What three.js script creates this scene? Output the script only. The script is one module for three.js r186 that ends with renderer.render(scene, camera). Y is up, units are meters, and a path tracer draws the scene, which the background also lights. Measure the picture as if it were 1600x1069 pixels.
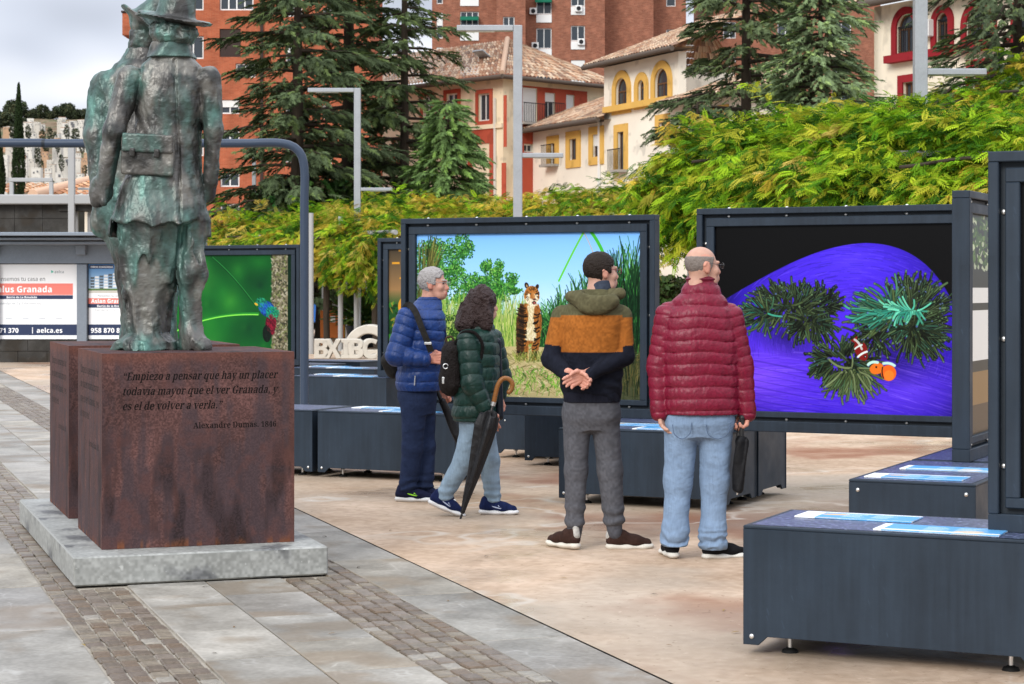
import * as THREE from 'three';
import { mergeGeometries } from 'three/addons/utils/BufferGeometryUtils.js';
import { ConvexGeometry } from 'three/addons/geometries/ConvexGeometry.js';
import { TextGeometry } from 'three/addons/geometries/TextGeometry.js';
import { FontLoader } from 'three/addons/loaders/FontLoader.js';

// ------------------------------------------------------------------ camera, sky, sun, exposure
const F = 3100, EYE = 1.5, HY = 450;           // focal length in photo pixels, eye height, horizon row
const scene = new THREE.Scene();
const camera = new THREE.PerspectiveCamera(2 * Math.atan(534.5 / F) * 180 / Math.PI, 1600 / 1069, 0.2, 6000);
camera.filmGauge = 36;
camera.position.set(0, EYE, 0);
camera.setViewOffset(1600, 1069, 0, 84.5, 1600, 1069);
camera.focus = 11.6; camera.userData.fStop = 11;
const renderer = new THREE.WebGLRenderer({ antialias: true });
renderer.toneMapping = THREE.LinearToneMapping;
renderer.toneMappingExposure = 1.76;
renderer.shadowMap.enabled = true;

let seedState = 12345;
const reseed = (s) => { seedState = s | 0; };
const rnd = () => { seedState = (seedState + 0x6d2b79f5) | 0; let t = Math.imul(seedState ^ (seedState >>> 15), 1 | seedState); t = (t + Math.imul(t ^ (t >>> 7), 61 | t)) ^ t; return ((t ^ (t >>> 14)) >>> 0) / 4294967296; };
const rr = (a, b) => a + (b - a) * rnd();
const pick = (a) => a[Math.floor(rnd() * a.length)];
const clamp = (x, a = 0, b = 1) => Math.min(b, Math.max(a, x));
const lerp = (a, b, t) => a + (b - a) * t;
const sstep = (a, b, x) => { const t = clamp((x - a) / (b - a)); return t * t * (3 - 2 * t); };
// value noise on a lattice of hashed numbers
const HT = new Float32Array(65536); reseed(777); for (let i = 0; i < 65536; i++) HT[i] = rnd();
const hsh = (x, y, z) => HT[(Math.imul(x, 73856093) ^ Math.imul(y, 19349663) ^ Math.imul(z, 83492791)) >>> 8 & 65535];
function vn(x, y, z) {
  const ix = Math.floor(x), iy = Math.floor(y), iz = Math.floor(z); let a = x - ix, b = y - iy, c = z - iz;
  a = a * a * (3 - 2 * a); b = b * b * (3 - 2 * b); c = c * c * (3 - 2 * c);
  const l = (p, q, t) => p + (q - p) * t;
  return l(l(l(hsh(ix, iy, iz), hsh(ix + 1, iy, iz), a), l(hsh(ix, iy + 1, iz), hsh(ix + 1, iy + 1, iz), a), b),
    l(l(hsh(ix, iy, iz + 1), hsh(ix + 1, iy, iz + 1), a), l(hsh(ix, iy + 1, iz + 1), hsh(ix + 1, iy + 1, iz + 1), a), b), c);
}
function fbm(x, y, z, o = 4) { let s = 0, a = 0.5, n = 0; for (let i = 0; i < o; i++) { s += a * vn(x, y, z); n += a; x *= 2.03; y *= 2.03; z *= 2.03; a *= 0.5; } return s / n; }
// tileable 2-D versions: u, v in 0..1, k cells a side
function tvn(u, v, k, s) {
  const x = u * k, y = v * k, ix = Math.floor(x), iy = Math.floor(y); let a = x - ix, b = y - iy;
  a = a * a * (3 - 2 * a); b = b * b * (3 - 2 * b);
  const x0 = ((ix % k) + k) % k, x1 = (x0 + 1) % k, y0 = ((iy % k) + k) % k, y1 = (y0 + 1) % k;
  return lerp(lerp(hsh(x0, y0, s), hsh(x1, y0, s), a), lerp(hsh(x0, y1, s), hsh(x1, y1, s), a), b);
}
function tfb0(u, v, k, s, o) { let t = 0, a = 0.5, n = 0; for (let i = 0; i < o; i++) { t += a * tvn(u, v, k, s + i * 7); n += a; k *= 2; a *= 0.5; } return t / n; }
const fields = new Map();
function tfb(u, v, k, s, o = 4) {   // looked up in a table that is filled once for each kind of noise
  const key = (k * 1000 + s) * 10 + o; let f = fields.get(key);
  if (!f) { const n = k * 2 ** (o - 1) > 180 ? 1024 : 512, d = new Float32Array(n * n); for (let y = 0; y < n; y++) for (let x = 0; x < n; x++) d[y * n + x] = tfb0(x / n, y / n, k, s, o); fields.set(key, f = { n, d }); }
  const n = f.n, d = f.d, m = n - 1, x = u * n, y = v * n, ix = Math.floor(x), iy = Math.floor(y), a = x - ix, b = y - iy, r0 = (iy & m) * n, r1 = ((iy + 1) & m) * n, c0 = ix & m, c1 = (ix + 1) & m;
  const p = d[r0 + c0] + (d[r0 + c1] - d[r0 + c0]) * a, q = d[r1 + c0] + (d[r1 + c1] - d[r1 + c0]) * a; return p + (q - p) * b;
}

// overcast sky: grey cloud sheet, darker bellies, brighter overhead as overcast skies are
{
  const w = 1024, h = 512, data = new Float32Array(w * h * 4);
  for (let r = 0; r < h; r++) for (let c = 0; c < w; c++) {
    const up = ((r + 0.5) / h - 0.5) * Math.PI, az = ((c + 0.5) / w - 0.5) * 2 * Math.PI, y = Math.sin(up), x = Math.cos(az) * Math.cos(up), z = Math.sin(az) * Math.cos(up);
    const k = 1 / (Math.max(y, 0) + 0.16), n = fbm(x * k * 2.1 + 3, z * k * 2.1, y * 2 + 9, 5), n2 = fbm(x * k * 0.7 + 11, z * k * 0.7, 4, 3);
    const base = 0.43 * (1 + 1.75 * Math.max(y, 0)) * (0.18 + 1.32 * n + 0.42 * n2), i = (r * w + c) * 4, cl = sstep(0.35, 0.75, n);
    data[i] = base * lerp(0.86, 1.0, cl); data[i + 1] = base * lerp(0.93, 1.01, cl); data[i + 2] = base * lerp(1.08, 1.03, cl); data[i + 3] = 1;
  }
  const t = new THREE.DataTexture(data, w, h, THREE.RGBAFormat, THREE.FloatType);
  t.mapping = THREE.EquirectangularReflectionMapping; t.magFilter = t.minFilter = THREE.LinearFilter; t.needsUpdate = true;
  scene.background = t; scene.environment = t;
}
const sun = new THREE.DirectionalLight(new THREE.Color(1, 0.965, 0.91), 1.5);
sun.name = 'sun'; sun.position.set(-20, 23, 20); sun.target.position.set(0, 0, -12); sun.castShadow = true; sun.shadow.radius = 45;
Object.assign(sun.shadow.camera, { left: -40, right: 40, top: 40, bottom: -40, near: 1, far: 120 });
scene.add(sun, sun.target);

// ------------------------------------------------------------------ helpers
const names = {};
const numbered = (n) => { names[n] = (names[n] ?? -1) + 1; return names[n] ? n + '_' + String(names[n]).padStart(3, '0') : n; };
const at = (u, v, d) => new THREE.Vector3((u - 800) / F * d, EYE - (v - HY) / F * d, -d);   // a point d metres away
function tag(o, label, category, group, kind) { if (label) o.userData.label = label; if (category) o.userData.category = category; if (group) o.userData.group = group; if (kind) o.userData.kind = kind; return o; }
function thing(name, label, category, group, pos = [0, 0, 0], turn = 0) {
  const g = new THREE.Group(); g.name = numbered(name); g.position.set(...pos); g.rotation.y = turn; tag(g, label, category, group); scene.add(g); return g;
}
function mesh(name, geo, m, parent = scene, pos) {
  const o = new THREE.Mesh(Array.isArray(geo) ? merge(geo) : geo, m); o.name = parent === scene ? numbered(name) : name; o.castShadow = o.receiveShadow = true;
  if (pos) o.position.set(...pos); parent.add(o); return o;
}
function structure(name, geo, m) { const o = mesh(name, geo, m); o.userData.kind = 'structure'; return o; }
function merge(list) {
  const flat = list.map((g) => { const n = g.index ? g.toNonIndexed() : g; for (const k of Object.keys(n.attributes)) if (!['position', 'normal', 'uv'].includes(k)) n.deleteAttribute(k); if (!n.attributes.uv) boxUV(n); if (!n.attributes.normal) n.computeVertexNormals(); n.morphAttributes = {}; return n; });
  return flat.length === 1 ? flat[0] : mergeGeometries(flat);
}
function boxUV(g) {   // uv in metres from the face's main direction
  if (g.index) { const n = g.toNonIndexed(); g.index = null; for (const k in n.attributes) g.setAttribute(k, n.attributes[k]); }
  if (!g.attributes.normal) g.computeVertexNormals();
  const p = g.attributes.position, n = g.attributes.normal, uv = new Float32Array(p.count * 2);
  for (let i = 0; i < p.count; i++) {
    const ax = Math.abs(n.getX(i)), ay = Math.abs(n.getY(i)), az = Math.abs(n.getZ(i));
    uv[i * 2] = ax > ay && ax > az ? p.getZ(i) : p.getX(i); uv[i * 2 + 1] = ay > ax && ay >= az ? p.getZ(i) : p.getY(i);
  }
  g.setAttribute('uv', new THREE.BufferAttribute(uv, 2)); return g;
}
const box = (w, h, d, x = 0, y = 0, z = 0) => { const g = new THREE.BoxGeometry(w, h, d); g.translate(x, y, z); return boxUV(g); };
function cbox(w, h, d, x = 0, y = 0, z = 0, r = 0.006) {   // box with chamfered edges
  const pts = []; const a = w / 2, b = h / 2, c = d / 2;
  for (const i of [-1, 1]) for (const j of [-1, 1]) for (const k of [-1, 1]) pts.push(new THREE.Vector3(i * (a - r), j * (b - r), k * c), new THREE.Vector3(i * (a - r), j * b, k * (c - r)), new THREE.Vector3(i * a, j * (b - r), k * (c - r)));
  const g = new ConvexGeometry(pts); g.translate(x, y, z); return boxUV(g);
}
const cyl = (r0, r1, h, x = 0, y = 0, z = 0, n = 12) => { const g = new THREE.CylinderGeometry(r1, r0, h, n); g.translate(x, y + h / 2, z); return g; };
const ball = (r, x = 0, y = 0, z = 0, n = 8) => { const g = new THREE.SphereGeometry(r, n, Math.max(4, n - 2)); g.translate(x, y, z); return g; };
function rod(a, b, r0, r1 = r0, n = 8) {
  const A = new THREE.Vector3(...a), B = new THREE.Vector3(...b), g = new THREE.CylinderGeometry(r1, r0, A.distanceTo(B), n);
  g.applyQuaternion(new THREE.Quaternion().setFromUnitVectors(new THREE.Vector3(0, 1, 0), B.clone().sub(A).normalize())); g.translate((A.x + B.x) / 2, (A.y + B.y) / 2, (A.z + B.z) / 2); return g;
}
const tube = (pts, r, seg = 24, n = 10, closed = false) => new THREE.TubeGeometry(new THREE.CatmullRomCurve3(pts.map((p) => new THREE.Vector3(...p)), closed, 'centripetal'), seg, r, n, closed);
function tex(n, fn, srgb = true, m = n) {
  const data = new Uint8Array(n * m * 4);
  for (let y = 0; y < m; y++) for (let x = 0; x < n; x++) { const c = fn((x + 0.5) / n, (y + 0.5) / m), i = (y * n + x) * 4; if (c.length) { data[i] = clamp(c[0], 0, 255); data[i + 1] = clamp(c[1], 0, 255); data[i + 2] = clamp(c[2], 0, 255); } else data[i] = data[i + 1] = data[i + 2] = clamp(c, 0, 255); data[i + 3] = 255; }
  const t = new THREE.DataTexture(data, n, m); t.wrapS = t.wrapT = THREE.RepeatWrapping; t.magFilter = THREE.LinearFilter; t.minFilter = THREE.LinearMipmapLinearFilter; t.generateMipmaps = true; if (srgb) t.colorSpace = THREE.SRGBColorSpace; t.needsUpdate = true; return t;
}
const scaled = (t, size) => { if (!t) return null; const c = t.clone(); c.repeat.set(1 / size, 1 / size); c.needsUpdate = true; return c; };
function mat(o) {
  const { color = 0xffffff, rough = 0.6, metal = 0, map, bump, bumpScale = 0.002, roughMap, size = 1, ...rest } = o;
  const M = THREE.MeshPhysicalMaterial; if (rest.specularIntensity === undefined && !metal) rest.specularIntensity = rough > 0.55 ? 0.25 : 0.6;
  return new M({ color: Array.isArray(color) ? new THREE.Color().setRGB(...color) : color, roughness: rough, metalness: metal, map: scaled(map, size), bumpMap: scaled(bump, size), bumpScale, roughnessMap: scaled(roughMap, size), side: THREE.DoubleSide, ...rest });
}
function canvas(w, h, draw) { const c = document.createElement('canvas'); c.width = w; c.height = h; const x = c.getContext('2d'); draw(x, w, h); const t = new THREE.CanvasTexture(c); t.colorSpace = THREE.SRGBColorSpace; t.magFilter = THREE.LinearFilter; return t; }
const font = await new FontLoader().loadAsync('fonts/droid/droid_sans_bold.typeface.json');

// shared textures
const fineT = tex(256, (u, v) => 255 * (0.55 * tfb(u, v, 64, 3, 2) + 0.45 * tfb(u, v, 8, 5, 3)), false);
const paintT = tex(256, (u, v) => { const n = 236 + 18 * (tfb(u, v, 5, 2, 4) - 0.5) + 16 * (tfb(u, v, 90, 8, 1) - 0.5); return [n, n, n]; });
const steelT = tex(512, (u, v) => { const st = tfb(u, v * 0.06, 60, 14, 3), du = tfb(u, v, 6, 21, 5), sc = tfb(u + 0.3 * v, v * 0.2, 90, 5, 2) > 0.8 ? 34 : 0, sp = tvn(u, v, 240, 8) > 0.985 ? 40 : 0, n = 214 + 36 * (st - 0.5) + 44 * (du - 0.5) + sc * sstep(0.5, 0.7, du) + sp; return [n, n, n * 0.99]; });
const steelR = tex(256, (u, v) => 255 * (0.34 + 0.34 * tfb(u, v, 7, 51, 5)), false);
const plasterT = tex(512, (u, v) => { const n = 244 + 30 * (tfb(u, v, 4, 12, 5) - 0.5) - 26 * sstep(0.62, 0.8, tfb(u, v * 0.999, 9, 31, 4)); return [n, n * 0.985, n * 0.96]; });
function brickTexture(a, b, mortar, s) {   // 16 courses a metre: seen from about a hundred metres
  return tex(512, (u, v) => {
    const rows = 32, cols = 8, r = Math.floor(v * rows), fy = v * rows - r, uu = u * cols + (r % 2) * 0.5, c = Math.floor(uu), fx = uu - c;
    const m = fy < 0.16 || fx < 0.05, t = hsh(c % cols, r, s), n = 0.86 + 0.28 * tfb(u, v, 5, s, 4);
    return (m ? mortar : a.map((q, i) => lerp(q, b[i], t))).map((q) => q * n);
  });
}
const brickOrange = brickTexture([166, 92, 64], [150, 78, 53], [160, 110, 86], 5), brickRed = brickTexture([150, 98, 76], [126, 77, 59], [146, 111, 95], 9);
// ------------------------------------------------------------------ ground, plaza concrete, stone pavement
const PAVE = 19.17 * Math.PI / 180;     // the pavement's courses run this way; local x across (t), local -z along (s)
const asphaltT = tex(256, (u, v) => { const n = 86 + 40 * (tfb(u, v, 60, 2, 2) - 0.5) + 26 * (tfb(u, v, 4, 4, 4) - 0.5); return [n, n * 0.98, n * 0.95]; });
{
  const g = new THREE.PlaneGeometry(3000, 3000); g.rotateX(-Math.PI / 2); g.translate(0, -0.05, -600); boxUV(g);
  structure('ground', g, mat({ map: asphaltT, rough: 0.85, size: 3 }));
}
const concT = tex(1152, (u, v) => {
  const big = tfb(u, v, 3, 41, 5), mid = tfb(u, v, 9, 17, 5), st = tfb(u + 0.04 * tfb(u, v, 6, 3, 3), v, 5, 66, 6), fin = tfb(u, v, 220, 7, 2), vein = Math.abs(tfb(u + 0.05 * mid, v + 0.08 * big, 6, 91, 5) - 0.5), gr = tfb(u, v, 30, 23, 4);
  let c = [174, 150, 127].map((q, i) => q + (mid - 0.5) * [60, 62, 64][i] + (fin - 0.5) * 30 + (gr - 0.5) * 22);
  const red = sstep(0.47, 0.64, st) * (0.45 + 0.9 * gr), wht = (1 - sstep(0.0, 0.03, vein)) * sstep(0.36, 0.54, big) * (0.3 + gr), gry = sstep(0.55, 0.72, big) * 0.5;
  c = c.map((q, i) => lerp(q, [130, 88, 66][i], clamp(red * 0.85)));
  c = c.map((q, i) => lerp(q, [152, 145, 134][i], clamp(gry)));
  c = c.map((q, i) => lerp(q, [192, 183, 171][i], clamp(wht * 0.8)));
  const sv = tvn(u, v, 400, 5), speck = sv > 0.955 ? -38 : sv < 0.03 ? 22 : 0;
  return c.map((q) => q + speck);
});
const wetT = tex(512, (u, v) => 255 * clamp(0.2 + 0.55 * sstep(0.3, 0.6, tfb(u, v, 5, 141, 5)) + 0.25 * (tfb(u, v, 60, 9, 2) - 0.5)), false);
const concM = mat({ map: concT, roughMap: wetT, rough: 1, bump: fineT, bumpScale: 0.0016, size: 8 }); concM.bumpMap.repeat.set(1 / 0.6, 1 / 0.6); concM.roughnessMap.repeat.set(1 / 7, 1 / 7);
{
  const g = new THREE.PlaneGeometry(90, 120, 1, 1); g.rotateX(-Math.PI / 2); g.translate(3.046 + 45, 0, -50); boxUV(g);
  structure('plaza_concrete', g, concM).rotation.y = PAVE;
}
const stoneT = tex(768, (u, v) => {
  const a = tfb(u, v, 4, 11, 5), b = tfb(u, v, 14, 52, 5), f = tfb(u, v, 160, 8, 2), vein = Math.abs(tfb(u + 0.1 * a, v + 0.06 * b, 4, 77, 5) - 0.5);
  let c = [143, 139, 131].map((q, i) => q + (a - 0.5) * [70, 68, 64][i] + (b - 0.5) * 48 + (f - 0.5) * 26);
  c = c.map((q, i) => lerp(q, [190, 188, 183][i], (1 - sstep(0, 0.012, vein)) * sstep(0.5, 0.62, b) * 0.4));
  return c.map((q, i) => lerp(q, [122, 107, 89][i], sstep(0.52, 0.72, tfb(u, v, 6, 33, 4)) * 0.55));
});
const stoneRough = tex(512, (u, v) => 255 * (0.22 + 0.5 * tfb(u, v, 6, 61, 5)), false);
const stoneM = [[0.86, 0.86, 0.86], [0.97, 0.96, 0.95], [1.0, 0.97, 0.92], [0.9, 0.89, 0.9]].map((c, i) => { const m = mat({ color: c, map: stoneT, roughMap: stoneRough, rough: 1, bump: fineT, bumpScale: 0.0014, size: 2.4 }); m.map.offset.set(i * 0.23, i * 0.41); return m; });
const settM = [[128, 114, 99], [138, 126, 110], [118, 105, 93], [146, 134, 117], [126, 108, 90], [132, 120, 108], [176, 168, 155]].map((c, i) => { const m = mat({ color: new THREE.Color(...c.map((q) => q / 255)).convertSRGBToLinear(), map: tex(128, (u, v) => { const n = 205 + 90 * (tfb(u, v, 5, i * 9 + 2, 5) - 0.5) + 40 * (tfb(u, v, 40, i, 1) - 0.5); return [n, n, n]; }), rough: 0.42, bump: fineT, bumpScale: 0.003, size: 0.45 }); return m; });
const bedM = mat({ color: [0.36, 0.335, 0.295], map: plasterT, rough: 0.9, bump: fineT, bumpScale: 0.003, size: 0.7 });
const pave = thing('stone_pavement'); pave.rotation.y = PAVE; pave.userData.kind = 'structure';
{
  const g = new THREE.PlaneGeometry(60, 90); g.rotateX(-Math.PI / 2); g.translate(3.03 - 30, -0.0115, -38); boxUV(g);
  mesh('mortar_bed', g, bedM, pave);
  reseed(41);
  const slab = (t0, t1, s0, s1) => { const g = cbox(t1 - t0 - 0.007, 0.05, s1 - s0 - 0.007, 0, 0, 0, 0.003); const o = mesh('slab', g, pick(stoneM), pave, [(t0 + t1) / 2, -0.025 + rr(-0.0015, 0.0015), -(s0 + s1) / 2]); const p = g.attributes.uv, du = rr(0, 9), dv = rr(0, 9); for (let i = 0; i < p.count; i++) p.setXY(i, p.getX(i) + du, p.getY(i) + dv); o.rotation.y = 0; };
  for (const [t0, t1, len, s0, s1] of [[1.45, 1.85, 0.68, 5.9, 10.1], [1.85, 2.245, 0.68, 6.2, 10.1], [2.637, 3.04, 1.3, 5.4, 26], [0.44, 1.04, 1.3, 5.0, 20], [-0.16, 0.44, 1.3, 5.5, 20], [-0.76, -0.16, 1.3, 5.2, 20], [1.45, 1.85, 0.9, 13.05, 24], [1.85, 2.245, 0.9, 13.05, 24]])
    for (let s = s0; s < s1 - 0.05; s += len) slab(t0, t1, s, Math.min(s + len, s1));
  // beyond, joints are too fine to see: larger sheets
  for (const [t0, t1, s0, s1] of [[2.637, 3.04, 26, 60], [1.45, 2.245, 24, 60], [-12, 1.04, 20, 60], [-12, -0.76, 4.5, 20]]) mesh('far_paving', box(t1 - t0 - 0.01, 0.02, s1 - s0, (t0 + t1) / 2, -0.0105, -(s0 + s1) / 2), stoneM[1], pave);
  // setts: hand-cut blocks, the nearest ones piece by piece
  const variants = [];
  for (let k = 0; k < 6; k++) {
    const pts = []; for (const x of [-1, 1]) for (const z of [-1, 1]) { const jx = rr(-0.003, 0.003), jz = rr(-0.004, 0.004); pts.push(new THREE.Vector3(x * 0.0345 + jx, -0.04, z * 0.052 + jz), new THREE.Vector3(x * 0.0345 + jx, -0.006, z * 0.052 + jz), new THREE.Vector3(x * 0.03 + jx, rr(-0.002, 0.001), z * 0.047 + jz)); }
    variants.push(boxUV(new ConvexGeometry(pts)));
  }
  const far = []; let count = 0;
  for (let row = 0; row < 210; row++) for (const t0 of [1.046, 2.25]) {
    const s = 6.1 + row * 0.118;
    for (let c = 0; c < 5; c++) {
      const t = t0 + 0.04 + c * 0.0785;
      if (s > 10.05 && s < 13.1 && t > 1.235 && t < 2.465) continue;
      const x = t + rr(-0.003, 0.003), z = -s - (c % 2 ? 0.02 : 0) - rr(-0.008, 0.008), v = pick(variants), m = rnd() < 0.06 && s < 9.2 ? settM[6] : settM[Math.floor(rnd() * 6)], y = rr(-0.004, 0.002), a = rr(-0.05, 0.05);
      if (s > 7.0 && count < 300) { const o = mesh('sett', v, m, pave, [x, y, z]); o.rotation.y = a; count++; }
      else { const g = v.clone(); g.rotateY(a); g.translate(x, y, z); far.push([Math.floor(rnd() * 6), g]); }
    }
  }
  for (let k = 0; k < 6; k++) mesh('far_setts', far.filter((f) => f[0] === k).map((f) => f[1]), settM[k], pave).userData.kind = 'stuff';
}
// fallen leaves and grit on the paving
reseed(88);
{
  const leafG = (() => { const s = new THREE.Shape(); s.moveTo(0, -0.03); s.quadraticCurveTo(0.016, -0.005, 0, 0.03); s.quadraticCurveTo(-0.016, -0.005, 0, -0.03); const g = new THREE.ShapeGeometry(s, 4); g.rotateX(-Math.PI / 2); const p = g.attributes.position; for (let i = 0; i < p.count; i++) p.setY(i, 0.008 * Math.abs(Math.sin(p.getX(i) * 160)) + 0.003); g.computeVertexNormals(); return g; })();
  const lm = [[0.16, 0.09, 0.03], [0.05, 0.035, 0.02], [0.25, 0.17, 0.05]].map((c) => mat({ color: c, rough: 0.6 }));
  const spots = [[520, 992], [320, 918], [377, 911], [366, 981], [334, 1022], [129, 1010], [1165, 960], [1022, 930], [1131, 955], [700, 940], [507, 840], [1284, 741], [1360, 728], [560, 888], [880, 905], [1045, 1010], [760, 870], [1150, 990], [610, 830], [80, 960]];
  spots.forEach(([u, v], i) => { const p = at(u, v, EYE * F / (v - HY)); const o = mesh('fallen_leaf', leafG, lm[i % 3], scene, [p.x, 0.001, p.z]); o.rotation.y = rr(0, 6); o.scale.setScalar(rr(0.4, 0.85)); tag(o, 'small dry brown leaf lying loose on the damp paving', 'leaf', 'fallen leaves on the plaza'); });
}

// ------------------------------------------------------------------ monument: granite base, two rusted steel cubes
const graniteT = tex(512, (u, v) => { const n = 146 + 46 * (tfb(u, v, 5, 19, 5) - 0.5) + 34 * (tfb(u, v, 90, 3, 1) - 0.5), d = sstep(0.55, 0.75, tfb(u, v, 7, 44, 5)) * 44, l = tvn(u, v, 70, 4) > 0.95 ? 26 : 0; return [n - d + l, n - d + l + 1, n - d * 0.9 + l - 3]; });
const graniteM = mat({ map: graniteT, rough: 0.5, bump: fineT, bumpScale: 0.002, size: 1.3 });
{
  const g = mesh('plinth_slab', cbox(1.31, 0.148, 2.9, 1.845, 0.074, -11.57, 0.008), graniteM); g.rotation.y = PAVE;
  tag(g, 'low grey granite slab carrying two rusty steel cubes', 'plinth');
}
function rust(u, v, s) {
  const a = tfb(u, v, 4, 5 + s, 6), b = tfb(u, v, 9, 23 + s, 5), st = tfb(u, v * 0.12, 24, 67 + s, 3), f = tfb(u, v, 150, 3 + s, 2);
  let c = [82, 58, 55].map((q, i) => q + (a - 0.5) * [52, 36, 34][i] + (f - 0.5) * [40, 30, 28][i]);
  c = c.map((q, i) => lerp(q, [66, 54, 57][i], sstep(0.36, 0.6, 0.55 * st + 0.45 * b + 0.16 * (0.45 - v)) * 0.85));
  c = c.map((q, i) => lerp(q, [94, 60, 54][i], sstep(0.54, 0.74, b) * 0.45));
  const edge = Math.max(sstep(0.93, 0.99, v + 0.06 * (a - 0.5)), 0.8 * sstep(0.94, 1, u + 0.08 * (b - 0.5)));
  c = c.map((q, i) => lerp(q, [106, 66, 54][i], edge * 0.5));
  const drip = (1 - sstep(0.0, 0.045, v + 0.05 * (0.5 - st))) * sstep(0.45, 0.6, tfb(u, 0.5, 30, 8 + s, 2));
  c = c.map((q, i) => lerp(q, [128, 74, 44][i], drip * 0.6));
  const dark = sstep(0.56, 0.72, tfb(u, v * 0.25, 10, 90 + s, 5)) * sstep(0.7, 0.3, v);
  const grit = sstep(0.35, 0.65, f);
  return c.map((q) => q * (1 - 0.3 * dark * (0.35 + 0.9 * grit)) * (0.97 + 0.07 * grit));
}
function rustFace(s, lines) {
  const plate = document.createElement('canvas'); plate.width = plate.height = 560; const px = plate.getContext('2d'), n = 560;
  { const im = px.createImageData(n, n); for (let j = 0; j < n; j++) for (let i = 0; i < n; i++) { const c = rust(i / n, 1 - j / n, s), k = (j * n + i) * 4; im.data[k] = clamp(c[0], 0, 255); im.data[k + 1] = clamp(c[1], 0, 255); im.data[k + 2] = clamp(c[2], 0, 255); im.data[k + 3] = 255; } px.putImageData(im, 0, 0); }
  return canvas(1024, 1024, (x, w, h) => {
    x.drawImage(plate, 0, 0, w, h);
    if (!lines) return;
    x.fillStyle = '#0c0908';
    for (const [text, px, py, size, end, slant] of lines) {
      x.font = 'bold ' + size + 'px serif'; const full = x.measureText(text).width, wide = Math.abs(end - px);
      x.save(); x.translate(px, py); x.transform(wide / full, 0, slant ? -0.22 : 0, 1, 0, 0); x.fillText(text, 0, 0); x.restore();
    }
  });
}
const quote = [['“Empiezo a pensar que hay un placer', 104, 142, 58, 930, 1], ['todavía mayor que el ver Granada, y', 104, 220, 58, 930, 1], ['es el de volver a verla.”', 104, 298, 58, 630, 1], ['Alexandre Dumas. 1846', 478, 402, 44, 926, 0]];
const sideQuote = [['“Empiezo a pensar que hay', 110, 130, 60, 900, 1], ['un placer todavía mayor', 110, 212, 60, 880, 1], ['que el ver Granada, y es', 110, 294, 60, 900, 1], ['el de volver a verla.”', 110, 376, 60, 520, 1], ['Alexandre Dumas. 1846', 480, 520, 46, 900, 0]];
const rm = (t) => { const m = new THREE.MeshPhysicalMaterial({ map: t, roughness: 0.7, specularIntensity: 0.22, bumpMap: scaled(fineT, 0.5), bumpScale: 0.0012 }); return m; };
const faceFront = rm(rustFace(0, quote)), faceSide = rm(rustFace(14, sideQuote)), facePlain = rm(rustFace(31));
[[10.36, 'rusty steel cube with the quotation facing the plaza, under the coat-tailed bronze figure'], [11.82, 'rusty steel cube standing behind the cube whose quotation faces the plaza']].forEach(([s0, label]) => {
  const o = new THREE.Mesh(new THREE.BoxGeometry(1.012, 1.012, 1.012), [facePlain, faceSide, facePlain, facePlain, faceFront, facePlain]);
  o.name = numbered('steel_cube'); o.castShadow = o.receiveShadow = true; o.rotation.y = PAVE; scene.add(o);
  o.position.set(1.868, 0.149 + 0.506, -(s0 + 0.506)).applyAxisAngle(new THREE.Vector3(0, 1, 0), PAVE);
  tag(o, label, 'plinth cube');
});
const cubeTop = 0.149 + 1.012;
// ------------------------------------------------------------------ exhibition: steel plinth boxes and framed photographs
const EX = -25.5 * Math.PI / 180;       // the stands' long axis
const eDir = new THREE.Vector3(Math.cos(EX), 0, -Math.sin(EX)), nDir = new THREE.Vector3(-Math.sin(EX), 0, -Math.cos(EX));
const steelM = mat({ color: [0.026, 0.041, 0.063], map: steelT, roughMap: steelR, rough: 1, bump: fineT, bumpScale: 0.0005, size: 1.1, specularIntensity: 0.5 });
const steelDarkM = mat({ color: [0.018, 0.027, 0.039], map: paintT, rough: 0.45, size: 0.8 });
const boltM = mat({ color: [0.72, 0.72, 0.7], metal: 0.85, rough: 0.28 }), footM = mat({ color: [0.12, 0.115, 0.11], metal: 0.6, rough: 0.4 }), rubberM = mat({ color: [0.012, 0.012, 0.012], rough: 0.7 });
const topPrint = canvas(512, 256, (x, w, h) => {
  x.fillStyle = '#414b63'; x.fillRect(0, 0, w, h); reseed(5);
  for (let i = 0; i < 2600; i++) { x.fillStyle = pick(['#202848', '#5b6482', '#6d6f9a', '#2a2350', '#39425c', '#7d88a5']); x.globalAlpha = 0.7; x.beginPath(); x.ellipse(rr(0, w), rr(0, h), rr(2, 7), rr(1, 3), rr(0, 3), 0, 7); x.fill(); }
});
const topM = new THREE.MeshPhysicalMaterial({ map: topPrint, roughness: 0.35 });
const platePrint = (k) => canvas(512, 128, (x, w, h) => {
  reseed(k * 31 + 3); x.fillStyle = '#5aa5dc'; x.fillRect(0, 0, w, h); x.fillStyle = '#f4f7f8';
  if (k % 2) { x.fillRect(0, 0, 90, h); x.fillRect(0, 0, w, 16); } else { x.fillRect(0, h - 22, w, 22); x.fillRect(0, 0, 34, h); }
  x.fillStyle = '#e0bb84'; x.beginPath(); x.ellipse(k % 2 ? 150 : 380, h * (k % 2 ? 0.4 : 0.72), 60, 18, -0.1, 0, 7); x.fill();
  x.fillStyle = '#cfe4f4'; for (let c = 0; c < 2; c++) for (let r = 0; r < 7; r++) x.fillRect(190 + c * 130, 26 + r * 11, rr(70, 108), 4);
});
const plateM = [1, 2, 3, 4].map((k) => new THREE.MeshPhysicalMaterial({ map: platePrint(k), roughness: 0.3 }));
const lightPlateM = new THREE.MeshPhysicalMaterial({ color: 0xc9dce8, roughness: 0.25 });
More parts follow.
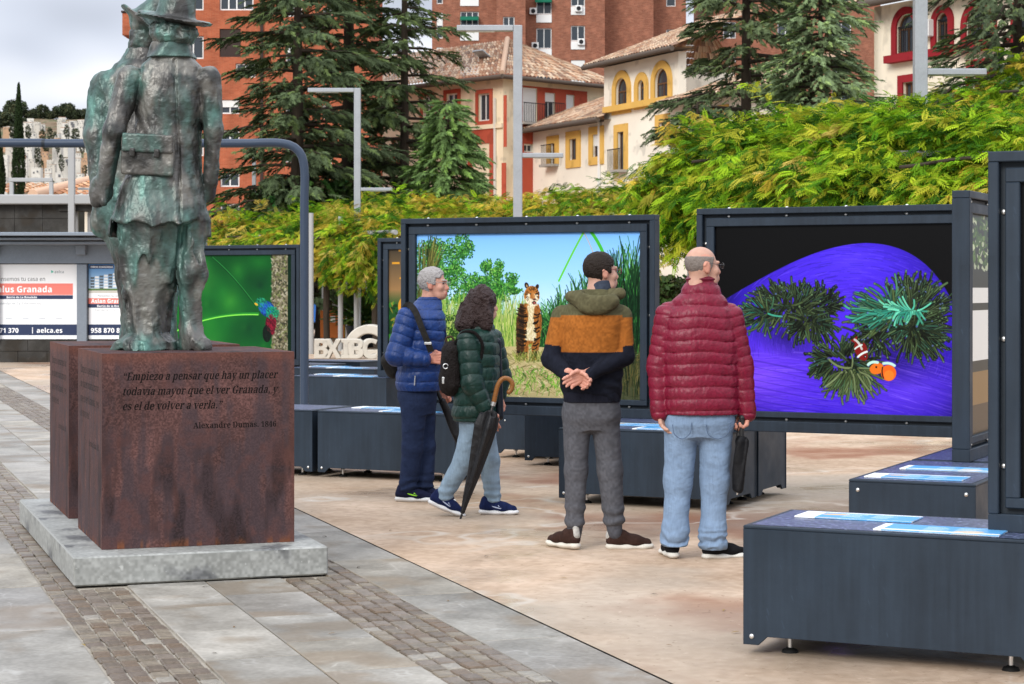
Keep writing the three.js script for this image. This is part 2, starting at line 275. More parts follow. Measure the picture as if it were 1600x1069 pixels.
function lipped(len) {   // side panel whose lower edge is cut back between two short legs
  const s = new THREE.Shape(), y0 = 0.042, y1 = 0.078, a = 0.062, b = 0.1;
  s.moveTo(0, y0); s.lineTo(a, y0); s.lineTo(b, y1); s.lineTo(len - b, y1); s.lineTo(len - a, y0); s.lineTo(len, y0); s.lineTo(len, 0.512); s.lineTo(0, 0.512); s.closePath();
  return new THREE.ExtrudeGeometry(s, { depth: 0.012, bevelEnabled: true, bevelSize: 0.002, bevelThickness: 0.002, bevelSegments: 1 });
}
let plateTurn = 0;
function plinth(label, [X, d], along = 'e', plates = 2, len = 1.22, wide = 0.64) {
  const g = thing('steel_plinth_box', label, 'plinth box', 'steel plinth boxes of the exhibition', [X, 0, -d], EX);
  const w = along === 'e' ? len : wide, dp = along === 'e' ? wide : len;
  mesh('side_panel', boxUV(lipped(w)), steelM, g, [0, 0, -0.014]);
  mesh('side_panel', boxUV(lipped(w)), steelM, g, [0, 0, -dp]);
  const en = boxUV(lipped(dp - 0.034)); en.rotateY(Math.PI / 2);
  mesh('end_panel', en, steelM, g, [0.003, 0, -0.017]); mesh('end_panel', en, steelM, g, [w - 0.016, 0, -0.017]);
  mesh('floor_panel', box(w - 0.06, 0.006, dp - 0.06, w / 2, 0.09, -dp / 2), steelDarkM, g);
  mesh('top_panel', cbox(w + 0.004, 0.014, dp + 0.004, w / 2, 0.521, -dp / 2, 0.004), steelM, g);
  const pr = new THREE.PlaneGeometry(w - 0.05, dp - 0.05); pr.rotateX(-Math.PI / 2); mesh('printed_cover', pr, topM, g, [w / 2, 0.5295, -dp / 2]);
  for (const fx of [0.16, w - 0.16]) for (const fz of [-0.12, -dp + 0.12]) {
    const f = mesh('levelling_foot', [cyl(0.009, 0.009, 0.075, 0, 0.012, 0, 10), cyl(0.017, 0.014, 0.016, 0, 0.058, 0, 6)], boltM, g, [fx, 0, fz]);
    mesh('foot_pad', [cyl(0.036, 0.03, 0.012, 0, 0, 0, 20), cyl(0.024, 0.014, 0.008, 0, 0.012, 0, 16)], rubberM, f);
  }
  const bg = new THREE.SphereGeometry(0.0105, 10, 6); bg.scale(1, 1, 0.5);
  const spots = along === 'e' ? [[0.035, 0.075], [w - 0.035, 0.075]] : [[0.045, 0.475], [w - 0.045, 0.475]];
  for (const [bx, by] of spots) { mesh('bolt', bg, boltM, g, [bx, by, 0.001]); mesh('bolt', bg, boltM, g, [bx, by, -dp - 0.001]); }
  for (let k = 0; k < plates; k++) {
    const m = plateM[plateTurn++ % 4], pg = new THREE.BoxGeometry(0.5, 0.006, 0.2), o = mesh('information_plate', pg, m, g);
    if (along === 'e') { o.position.set(k ? 0.78 : 0.36, 0.534, k ? -0.14 : -0.44); o.rotation.y = k ? 0.0 : 0.0; } else { o.position.set(k ? w / 2 + 0.03 : w / 2 - 0.02, 0.534, k ? -0.72 : -0.2); o.rotation.y = 0; }
    o.geometry.computeBoundingBox();
  }
  return g;
}
const SB = [   // the boxes: label, front corner [x, distance], axis, plates
  ['steel plinth box with two blue plates under the tall dark framed panel', [0.949, 8.13], 'e', 2],
  ['short end-on plinth box with blue plates in front of the clownfish photograph', [1.715, 10.09], 'n', 2],
  ['steel plinth box behind the legs of the men in maroon and hoodie', [0.327, 13.8], 'e', 2],
  ['steel plinth box back to back with the one behind the hoodie man', [0.327 + 0.297, 13.8 + 0.622], 'e', 0],
  ['steel plinth box behind the man in the blue puffer jacket', [-1.54, 15.73], 'e', 2],
  ['steel plinth box half hidden behind the rusty cube, beside the tube frame', [-2.69, 16.28], 'e', 1],
  ['steel plinth box under the narrow dark photograph behind the blue jacket', [-2.46, 21.95], 'e', 2],
  ['pale topped plinth box seen above the one under the dark photograph', [-2.75, 24.2], 'e', 2],
  ['farthest low plinth box in front of the concrete letters', [-3.1, 26.6], 'e', 0],
  ['steel plinth box under the tiger photograph, seen past the umbrella handle', [0.108, 16.8], 'e', 0],
  ['dark end-on plinth box behind the woman with the wooden umbrella handle', [-0.16, 17.55], 'n', 0],
];
for (const b of SB) plinth(...b);
plinth('end-on plinth box tucked under the panel seen edge on', [1.715 + 0.43 * 1.28, 10.09 + 0.9 * 1.28], 'n', 0);
plinth('plinth box under the far end of the quetzal photograph', [-4.75, 26.15], 'e', 0); plinth('plinth box under the near end of the quetzal photograph', [-3.52, 25.55], 'e', 0);

// ---- the photographs (flat prints)
const stroke = (x, pts, w, col, a = 1) => { x.globalAlpha = a; x.strokeStyle = col; x.lineWidth = w; x.lineCap = 'round'; x.beginPath(); x.moveTo(pts[0], pts[1]); if (pts.length === 6) x.quadraticCurveTo(pts[2], pts[3], pts[4], pts[5]); else for (let i = 2; i < pts.length; i += 2) x.lineTo(pts[i], pts[i + 1]); x.stroke(); x.globalAlpha = 1; };
const dab = (x, px, py, rx, ry, col, a = 1, rot = 0) => { x.globalAlpha = a; x.fillStyle = col; x.beginPath(); x.ellipse(px, py, rx, ry, rot, 0, 7); x.fill(); x.globalAlpha = 1; };
const gradient = (x, y0, y1, stops) => { const g = x.createLinearGradient(0, y0, 0, y1); stops.forEach(([t, c]) => g.addColorStop(t, c)); return g; };
const softened = (w, h, draw, k = 2) => { const a = document.createElement('canvas'); a.width = w; a.height = h; draw(a.getContext('2d'), w, h); const b = document.createElement('canvas'); b.width = w / k; b.height = Math.round(h / k); const bx = b.getContext('2d'); bx.imageSmoothingEnabled = true; bx.drawImage(a, 0, 0, b.width, b.height); return canvas(w, h, (x) => { x.imageSmoothingEnabled = true; x.drawImage(b, 0, 0, w, h); }); };
const tigerPic = softened(1200, 806, (x, w, h) => {
  reseed(71);
  x.fillStyle = gradient(x, 0, h * 0.55, [[0, '#76b2f3'], [0.5, '#97c9f8'], [1, '#cfe7f8']]); x.fillRect(0, 0, w, h);
  x.fillStyle = '#8ea04a'; x.fillRect(0, h * 0.5, w, h * 0.25);
  const clump = (cx, cy, rx, ry, n, cols) => { const sub = []; for (let i = 0; i < 16; i++) { const a = rr(0, 6.28), r = Math.sqrt(rnd()); sub.push([cx + Math.cos(a) * r * rx, cy + Math.sin(a) * r * ry]); } for (let i = 0; i < n * 5; i++) { const q = pick(sub), a = rr(0, 6.28), r = Math.pow(rnd(), 0.6), px = q[0] + Math.cos(a) * r * rx * 0.4, py = q[1] + Math.sin(a) * r * ry * 0.4, c = py > q[1] + ry * 0.1 ? pick(cols.slice(4).concat(cols[0])) : pick(cols); dab(x, px, py, rr(2, 5.5), rr(1.5, 4), c, 0.9, rr(0, 3)); } };
  const G = ['#2a6a22', '#3d8a2c', '#5aa53c', '#86bd55', '#1d4a1c', '#123214', '#30702a'];
  for (const c of [[150, 120, 120, 100, 420], [60, 190, 90, 130, 300], [210, 210, 70, 60, 200], [270, 60, 60, 50, 130], [90, 330, 110, 120, 330]]) clump(...c, G);
  for (const c of [[420, 190, 70, 60, 240], [360, 250, 90, 60, 260], [500, 250, 70, 45, 200], [440, 330, 60, 50, 160], [300, 310, 90, 60, 260], [545, 285, 35, 14, 50]]) clump(...c, G);
  for (let i = 0; i < 60; i++) { const px = rr(0, 90); stroke(x, [px, rr(300, 430), px + rr(-10, 30), 200, px + rr(-20, 80), rr(0, 120)], rr(2, 5), pick(['#3a3b1a', '#5b5a2a', '#7d7a3c', '#1d2a12']), 0.9); }
  for (let i = 0; i < 1500; i++) { const px = rr(60, 640), py = rr(400, 590); stroke(x, [px, py, px + rr(-8, 8), py - 40, px + rr(-24, 24), py - rr(50, 130)], rr(1.5, 4), pick(['#6f9a34', '#93b348', '#b4bd68', '#55832c', '#c9c48a', '#43692a']), 0.8); }
  clump(200, 480, 170, 70, 160, ['#1d3a12', '#12290f', '#244a18']);
  for (let i = 0; i < 1500; i++) { const px = rr(660, 1200), base = rr(470, 620), tall = lerp(90, 480, Math.pow(clamp((px - 640) / 560), 0.8)) * rr(0.35, 1); stroke(x, [px, base, px + rr(-20, 20), base - tall * 0.6, px + rr(-70, 70), base - tall], rr(1.5, 5), pick(['#1a4a22', '#2a6a2c', '#3a8236', '#0f2c16', '#5a9a44', '#0c2212']), 0.9); }
  for (let i = 0; i < 240; i++) { const px = rr(1060, 1200), b = rr(300, 806); stroke(x, [px, b, px + rr(-10, 10), b - 90, px + rr(-40, 40), b - rr(90, 240)], rr(2, 6), pick(['#06180b', '#0a2412', '#12351a']), 0.8); }
  // sandy ground with dry straw
  x.fillStyle = '#b7a878'; x.beginPath(); x.moveTo(0, h); x.lineTo(0, 600); x.quadraticCurveTo(500, 545, 700, 560); x.quadraticCurveTo(900, 570, 1200, 640); x.lineTo(w, h); x.fill();
  for (let i = 0; i < 1500; i++) { const px = rr(0, w), py = rr(575, h), a = rr(-0.7, 0.7), l = rr(10, 70); stroke(x, [px, py, px + Math.cos(a) * l, py + Math.sin(a) * l], rr(1, 3), pick(['#8a7c4c', '#d9cfa4', '#5c5430', '#e8dfba', '#6f7a34', '#4a431f', '#a2985f']), 0.7); }
  for (let i = 0; i < 220; i++) { const px = rr(440, 900), py = rr(680, 800); stroke(x, [px, py, px + 4, py - 14, px + rr(-26, 26), py - rr(14, 40)], rr(2, 4), pick(['#5c9a2c', '#7fbf3a', '#2c5a18']), 0.85); }
  x.fillStyle = '#1b2417'; x.globalAlpha = 0.75; x.fillRect(1010, 600, 190, 206); x.globalAlpha = 1;
  for (let i = 0; i < 160; i++) { const px = rr(980, 1200), b = rr(640, 806); stroke(x, [px, b, px, b - 60, px + rr(-40, 40), b - rr(50, 160)], rr(2, 5), pick(['#0a150a', '#4a4426', '#26331a', '#6a6236']), 0.8); }
  // tiger: seated upright, chest to the viewer, head turned a little
  const TX = (px, py) => [538 + px, 246 + py];
  const inside = (px, py) => { const half = py < 100 ? 0 : py < 180 ? lerp(50, 68, (py - 100) / 80) : py < 300 ? lerp(68, 62, (py - 180) / 120) : 58; const mid = 74 + 6 * Math.sin(py * 0.012); return Math.abs(px - mid) < half; };
  const legGap = (px, py) => py > 290 && Math.abs(px - 84) < 9;
  for (let i = 0; i < 7200; i++) { const px = rr(0, 152), py = rr(96, 372); if (!inside(px, py) || legGap(px, py)) continue; const q = px - 88, chest = Math.abs(q) < 22 + 8 * Math.sin(py * 0.03) && py < 280 && py > 104, left = px < 52; const c = chest ? pick(['#d9cca4', '#c9b98c', '#e8dfc2', '#b8a478']) : left ? pick(['#3a2413', '#4c2f18', '#2a1a0e', '#5a3a1c']) : pick(['#8a5420', '#a5642a', '#7a461c', '#b57434', '#6a3c18']); stroke(x, [...TX(px, py), ...TX(px + rr(-3, 3), py + rr(5, 12))], rr(1.5, 3.2), c, 0.9); }
  for (let i = 0; i < 40; i++) { const py = rr(112, 352), s = rnd() < 0.5 ? -1 : 1, mid = 84, e = s < 0 ? rr(12, 36) : rr(114, 138), m2 = mid + s * rr(14, 26); if (legGap((e + m2) / 2, py)) continue; stroke(x, [...TX(e, py), ...TX((e + m2) / 2, py + rr(6, 16)), ...TX(m2, py + rr(2, 12))], rr(4, 8), '#17100a', 0.92); }
  dab(x, ...TX(66, 12), 11, 16, '#1d130b', 1, -0.35); dab(x, ...TX(122, 18), 9, 13, '#2b1b10', 1, 0.35); dab(x, ...TX(67, 14), 5, 8, '#a98a64', 0.9, -0.35);
  for (let i = 0; i < 2200; i++) { const a = rr(0, 6.28), r = Math.sqrt(rnd()), px = 94 + Math.cos(a) * r * 37, py = 58 + Math.sin(a) * r * 45, lo = py > 74 || (Math.abs(px - 76) < 9 && py > 50) || (Math.abs(px - 116) < 8 && py > 52); stroke(x, [...TX(px, py), ...TX(px + (px - 98) * 0.12, py + rr(2, 7))], rr(1.5, 3), lo ? pick(['#e6dcc2', '#d2c4a0', '#f0e9d6', '#b39e76']) : pick(['#9a5c26', '#b5702e', '#7c471d', '#c58340']), 0.9); }
  for (let i = 0; i < 26; i++) { const a = rr(2.2, 7.2), r0 = rr(20, 28), r1 = rr(32, 42); if (Math.sin(a) > 0.75) continue; stroke(x, [...TX(96 + Math.cos(a) * r0, 58 + Math.sin(a) * r0 * 1.1), ...TX(96 + Math.cos(a + 0.12) * (r0 + r1) / 2, 58 + Math.sin(a + 0.12) * (r0 + r1) / 2 * 1.1), ...TX(96 + Math.cos(a) * r1, 58 + Math.sin(a) * r1 * 1.1)], rr(2, 4), '#17100a', 0.9); }
  dab(x, ...TX(86, 52), 5, 3.4, '#0f0b07'); dab(x, ...TX(115, 54), 4.6, 3.2, '#0f0b07'); dab(x, ...TX(87, 51), 1.5, 1.5, '#d8c070'); stroke(x, [...TX(100, 50), ...TX(106, 66), ...TX(106, 76)], 12, '#b5804a', 0.7); dab(x, ...TX(107, 80), 8, 5, '#5a3430'); dab(x, ...TX(106, 96), 11, 8, '#2c0f0c'); dab(x, ...TX(107, 97), 6, 4, '#b5605a'); stroke(x, [...TX(84, 108), ...TX(104, 112), ...TX(122, 106)], 6, '#e3d9c0', 0.9);
  for (let i = 0; i < 180; i++) { const px = rr(0, 160), py = rr(362, 392); stroke(x, [...TX(px, py), ...TX(px + 3, py - 16), ...TX(px + rr(-18, 18), py - rr(12, 44))], rr(1.5, 3), pick(['#8a9a3c', '#5c6a2c', '#c9c07a', '#38441c']), 0.85); }
  // tall blades against the sky
  for (const b of [[775, 235, 850, 90, 905, 0, 10, '#5fc03e'], [945, 0, 985, 50, 1010, 110, 16, '#3fae34'], [905, 0, 930, 40, 955, 100, 4, '#b9a184'], [1090, 20, 1110, 140, 1150, 300, 4, '#17451f'], [1140, 60, 1100, 220, 1080, 330, 5, '#145021']]) stroke(x, b.slice(0, 6), b[6], b[7]);
});
const fishPic = softened(1200, 806, (x, w, h) => {
  reseed(72); x.fillStyle = '#030304'; x.fillRect(0, 0, w, h);
  const dome = new Path2D(); dome.moveTo(0, 345); dome.bezierCurveTo(260, 200, 470, 82, 690, 78); dome.bezierCurveTo(1000, 84, 1090, 330, 1170, 620); dome.lineTo(1200, 720); dome.lineTo(1200, 806); dome.lineTo(0, 806); dome.closePath();
  const glow = (px, py, r, c0, c1, a, sy = 1, rot = 0) => { x.save(); x.translate(px, py); x.rotate(rot); x.scale(1, sy); const q = x.createRadialGradient(0, 0, 0, 0, 0, r); q.addColorStop(0, c0); q.addColorStop(1, c1); x.globalAlpha = a; x.fillStyle = q; x.fillRect(-r, -r, 2 * r, 2 * r); x.restore(); x.globalAlpha = 1; };
  x.save(); x.clip(dome);
  const g = x.createRadialGradient(560, 460, 80, 600, 500, 640); g.addColorStop(0, '#4a28da'); g.addColorStop(0.5, '#4224d0'); g.addColorStop(0.75, '#2c16a4'); g.addColorStop(0.93, '#10074c'); g.addColorStop(1, '#04020f'); x.fillStyle = g; x.fillRect(0, 0, w, h);
  glow(170, 660, 420, 'rgba(138,84,246,1)', 'rgba(110,60,230,0)', 0.75, 0.5, -0.1); glow(900, 700, 340, 'rgba(104,66,240,1)', 'rgba(80,40,220,0)', 0.7, 0.5); glow(620, 160, 300, 'rgba(84,58,244,1)', 'rgba(60,36,220,0)', 0.7, 0.45, -0.15); glow(330, 480, 200, 'rgba(8,4,40,1)', 'rgba(8,4,40,0)', 0.6, 0.5, 0.3); glow(820, 560, 240, 'rgba(8,4,40,1)', 'rgba(8,4,40,0)', 0.6, 0.6);
  for (let i = 0; i < 1500; i++) { const a = rr(2.9, 6.6), r = rr(200, 640), cx = 620, cy = 520; const q = (da, dr) => [cx + Math.cos(a + da) * (r + dr), cy + Math.sin(a + da) * (r + dr) * 0.72]; stroke(x, [...q(0, 0), ...q(0.06, rr(-4, 4)), ...q(0.12, rr(-6, 6))], rr(1, 3.5), pick(['#6a50ff', '#1c0e80', '#12085c', '#5238ea', '#7a62ff', '#2a1890']), 0.28); }
  for (let i = 0; i < 800; i++) { const px = rr(-40, 1150), py = rr(540, 806), k = (px - 300) * 0.0004; stroke(x, [px, py, px + 40, py + 40 * k + rr(-3, 4), px + 90, py + 90 * k + rr(-4, 8)], rr(1, 3), pick(['#8a68ff', '#24108a', '#5c3ce0', '#9a7cff', '#3a1cae']), 0.26); }
  for (let i = 0; i < 9; i++) { const y0 = 560 + i * 26; stroke(x, [0, y0, 240, y0 + 30 + i * 5, 520, y0 + 90], rr(3, 7), '#1a0c70', 0.3); }
  x.restore();
  const tuft = (cx, cy, rx, ry, n, len, cols, ax = 0, ay = 0) => {   // finger-like tentacles rooted all over an oval, leaning outwards
    const roots = []; for (let i = 0; i < n; i++) { const a = rr(0, 6.28), r = Math.sqrt(rnd()); roots.push([Math.cos(a) * r, Math.sin(a) * r, r]); } roots.sort((p, q) => q[2] - p[2]);
    for (const [qx, qy] of roots) { const px = cx + qx * rx, py = cy + qy * ry; let vx = qx * 1.2 + ax + rr(-0.45, 0.45), vy = qy * 1.2 + ay + rr(-0.45, 0.45); const m = Math.hypot(vx, vy) || 1, l = len * rr(0.6, 1.15); vx *= l / m; vy *= l / m; const bx = rr(-0.25, 0.25) * l, by = rr(-0.25, 0.25) * l, wd = rr(6, 10), c = pick(cols); stroke(x, [px, py, px + vx * 0.5 + bx, py + vy * 0.5 + by, px + vx, py + vy], wd + 3, '#080c08', 0.6); stroke(x, [px, py, px + vx * 0.5 + bx, py + vy * 0.5 + by, px + vx, py + vy], wd, c, 1); stroke(x, [px + vx * 0.4 + bx * 0.9, py + vy * 0.4 + by * 0.9, px + vx * 0.98, py + vy * 0.98], wd * 0.35, pick(['#6f9a72', '#5c7f52', '#4c9a80', '#89a878']), 0.42); if (rnd() < 0.5) dab(x, px + vx, py + vy, wd * 0.5, wd * 0.5, pick(['#5a6fa8', '#3c5a3a', '#6a8a5a', '#46468a']), 0.75); }
  };
  const olive = ['#222e1a', '#2e3a20', '#141c10', '#3a4828', '#0e150c', '#243a2c', '#2a3420'], teal = ['#26705e', '#3a9a80', '#1d5c48', '#244a38', '#2e543c'], dark = ['#0d130b', '#161f12', '#1d2a18', '#0a0f09'];
  tuft(480, 340, 80, 50, 110, 55, dark, 0, -0.3); tuft(330, 345, 120, 52, 190, 78, olive, -0.3, -0.3); tuft(215, 385, 50, 40, 50, 80, teal.concat(olive), -0.9, 0.1); tuft(440, 430, 90, 36, 100, 66, olive.concat(dark), 0, 0.9);
  tuft(720, 470, 80, 60, 100, 66, dark.concat(olive), 0, 0.2); tuft(890, 370, 105, 85, 260, 92, olive.concat(['#4c6440']), 0.2, -0.4); tuft(770, 370, 70, 42, 70, 115, teal.concat(['#3f7a5c', '#46562f']), -0.9, -0.1); tuft(930, 470, 70, 60, 110, 85, olive, 0.7, 0.8); dab(x, 850, 362, 80, 14, '#5cd0ac', 0.75, 0.2); tuft(840, 366, 90, 16, 40, 60, ['#4cb89a', '#6ad8b4', '#2f8f78'], -0.8, 0.1);
  tuft(590, 590, 110, 52, 190, 74, olive.concat(dark), 0, 0.3); tuft(630, 640, 70, 36, 70, 96, ['#46562f', '#56663c', '#3a4a2a', '#6d7b52'], 0, 1.2);
  // two small clown-striped fish
  const fish = (px, py, s, rot, cols) => { x.save(); x.translate(px, py); x.rotate(rot); x.scale(s, s); dab(x, 0, 0, 44, 24, cols[0]); x.fillStyle = cols[0]; x.beginPath(); x.moveTo(-36, 0); x.lineTo(-66, -20); x.lineTo(-62, 18); x.fill(); dab(x, -4, -24, 24, 8, cols[0], 1, 0.15); stroke(x, [14, -23, 8, 0, 14, 23], 9, '#d8ece6'); stroke(x, [-22, -18, -26, 0, -22, 18], 7, '#cfe4de'); dab(x, 28, -5, 5, 5, '#130a06'); dab(x, 29, -6, 2, 2, '#fff'); x.restore(); };
  fish(668, 540, 1.0, 1.05, ['#7a1712']); dab(x, 790, 630, 34, 34, '#e8641c'); dab(x, 738, 612, 32, 24, '#e0701e', 1, -0.3); stroke(x, [700, 596, 716, 580, 742, 586], 12, '#b9e4da'); stroke(x, [768, 590, 796, 584, 816, 598], 12, '#b9e4da'); stroke(x, [764, 606, 758, 630, 768, 652], 5, '#2a0d06'); dab(x, 736, 606, 4, 4, '#140a06'); dab(x, 792, 640, 22, 22, '#f5822a', 0.8); stroke(x, [640, 490, 660, 500, 672, 530], 10, '#cfe4de', 0.8);
});
const quetzalPic = softened(1200, 806, (x, w, h) => {
  reseed(73); x.fillStyle = '#08441a'; x.fillRect(0, 0, w, h);
  const soft = (px, py, r, c, a) => { const g = x.createRadialGradient(px, py, 0, px, py, r); g.addColorStop(0, c); g.addColorStop(1, 'rgba(10,80,30,0)'); x.globalAlpha = a; x.fillStyle = g; x.fillRect(px - r, py - r, 2 * r, 2 * r); x.globalAlpha = 1; };
  for (let i = 0; i < 90; i++) soft(rr(0, 1000), rr(0, h), rr(60, 260), pick(['rgb(34,120,38)', 'rgb(30,140,50)', 'rgb(6,60,28)', 'rgb(66,146,48)', 'rgb(4,46,24)']), 0.5);
  soft(300, 100, 200, 'rgb(96,180,60)', 0.6); soft(120, 240, 120, 'rgb(120,220,160)', 0.5); soft(900, 250, 260, 'rgb(2,40,24)', 0.8); soft(800, 600, 300, 'rgb(2,44,26)', 0.7);
  x.fillStyle = '#6d6650'; x.fillRect(1010, 0, 150, h); for (let i = 0; i < 900; i++) dab(x, rr(1005, 1165), rr(0, h), rr(3, 16), rr(3, 12), pick(['#8f8972', '#4c4a34', '#26281c', '#6a7440', '#a39e8a', '#5f5a45', '#3a382a']), 0.75, rr(0, 3));
  x.fillStyle = '#03200f'; x.fillRect(1160, 0, 40, h);
  stroke(x, [430, 10, 640, 160, 860, 420], 12, '#0a3a1a'); stroke(x, [440, 14, 650, 160, 865, 420], 4, '#2c8a3c');
  stroke(x, [60, 640, 420, 470, 880, 480], 22, '#1f7a2a'); stroke(x, [60, 642, 420, 474, 880, 488], 9, '#7fd84a');
  dab(x, 1000, 560, 50, 100, '#4a0f1c', 1, 0.1); dab(x, 965, 640, 42, 70, '#0b1410'); dab(x, 905, 385, 50, 36, '#0f4f38'); dab(x, 965, 440, 80, 62, '#12306a', 1, 0.5);
  const feather = (cx, cy, rx, ry, n, cols) => { for (let i = 0; i < n; i++) { const a = rr(0, 6.28), r = Math.sqrt(rnd()), px = cx + Math.cos(a) * r * rx, py = cy + Math.sin(a) * r * ry; stroke(x, [px, py, px + rr(4, 14), py + rr(6, 22)], rr(2, 5), pick(cols), 0.8); } };
  feather(905, 380, 52, 34, 260, ['#1a7a58', '#0f5a44', '#2aa070', '#0c4034']); feather(950, 425, 66, 46, 320, ['#1d4fae', '#123a86', '#2a6ac8', '#0f7a62']); feather(1010, 465, 60, 50, 300, ['#138a5c', '#0c6a4c', '#1cae74', '#0a4434']); feather(1002, 560, 44, 80, 260, ['#7a1428', '#5a0f20', '#941c30', '#3a0a14']); feather(965, 640, 36, 56, 120, ['#0b1410', '#14241c', '#07100c']); dab(x, 862, 402, 18, 9, '#c99a2c', 1, 0.5); dab(x, 884, 376, 6, 6, '#050505');
});
const darkPic = canvas(600, 403, (x, w, h) => { reseed(74); x.fillStyle = gradient(x, 0, h, [[0, '#40382c'], [0.35, '#8a6a44'], [0.5, '#1c4a20'], [0.8, '#16330f'], [1, '#0d160a']]); x.fillRect(0, 0, w, h); for (let i = 0; i < 900; i++) dab(x, rr(0, w), rr(h * 0.45, h), rr(3, 14), rr(2, 6), pick(['#1f6a22', '#12331a', '#3a8a2c', '#0c1f0d', '#b58a2c']), 0.6, rr(0, 3)); dab(x, 60, 200, 24, 34, '#c48a2a'); for (let i = 0; i < 60; i++) x.fillRect(rr(0, w), rr(0, 120), rr(8, 40), rr(2, 8)); });
const nightPic = canvas(600, 403, (x, w, h) => { x.fillStyle = '#07080a'; x.fillRect(0, 0, w, h); reseed(75); for (let i = 0; i < 200; i++) dab(x, rr(60, w), rr(0, h), rr(10, 60), rr(6, 30), pick(['#0c1016', '#10161c', '#06070a', '#141a16']), 0.5); });
const titlePic = canvas(403, 600, (x, w, h) => {   // lettering board, set backwards as it shows
  reseed(76); x.fillStyle = '#20261c'; x.fillRect(0, 0, w, h); for (let i = 0; i < 700; i++) dab(x, rr(0, w), rr(0, 150), rr(4, 12), rr(3, 8), pick(['#2c4a1c', '#5a7a2c', '#16240f', '#cfd8b0', '#3a5a22']), 0.8, rr(0, 3));
  x.fillStyle = '#e9e7df'; x.fillRect(0, 200, w, 42); x.fillRect(0, 262, w, 138); x.fillStyle = '#8a6a3a'; x.fillRect(0, 430, w, 90); x.fillStyle = '#4a3a22'; x.fillRect(0, 520, w, 80);
  x.save(); x.translate(w, 0); x.scale(-1, 1); x.fillStyle = '#1c1c1a'; x.font = 'bold 44px sans-serif'; x.fillText('OI', 40, 238); x.font = 'bold 60px sans-serif'; x.fillText('O', 40, 316); x.font = 'bold 38px sans-serif'; x.fillText('ARTE', 34, 352); x.font = 'bold 52px sans-serif'; x.fillText('A', 44, 396); x.restore();
});
const backM = mat({ color: [0.02, 0.03, 0.042], map: paintT, rough: 0.5, size: 0.8 });
function display(label, pos, turn, pic, W = 2.14, H = 1.515) {   // local x along the frame, picture faces local +z
  const g = thing('photo_display', label, 'display panel', 'framed photographs of the exhibition', [pos[0], 0.5285, -pos[1]], turn);
  const o = 0.042, gr = 0.024, inn = 0.058, T = 0.1;
  const bar = (n, w, h, d, x, y, z, m = steelM) => mesh(n, cbox(w, h, d, x, y, z, 0.004), m, g);
  bar('outer_rail', W, o, T, W / 2, H - o / 2, 0); bar('outer_rail', W, o + 0.03, T, W / 2, (o + 0.03) / 2, 0);
  for (const x of [o / 2, W - o / 2]) bar('outer_post', o, H - 2 * o - 0.03, T, x, (H + 0.03) / 2, 0);
  const b0 = o + 0.03, iw = W - 2 * o, ih = H - o - b0;
  mesh('back_panel', box(iw, ih, 0.03, W / 2, b0 + ih / 2, -0.012), backM, g);
  const x0 = o + gr, x1 = W - o - gr, y0 = b0 + gr, y1 = H - o - gr, z = 0.022;
  bar('inner_rail', x1 - x0, inn, 0.036, (x0 + x1) / 2, y1 - inn / 2, z); bar('inner_rail', x1 - x0, inn * 0.7, 0.036, (x0 + x1) / 2, y0 + inn * 0.35, z);
  for (const x of [x0 + inn / 2, x1 - inn / 2]) bar('inner_rail', inn, y1 - y0 - inn * 1.7, 0.036, x, (y0 + inn * 0.7 + y1 - inn) / 2, z);
  const pw = x1 - x0 - 2 * inn, ph = y1 - y0 - inn * 1.7, pm = new THREE.MeshPhysicalMaterial({ map: pic, roughness: 0.3, specularIntensity: 0.3 });
  mesh('photograph', new THREE.PlaneGeometry(pw, ph), pm, g, [(x0 + x1) / 2, y0 + inn * 0.7 + ph / 2, 0.012]);
  const bg = new THREE.SphereGeometry(0.0115, 10, 6); bg.scale(1, 1, 0.6);
  for (let k = 0; k < 5; k++) { const bx = 0.22 + k * (W - 0.44) / 4; mesh('bolt', bg, boltM, g, [bx, H - o - gr / 2, 0.008]); mesh('bolt', bg, boltM, g, [bx, b0 + gr / 2, 0.008]); const tg = bg.clone(); tg.rotateX(-Math.PI / 2); mesh('bolt', tg, boltM, g, [bx, H + 0.001, 0]); }
  for (let k = 0; k < 3; k++) { const by = 0.26 + k * (H - 0.5) / 2; mesh('bolt', bg, boltM, g, [o + gr / 2, by, 0.008]); mesh('bolt', bg, boltM, g, [W - o - gr / 2, by, 0.008]); }
  return g;
}
display('large framed photograph of a tiger in tall grass under blue sky', [-0.854, 15.64], EX, tigerPic);
display('large framed photograph of a clownfish in green anemone on purple', [1.287, 13.66], EX, fishPic, 2.08);
display('tall dark framed panel standing on the box with two blue plates', [1.918, 7.95], EX, nightPic);
display('framed photograph of a green and blue bird on a mossy trunk', [-4.58, 25.82], EX, quetzalPic);
display('framed dark photograph partly hidden behind the man in blue', [-1.449, 21.7], EX, darkPic);
display('framed lettering panel seen edge on at a right angle to the clownfish photograph', [2.5, 11.05], EX + Math.PI / 2, titlePic);
plinth('plinth box under the hidden end of the tall dark framed panel', [1.918 + 0.9026 * 1.1 - 0.12, 7.95 - 0.4305 * 1.1 - 0.27], 'e', 0); plinth('plinth box under the hidden end of the dark photograph', [-0.6, 21.1], 'e', 0);

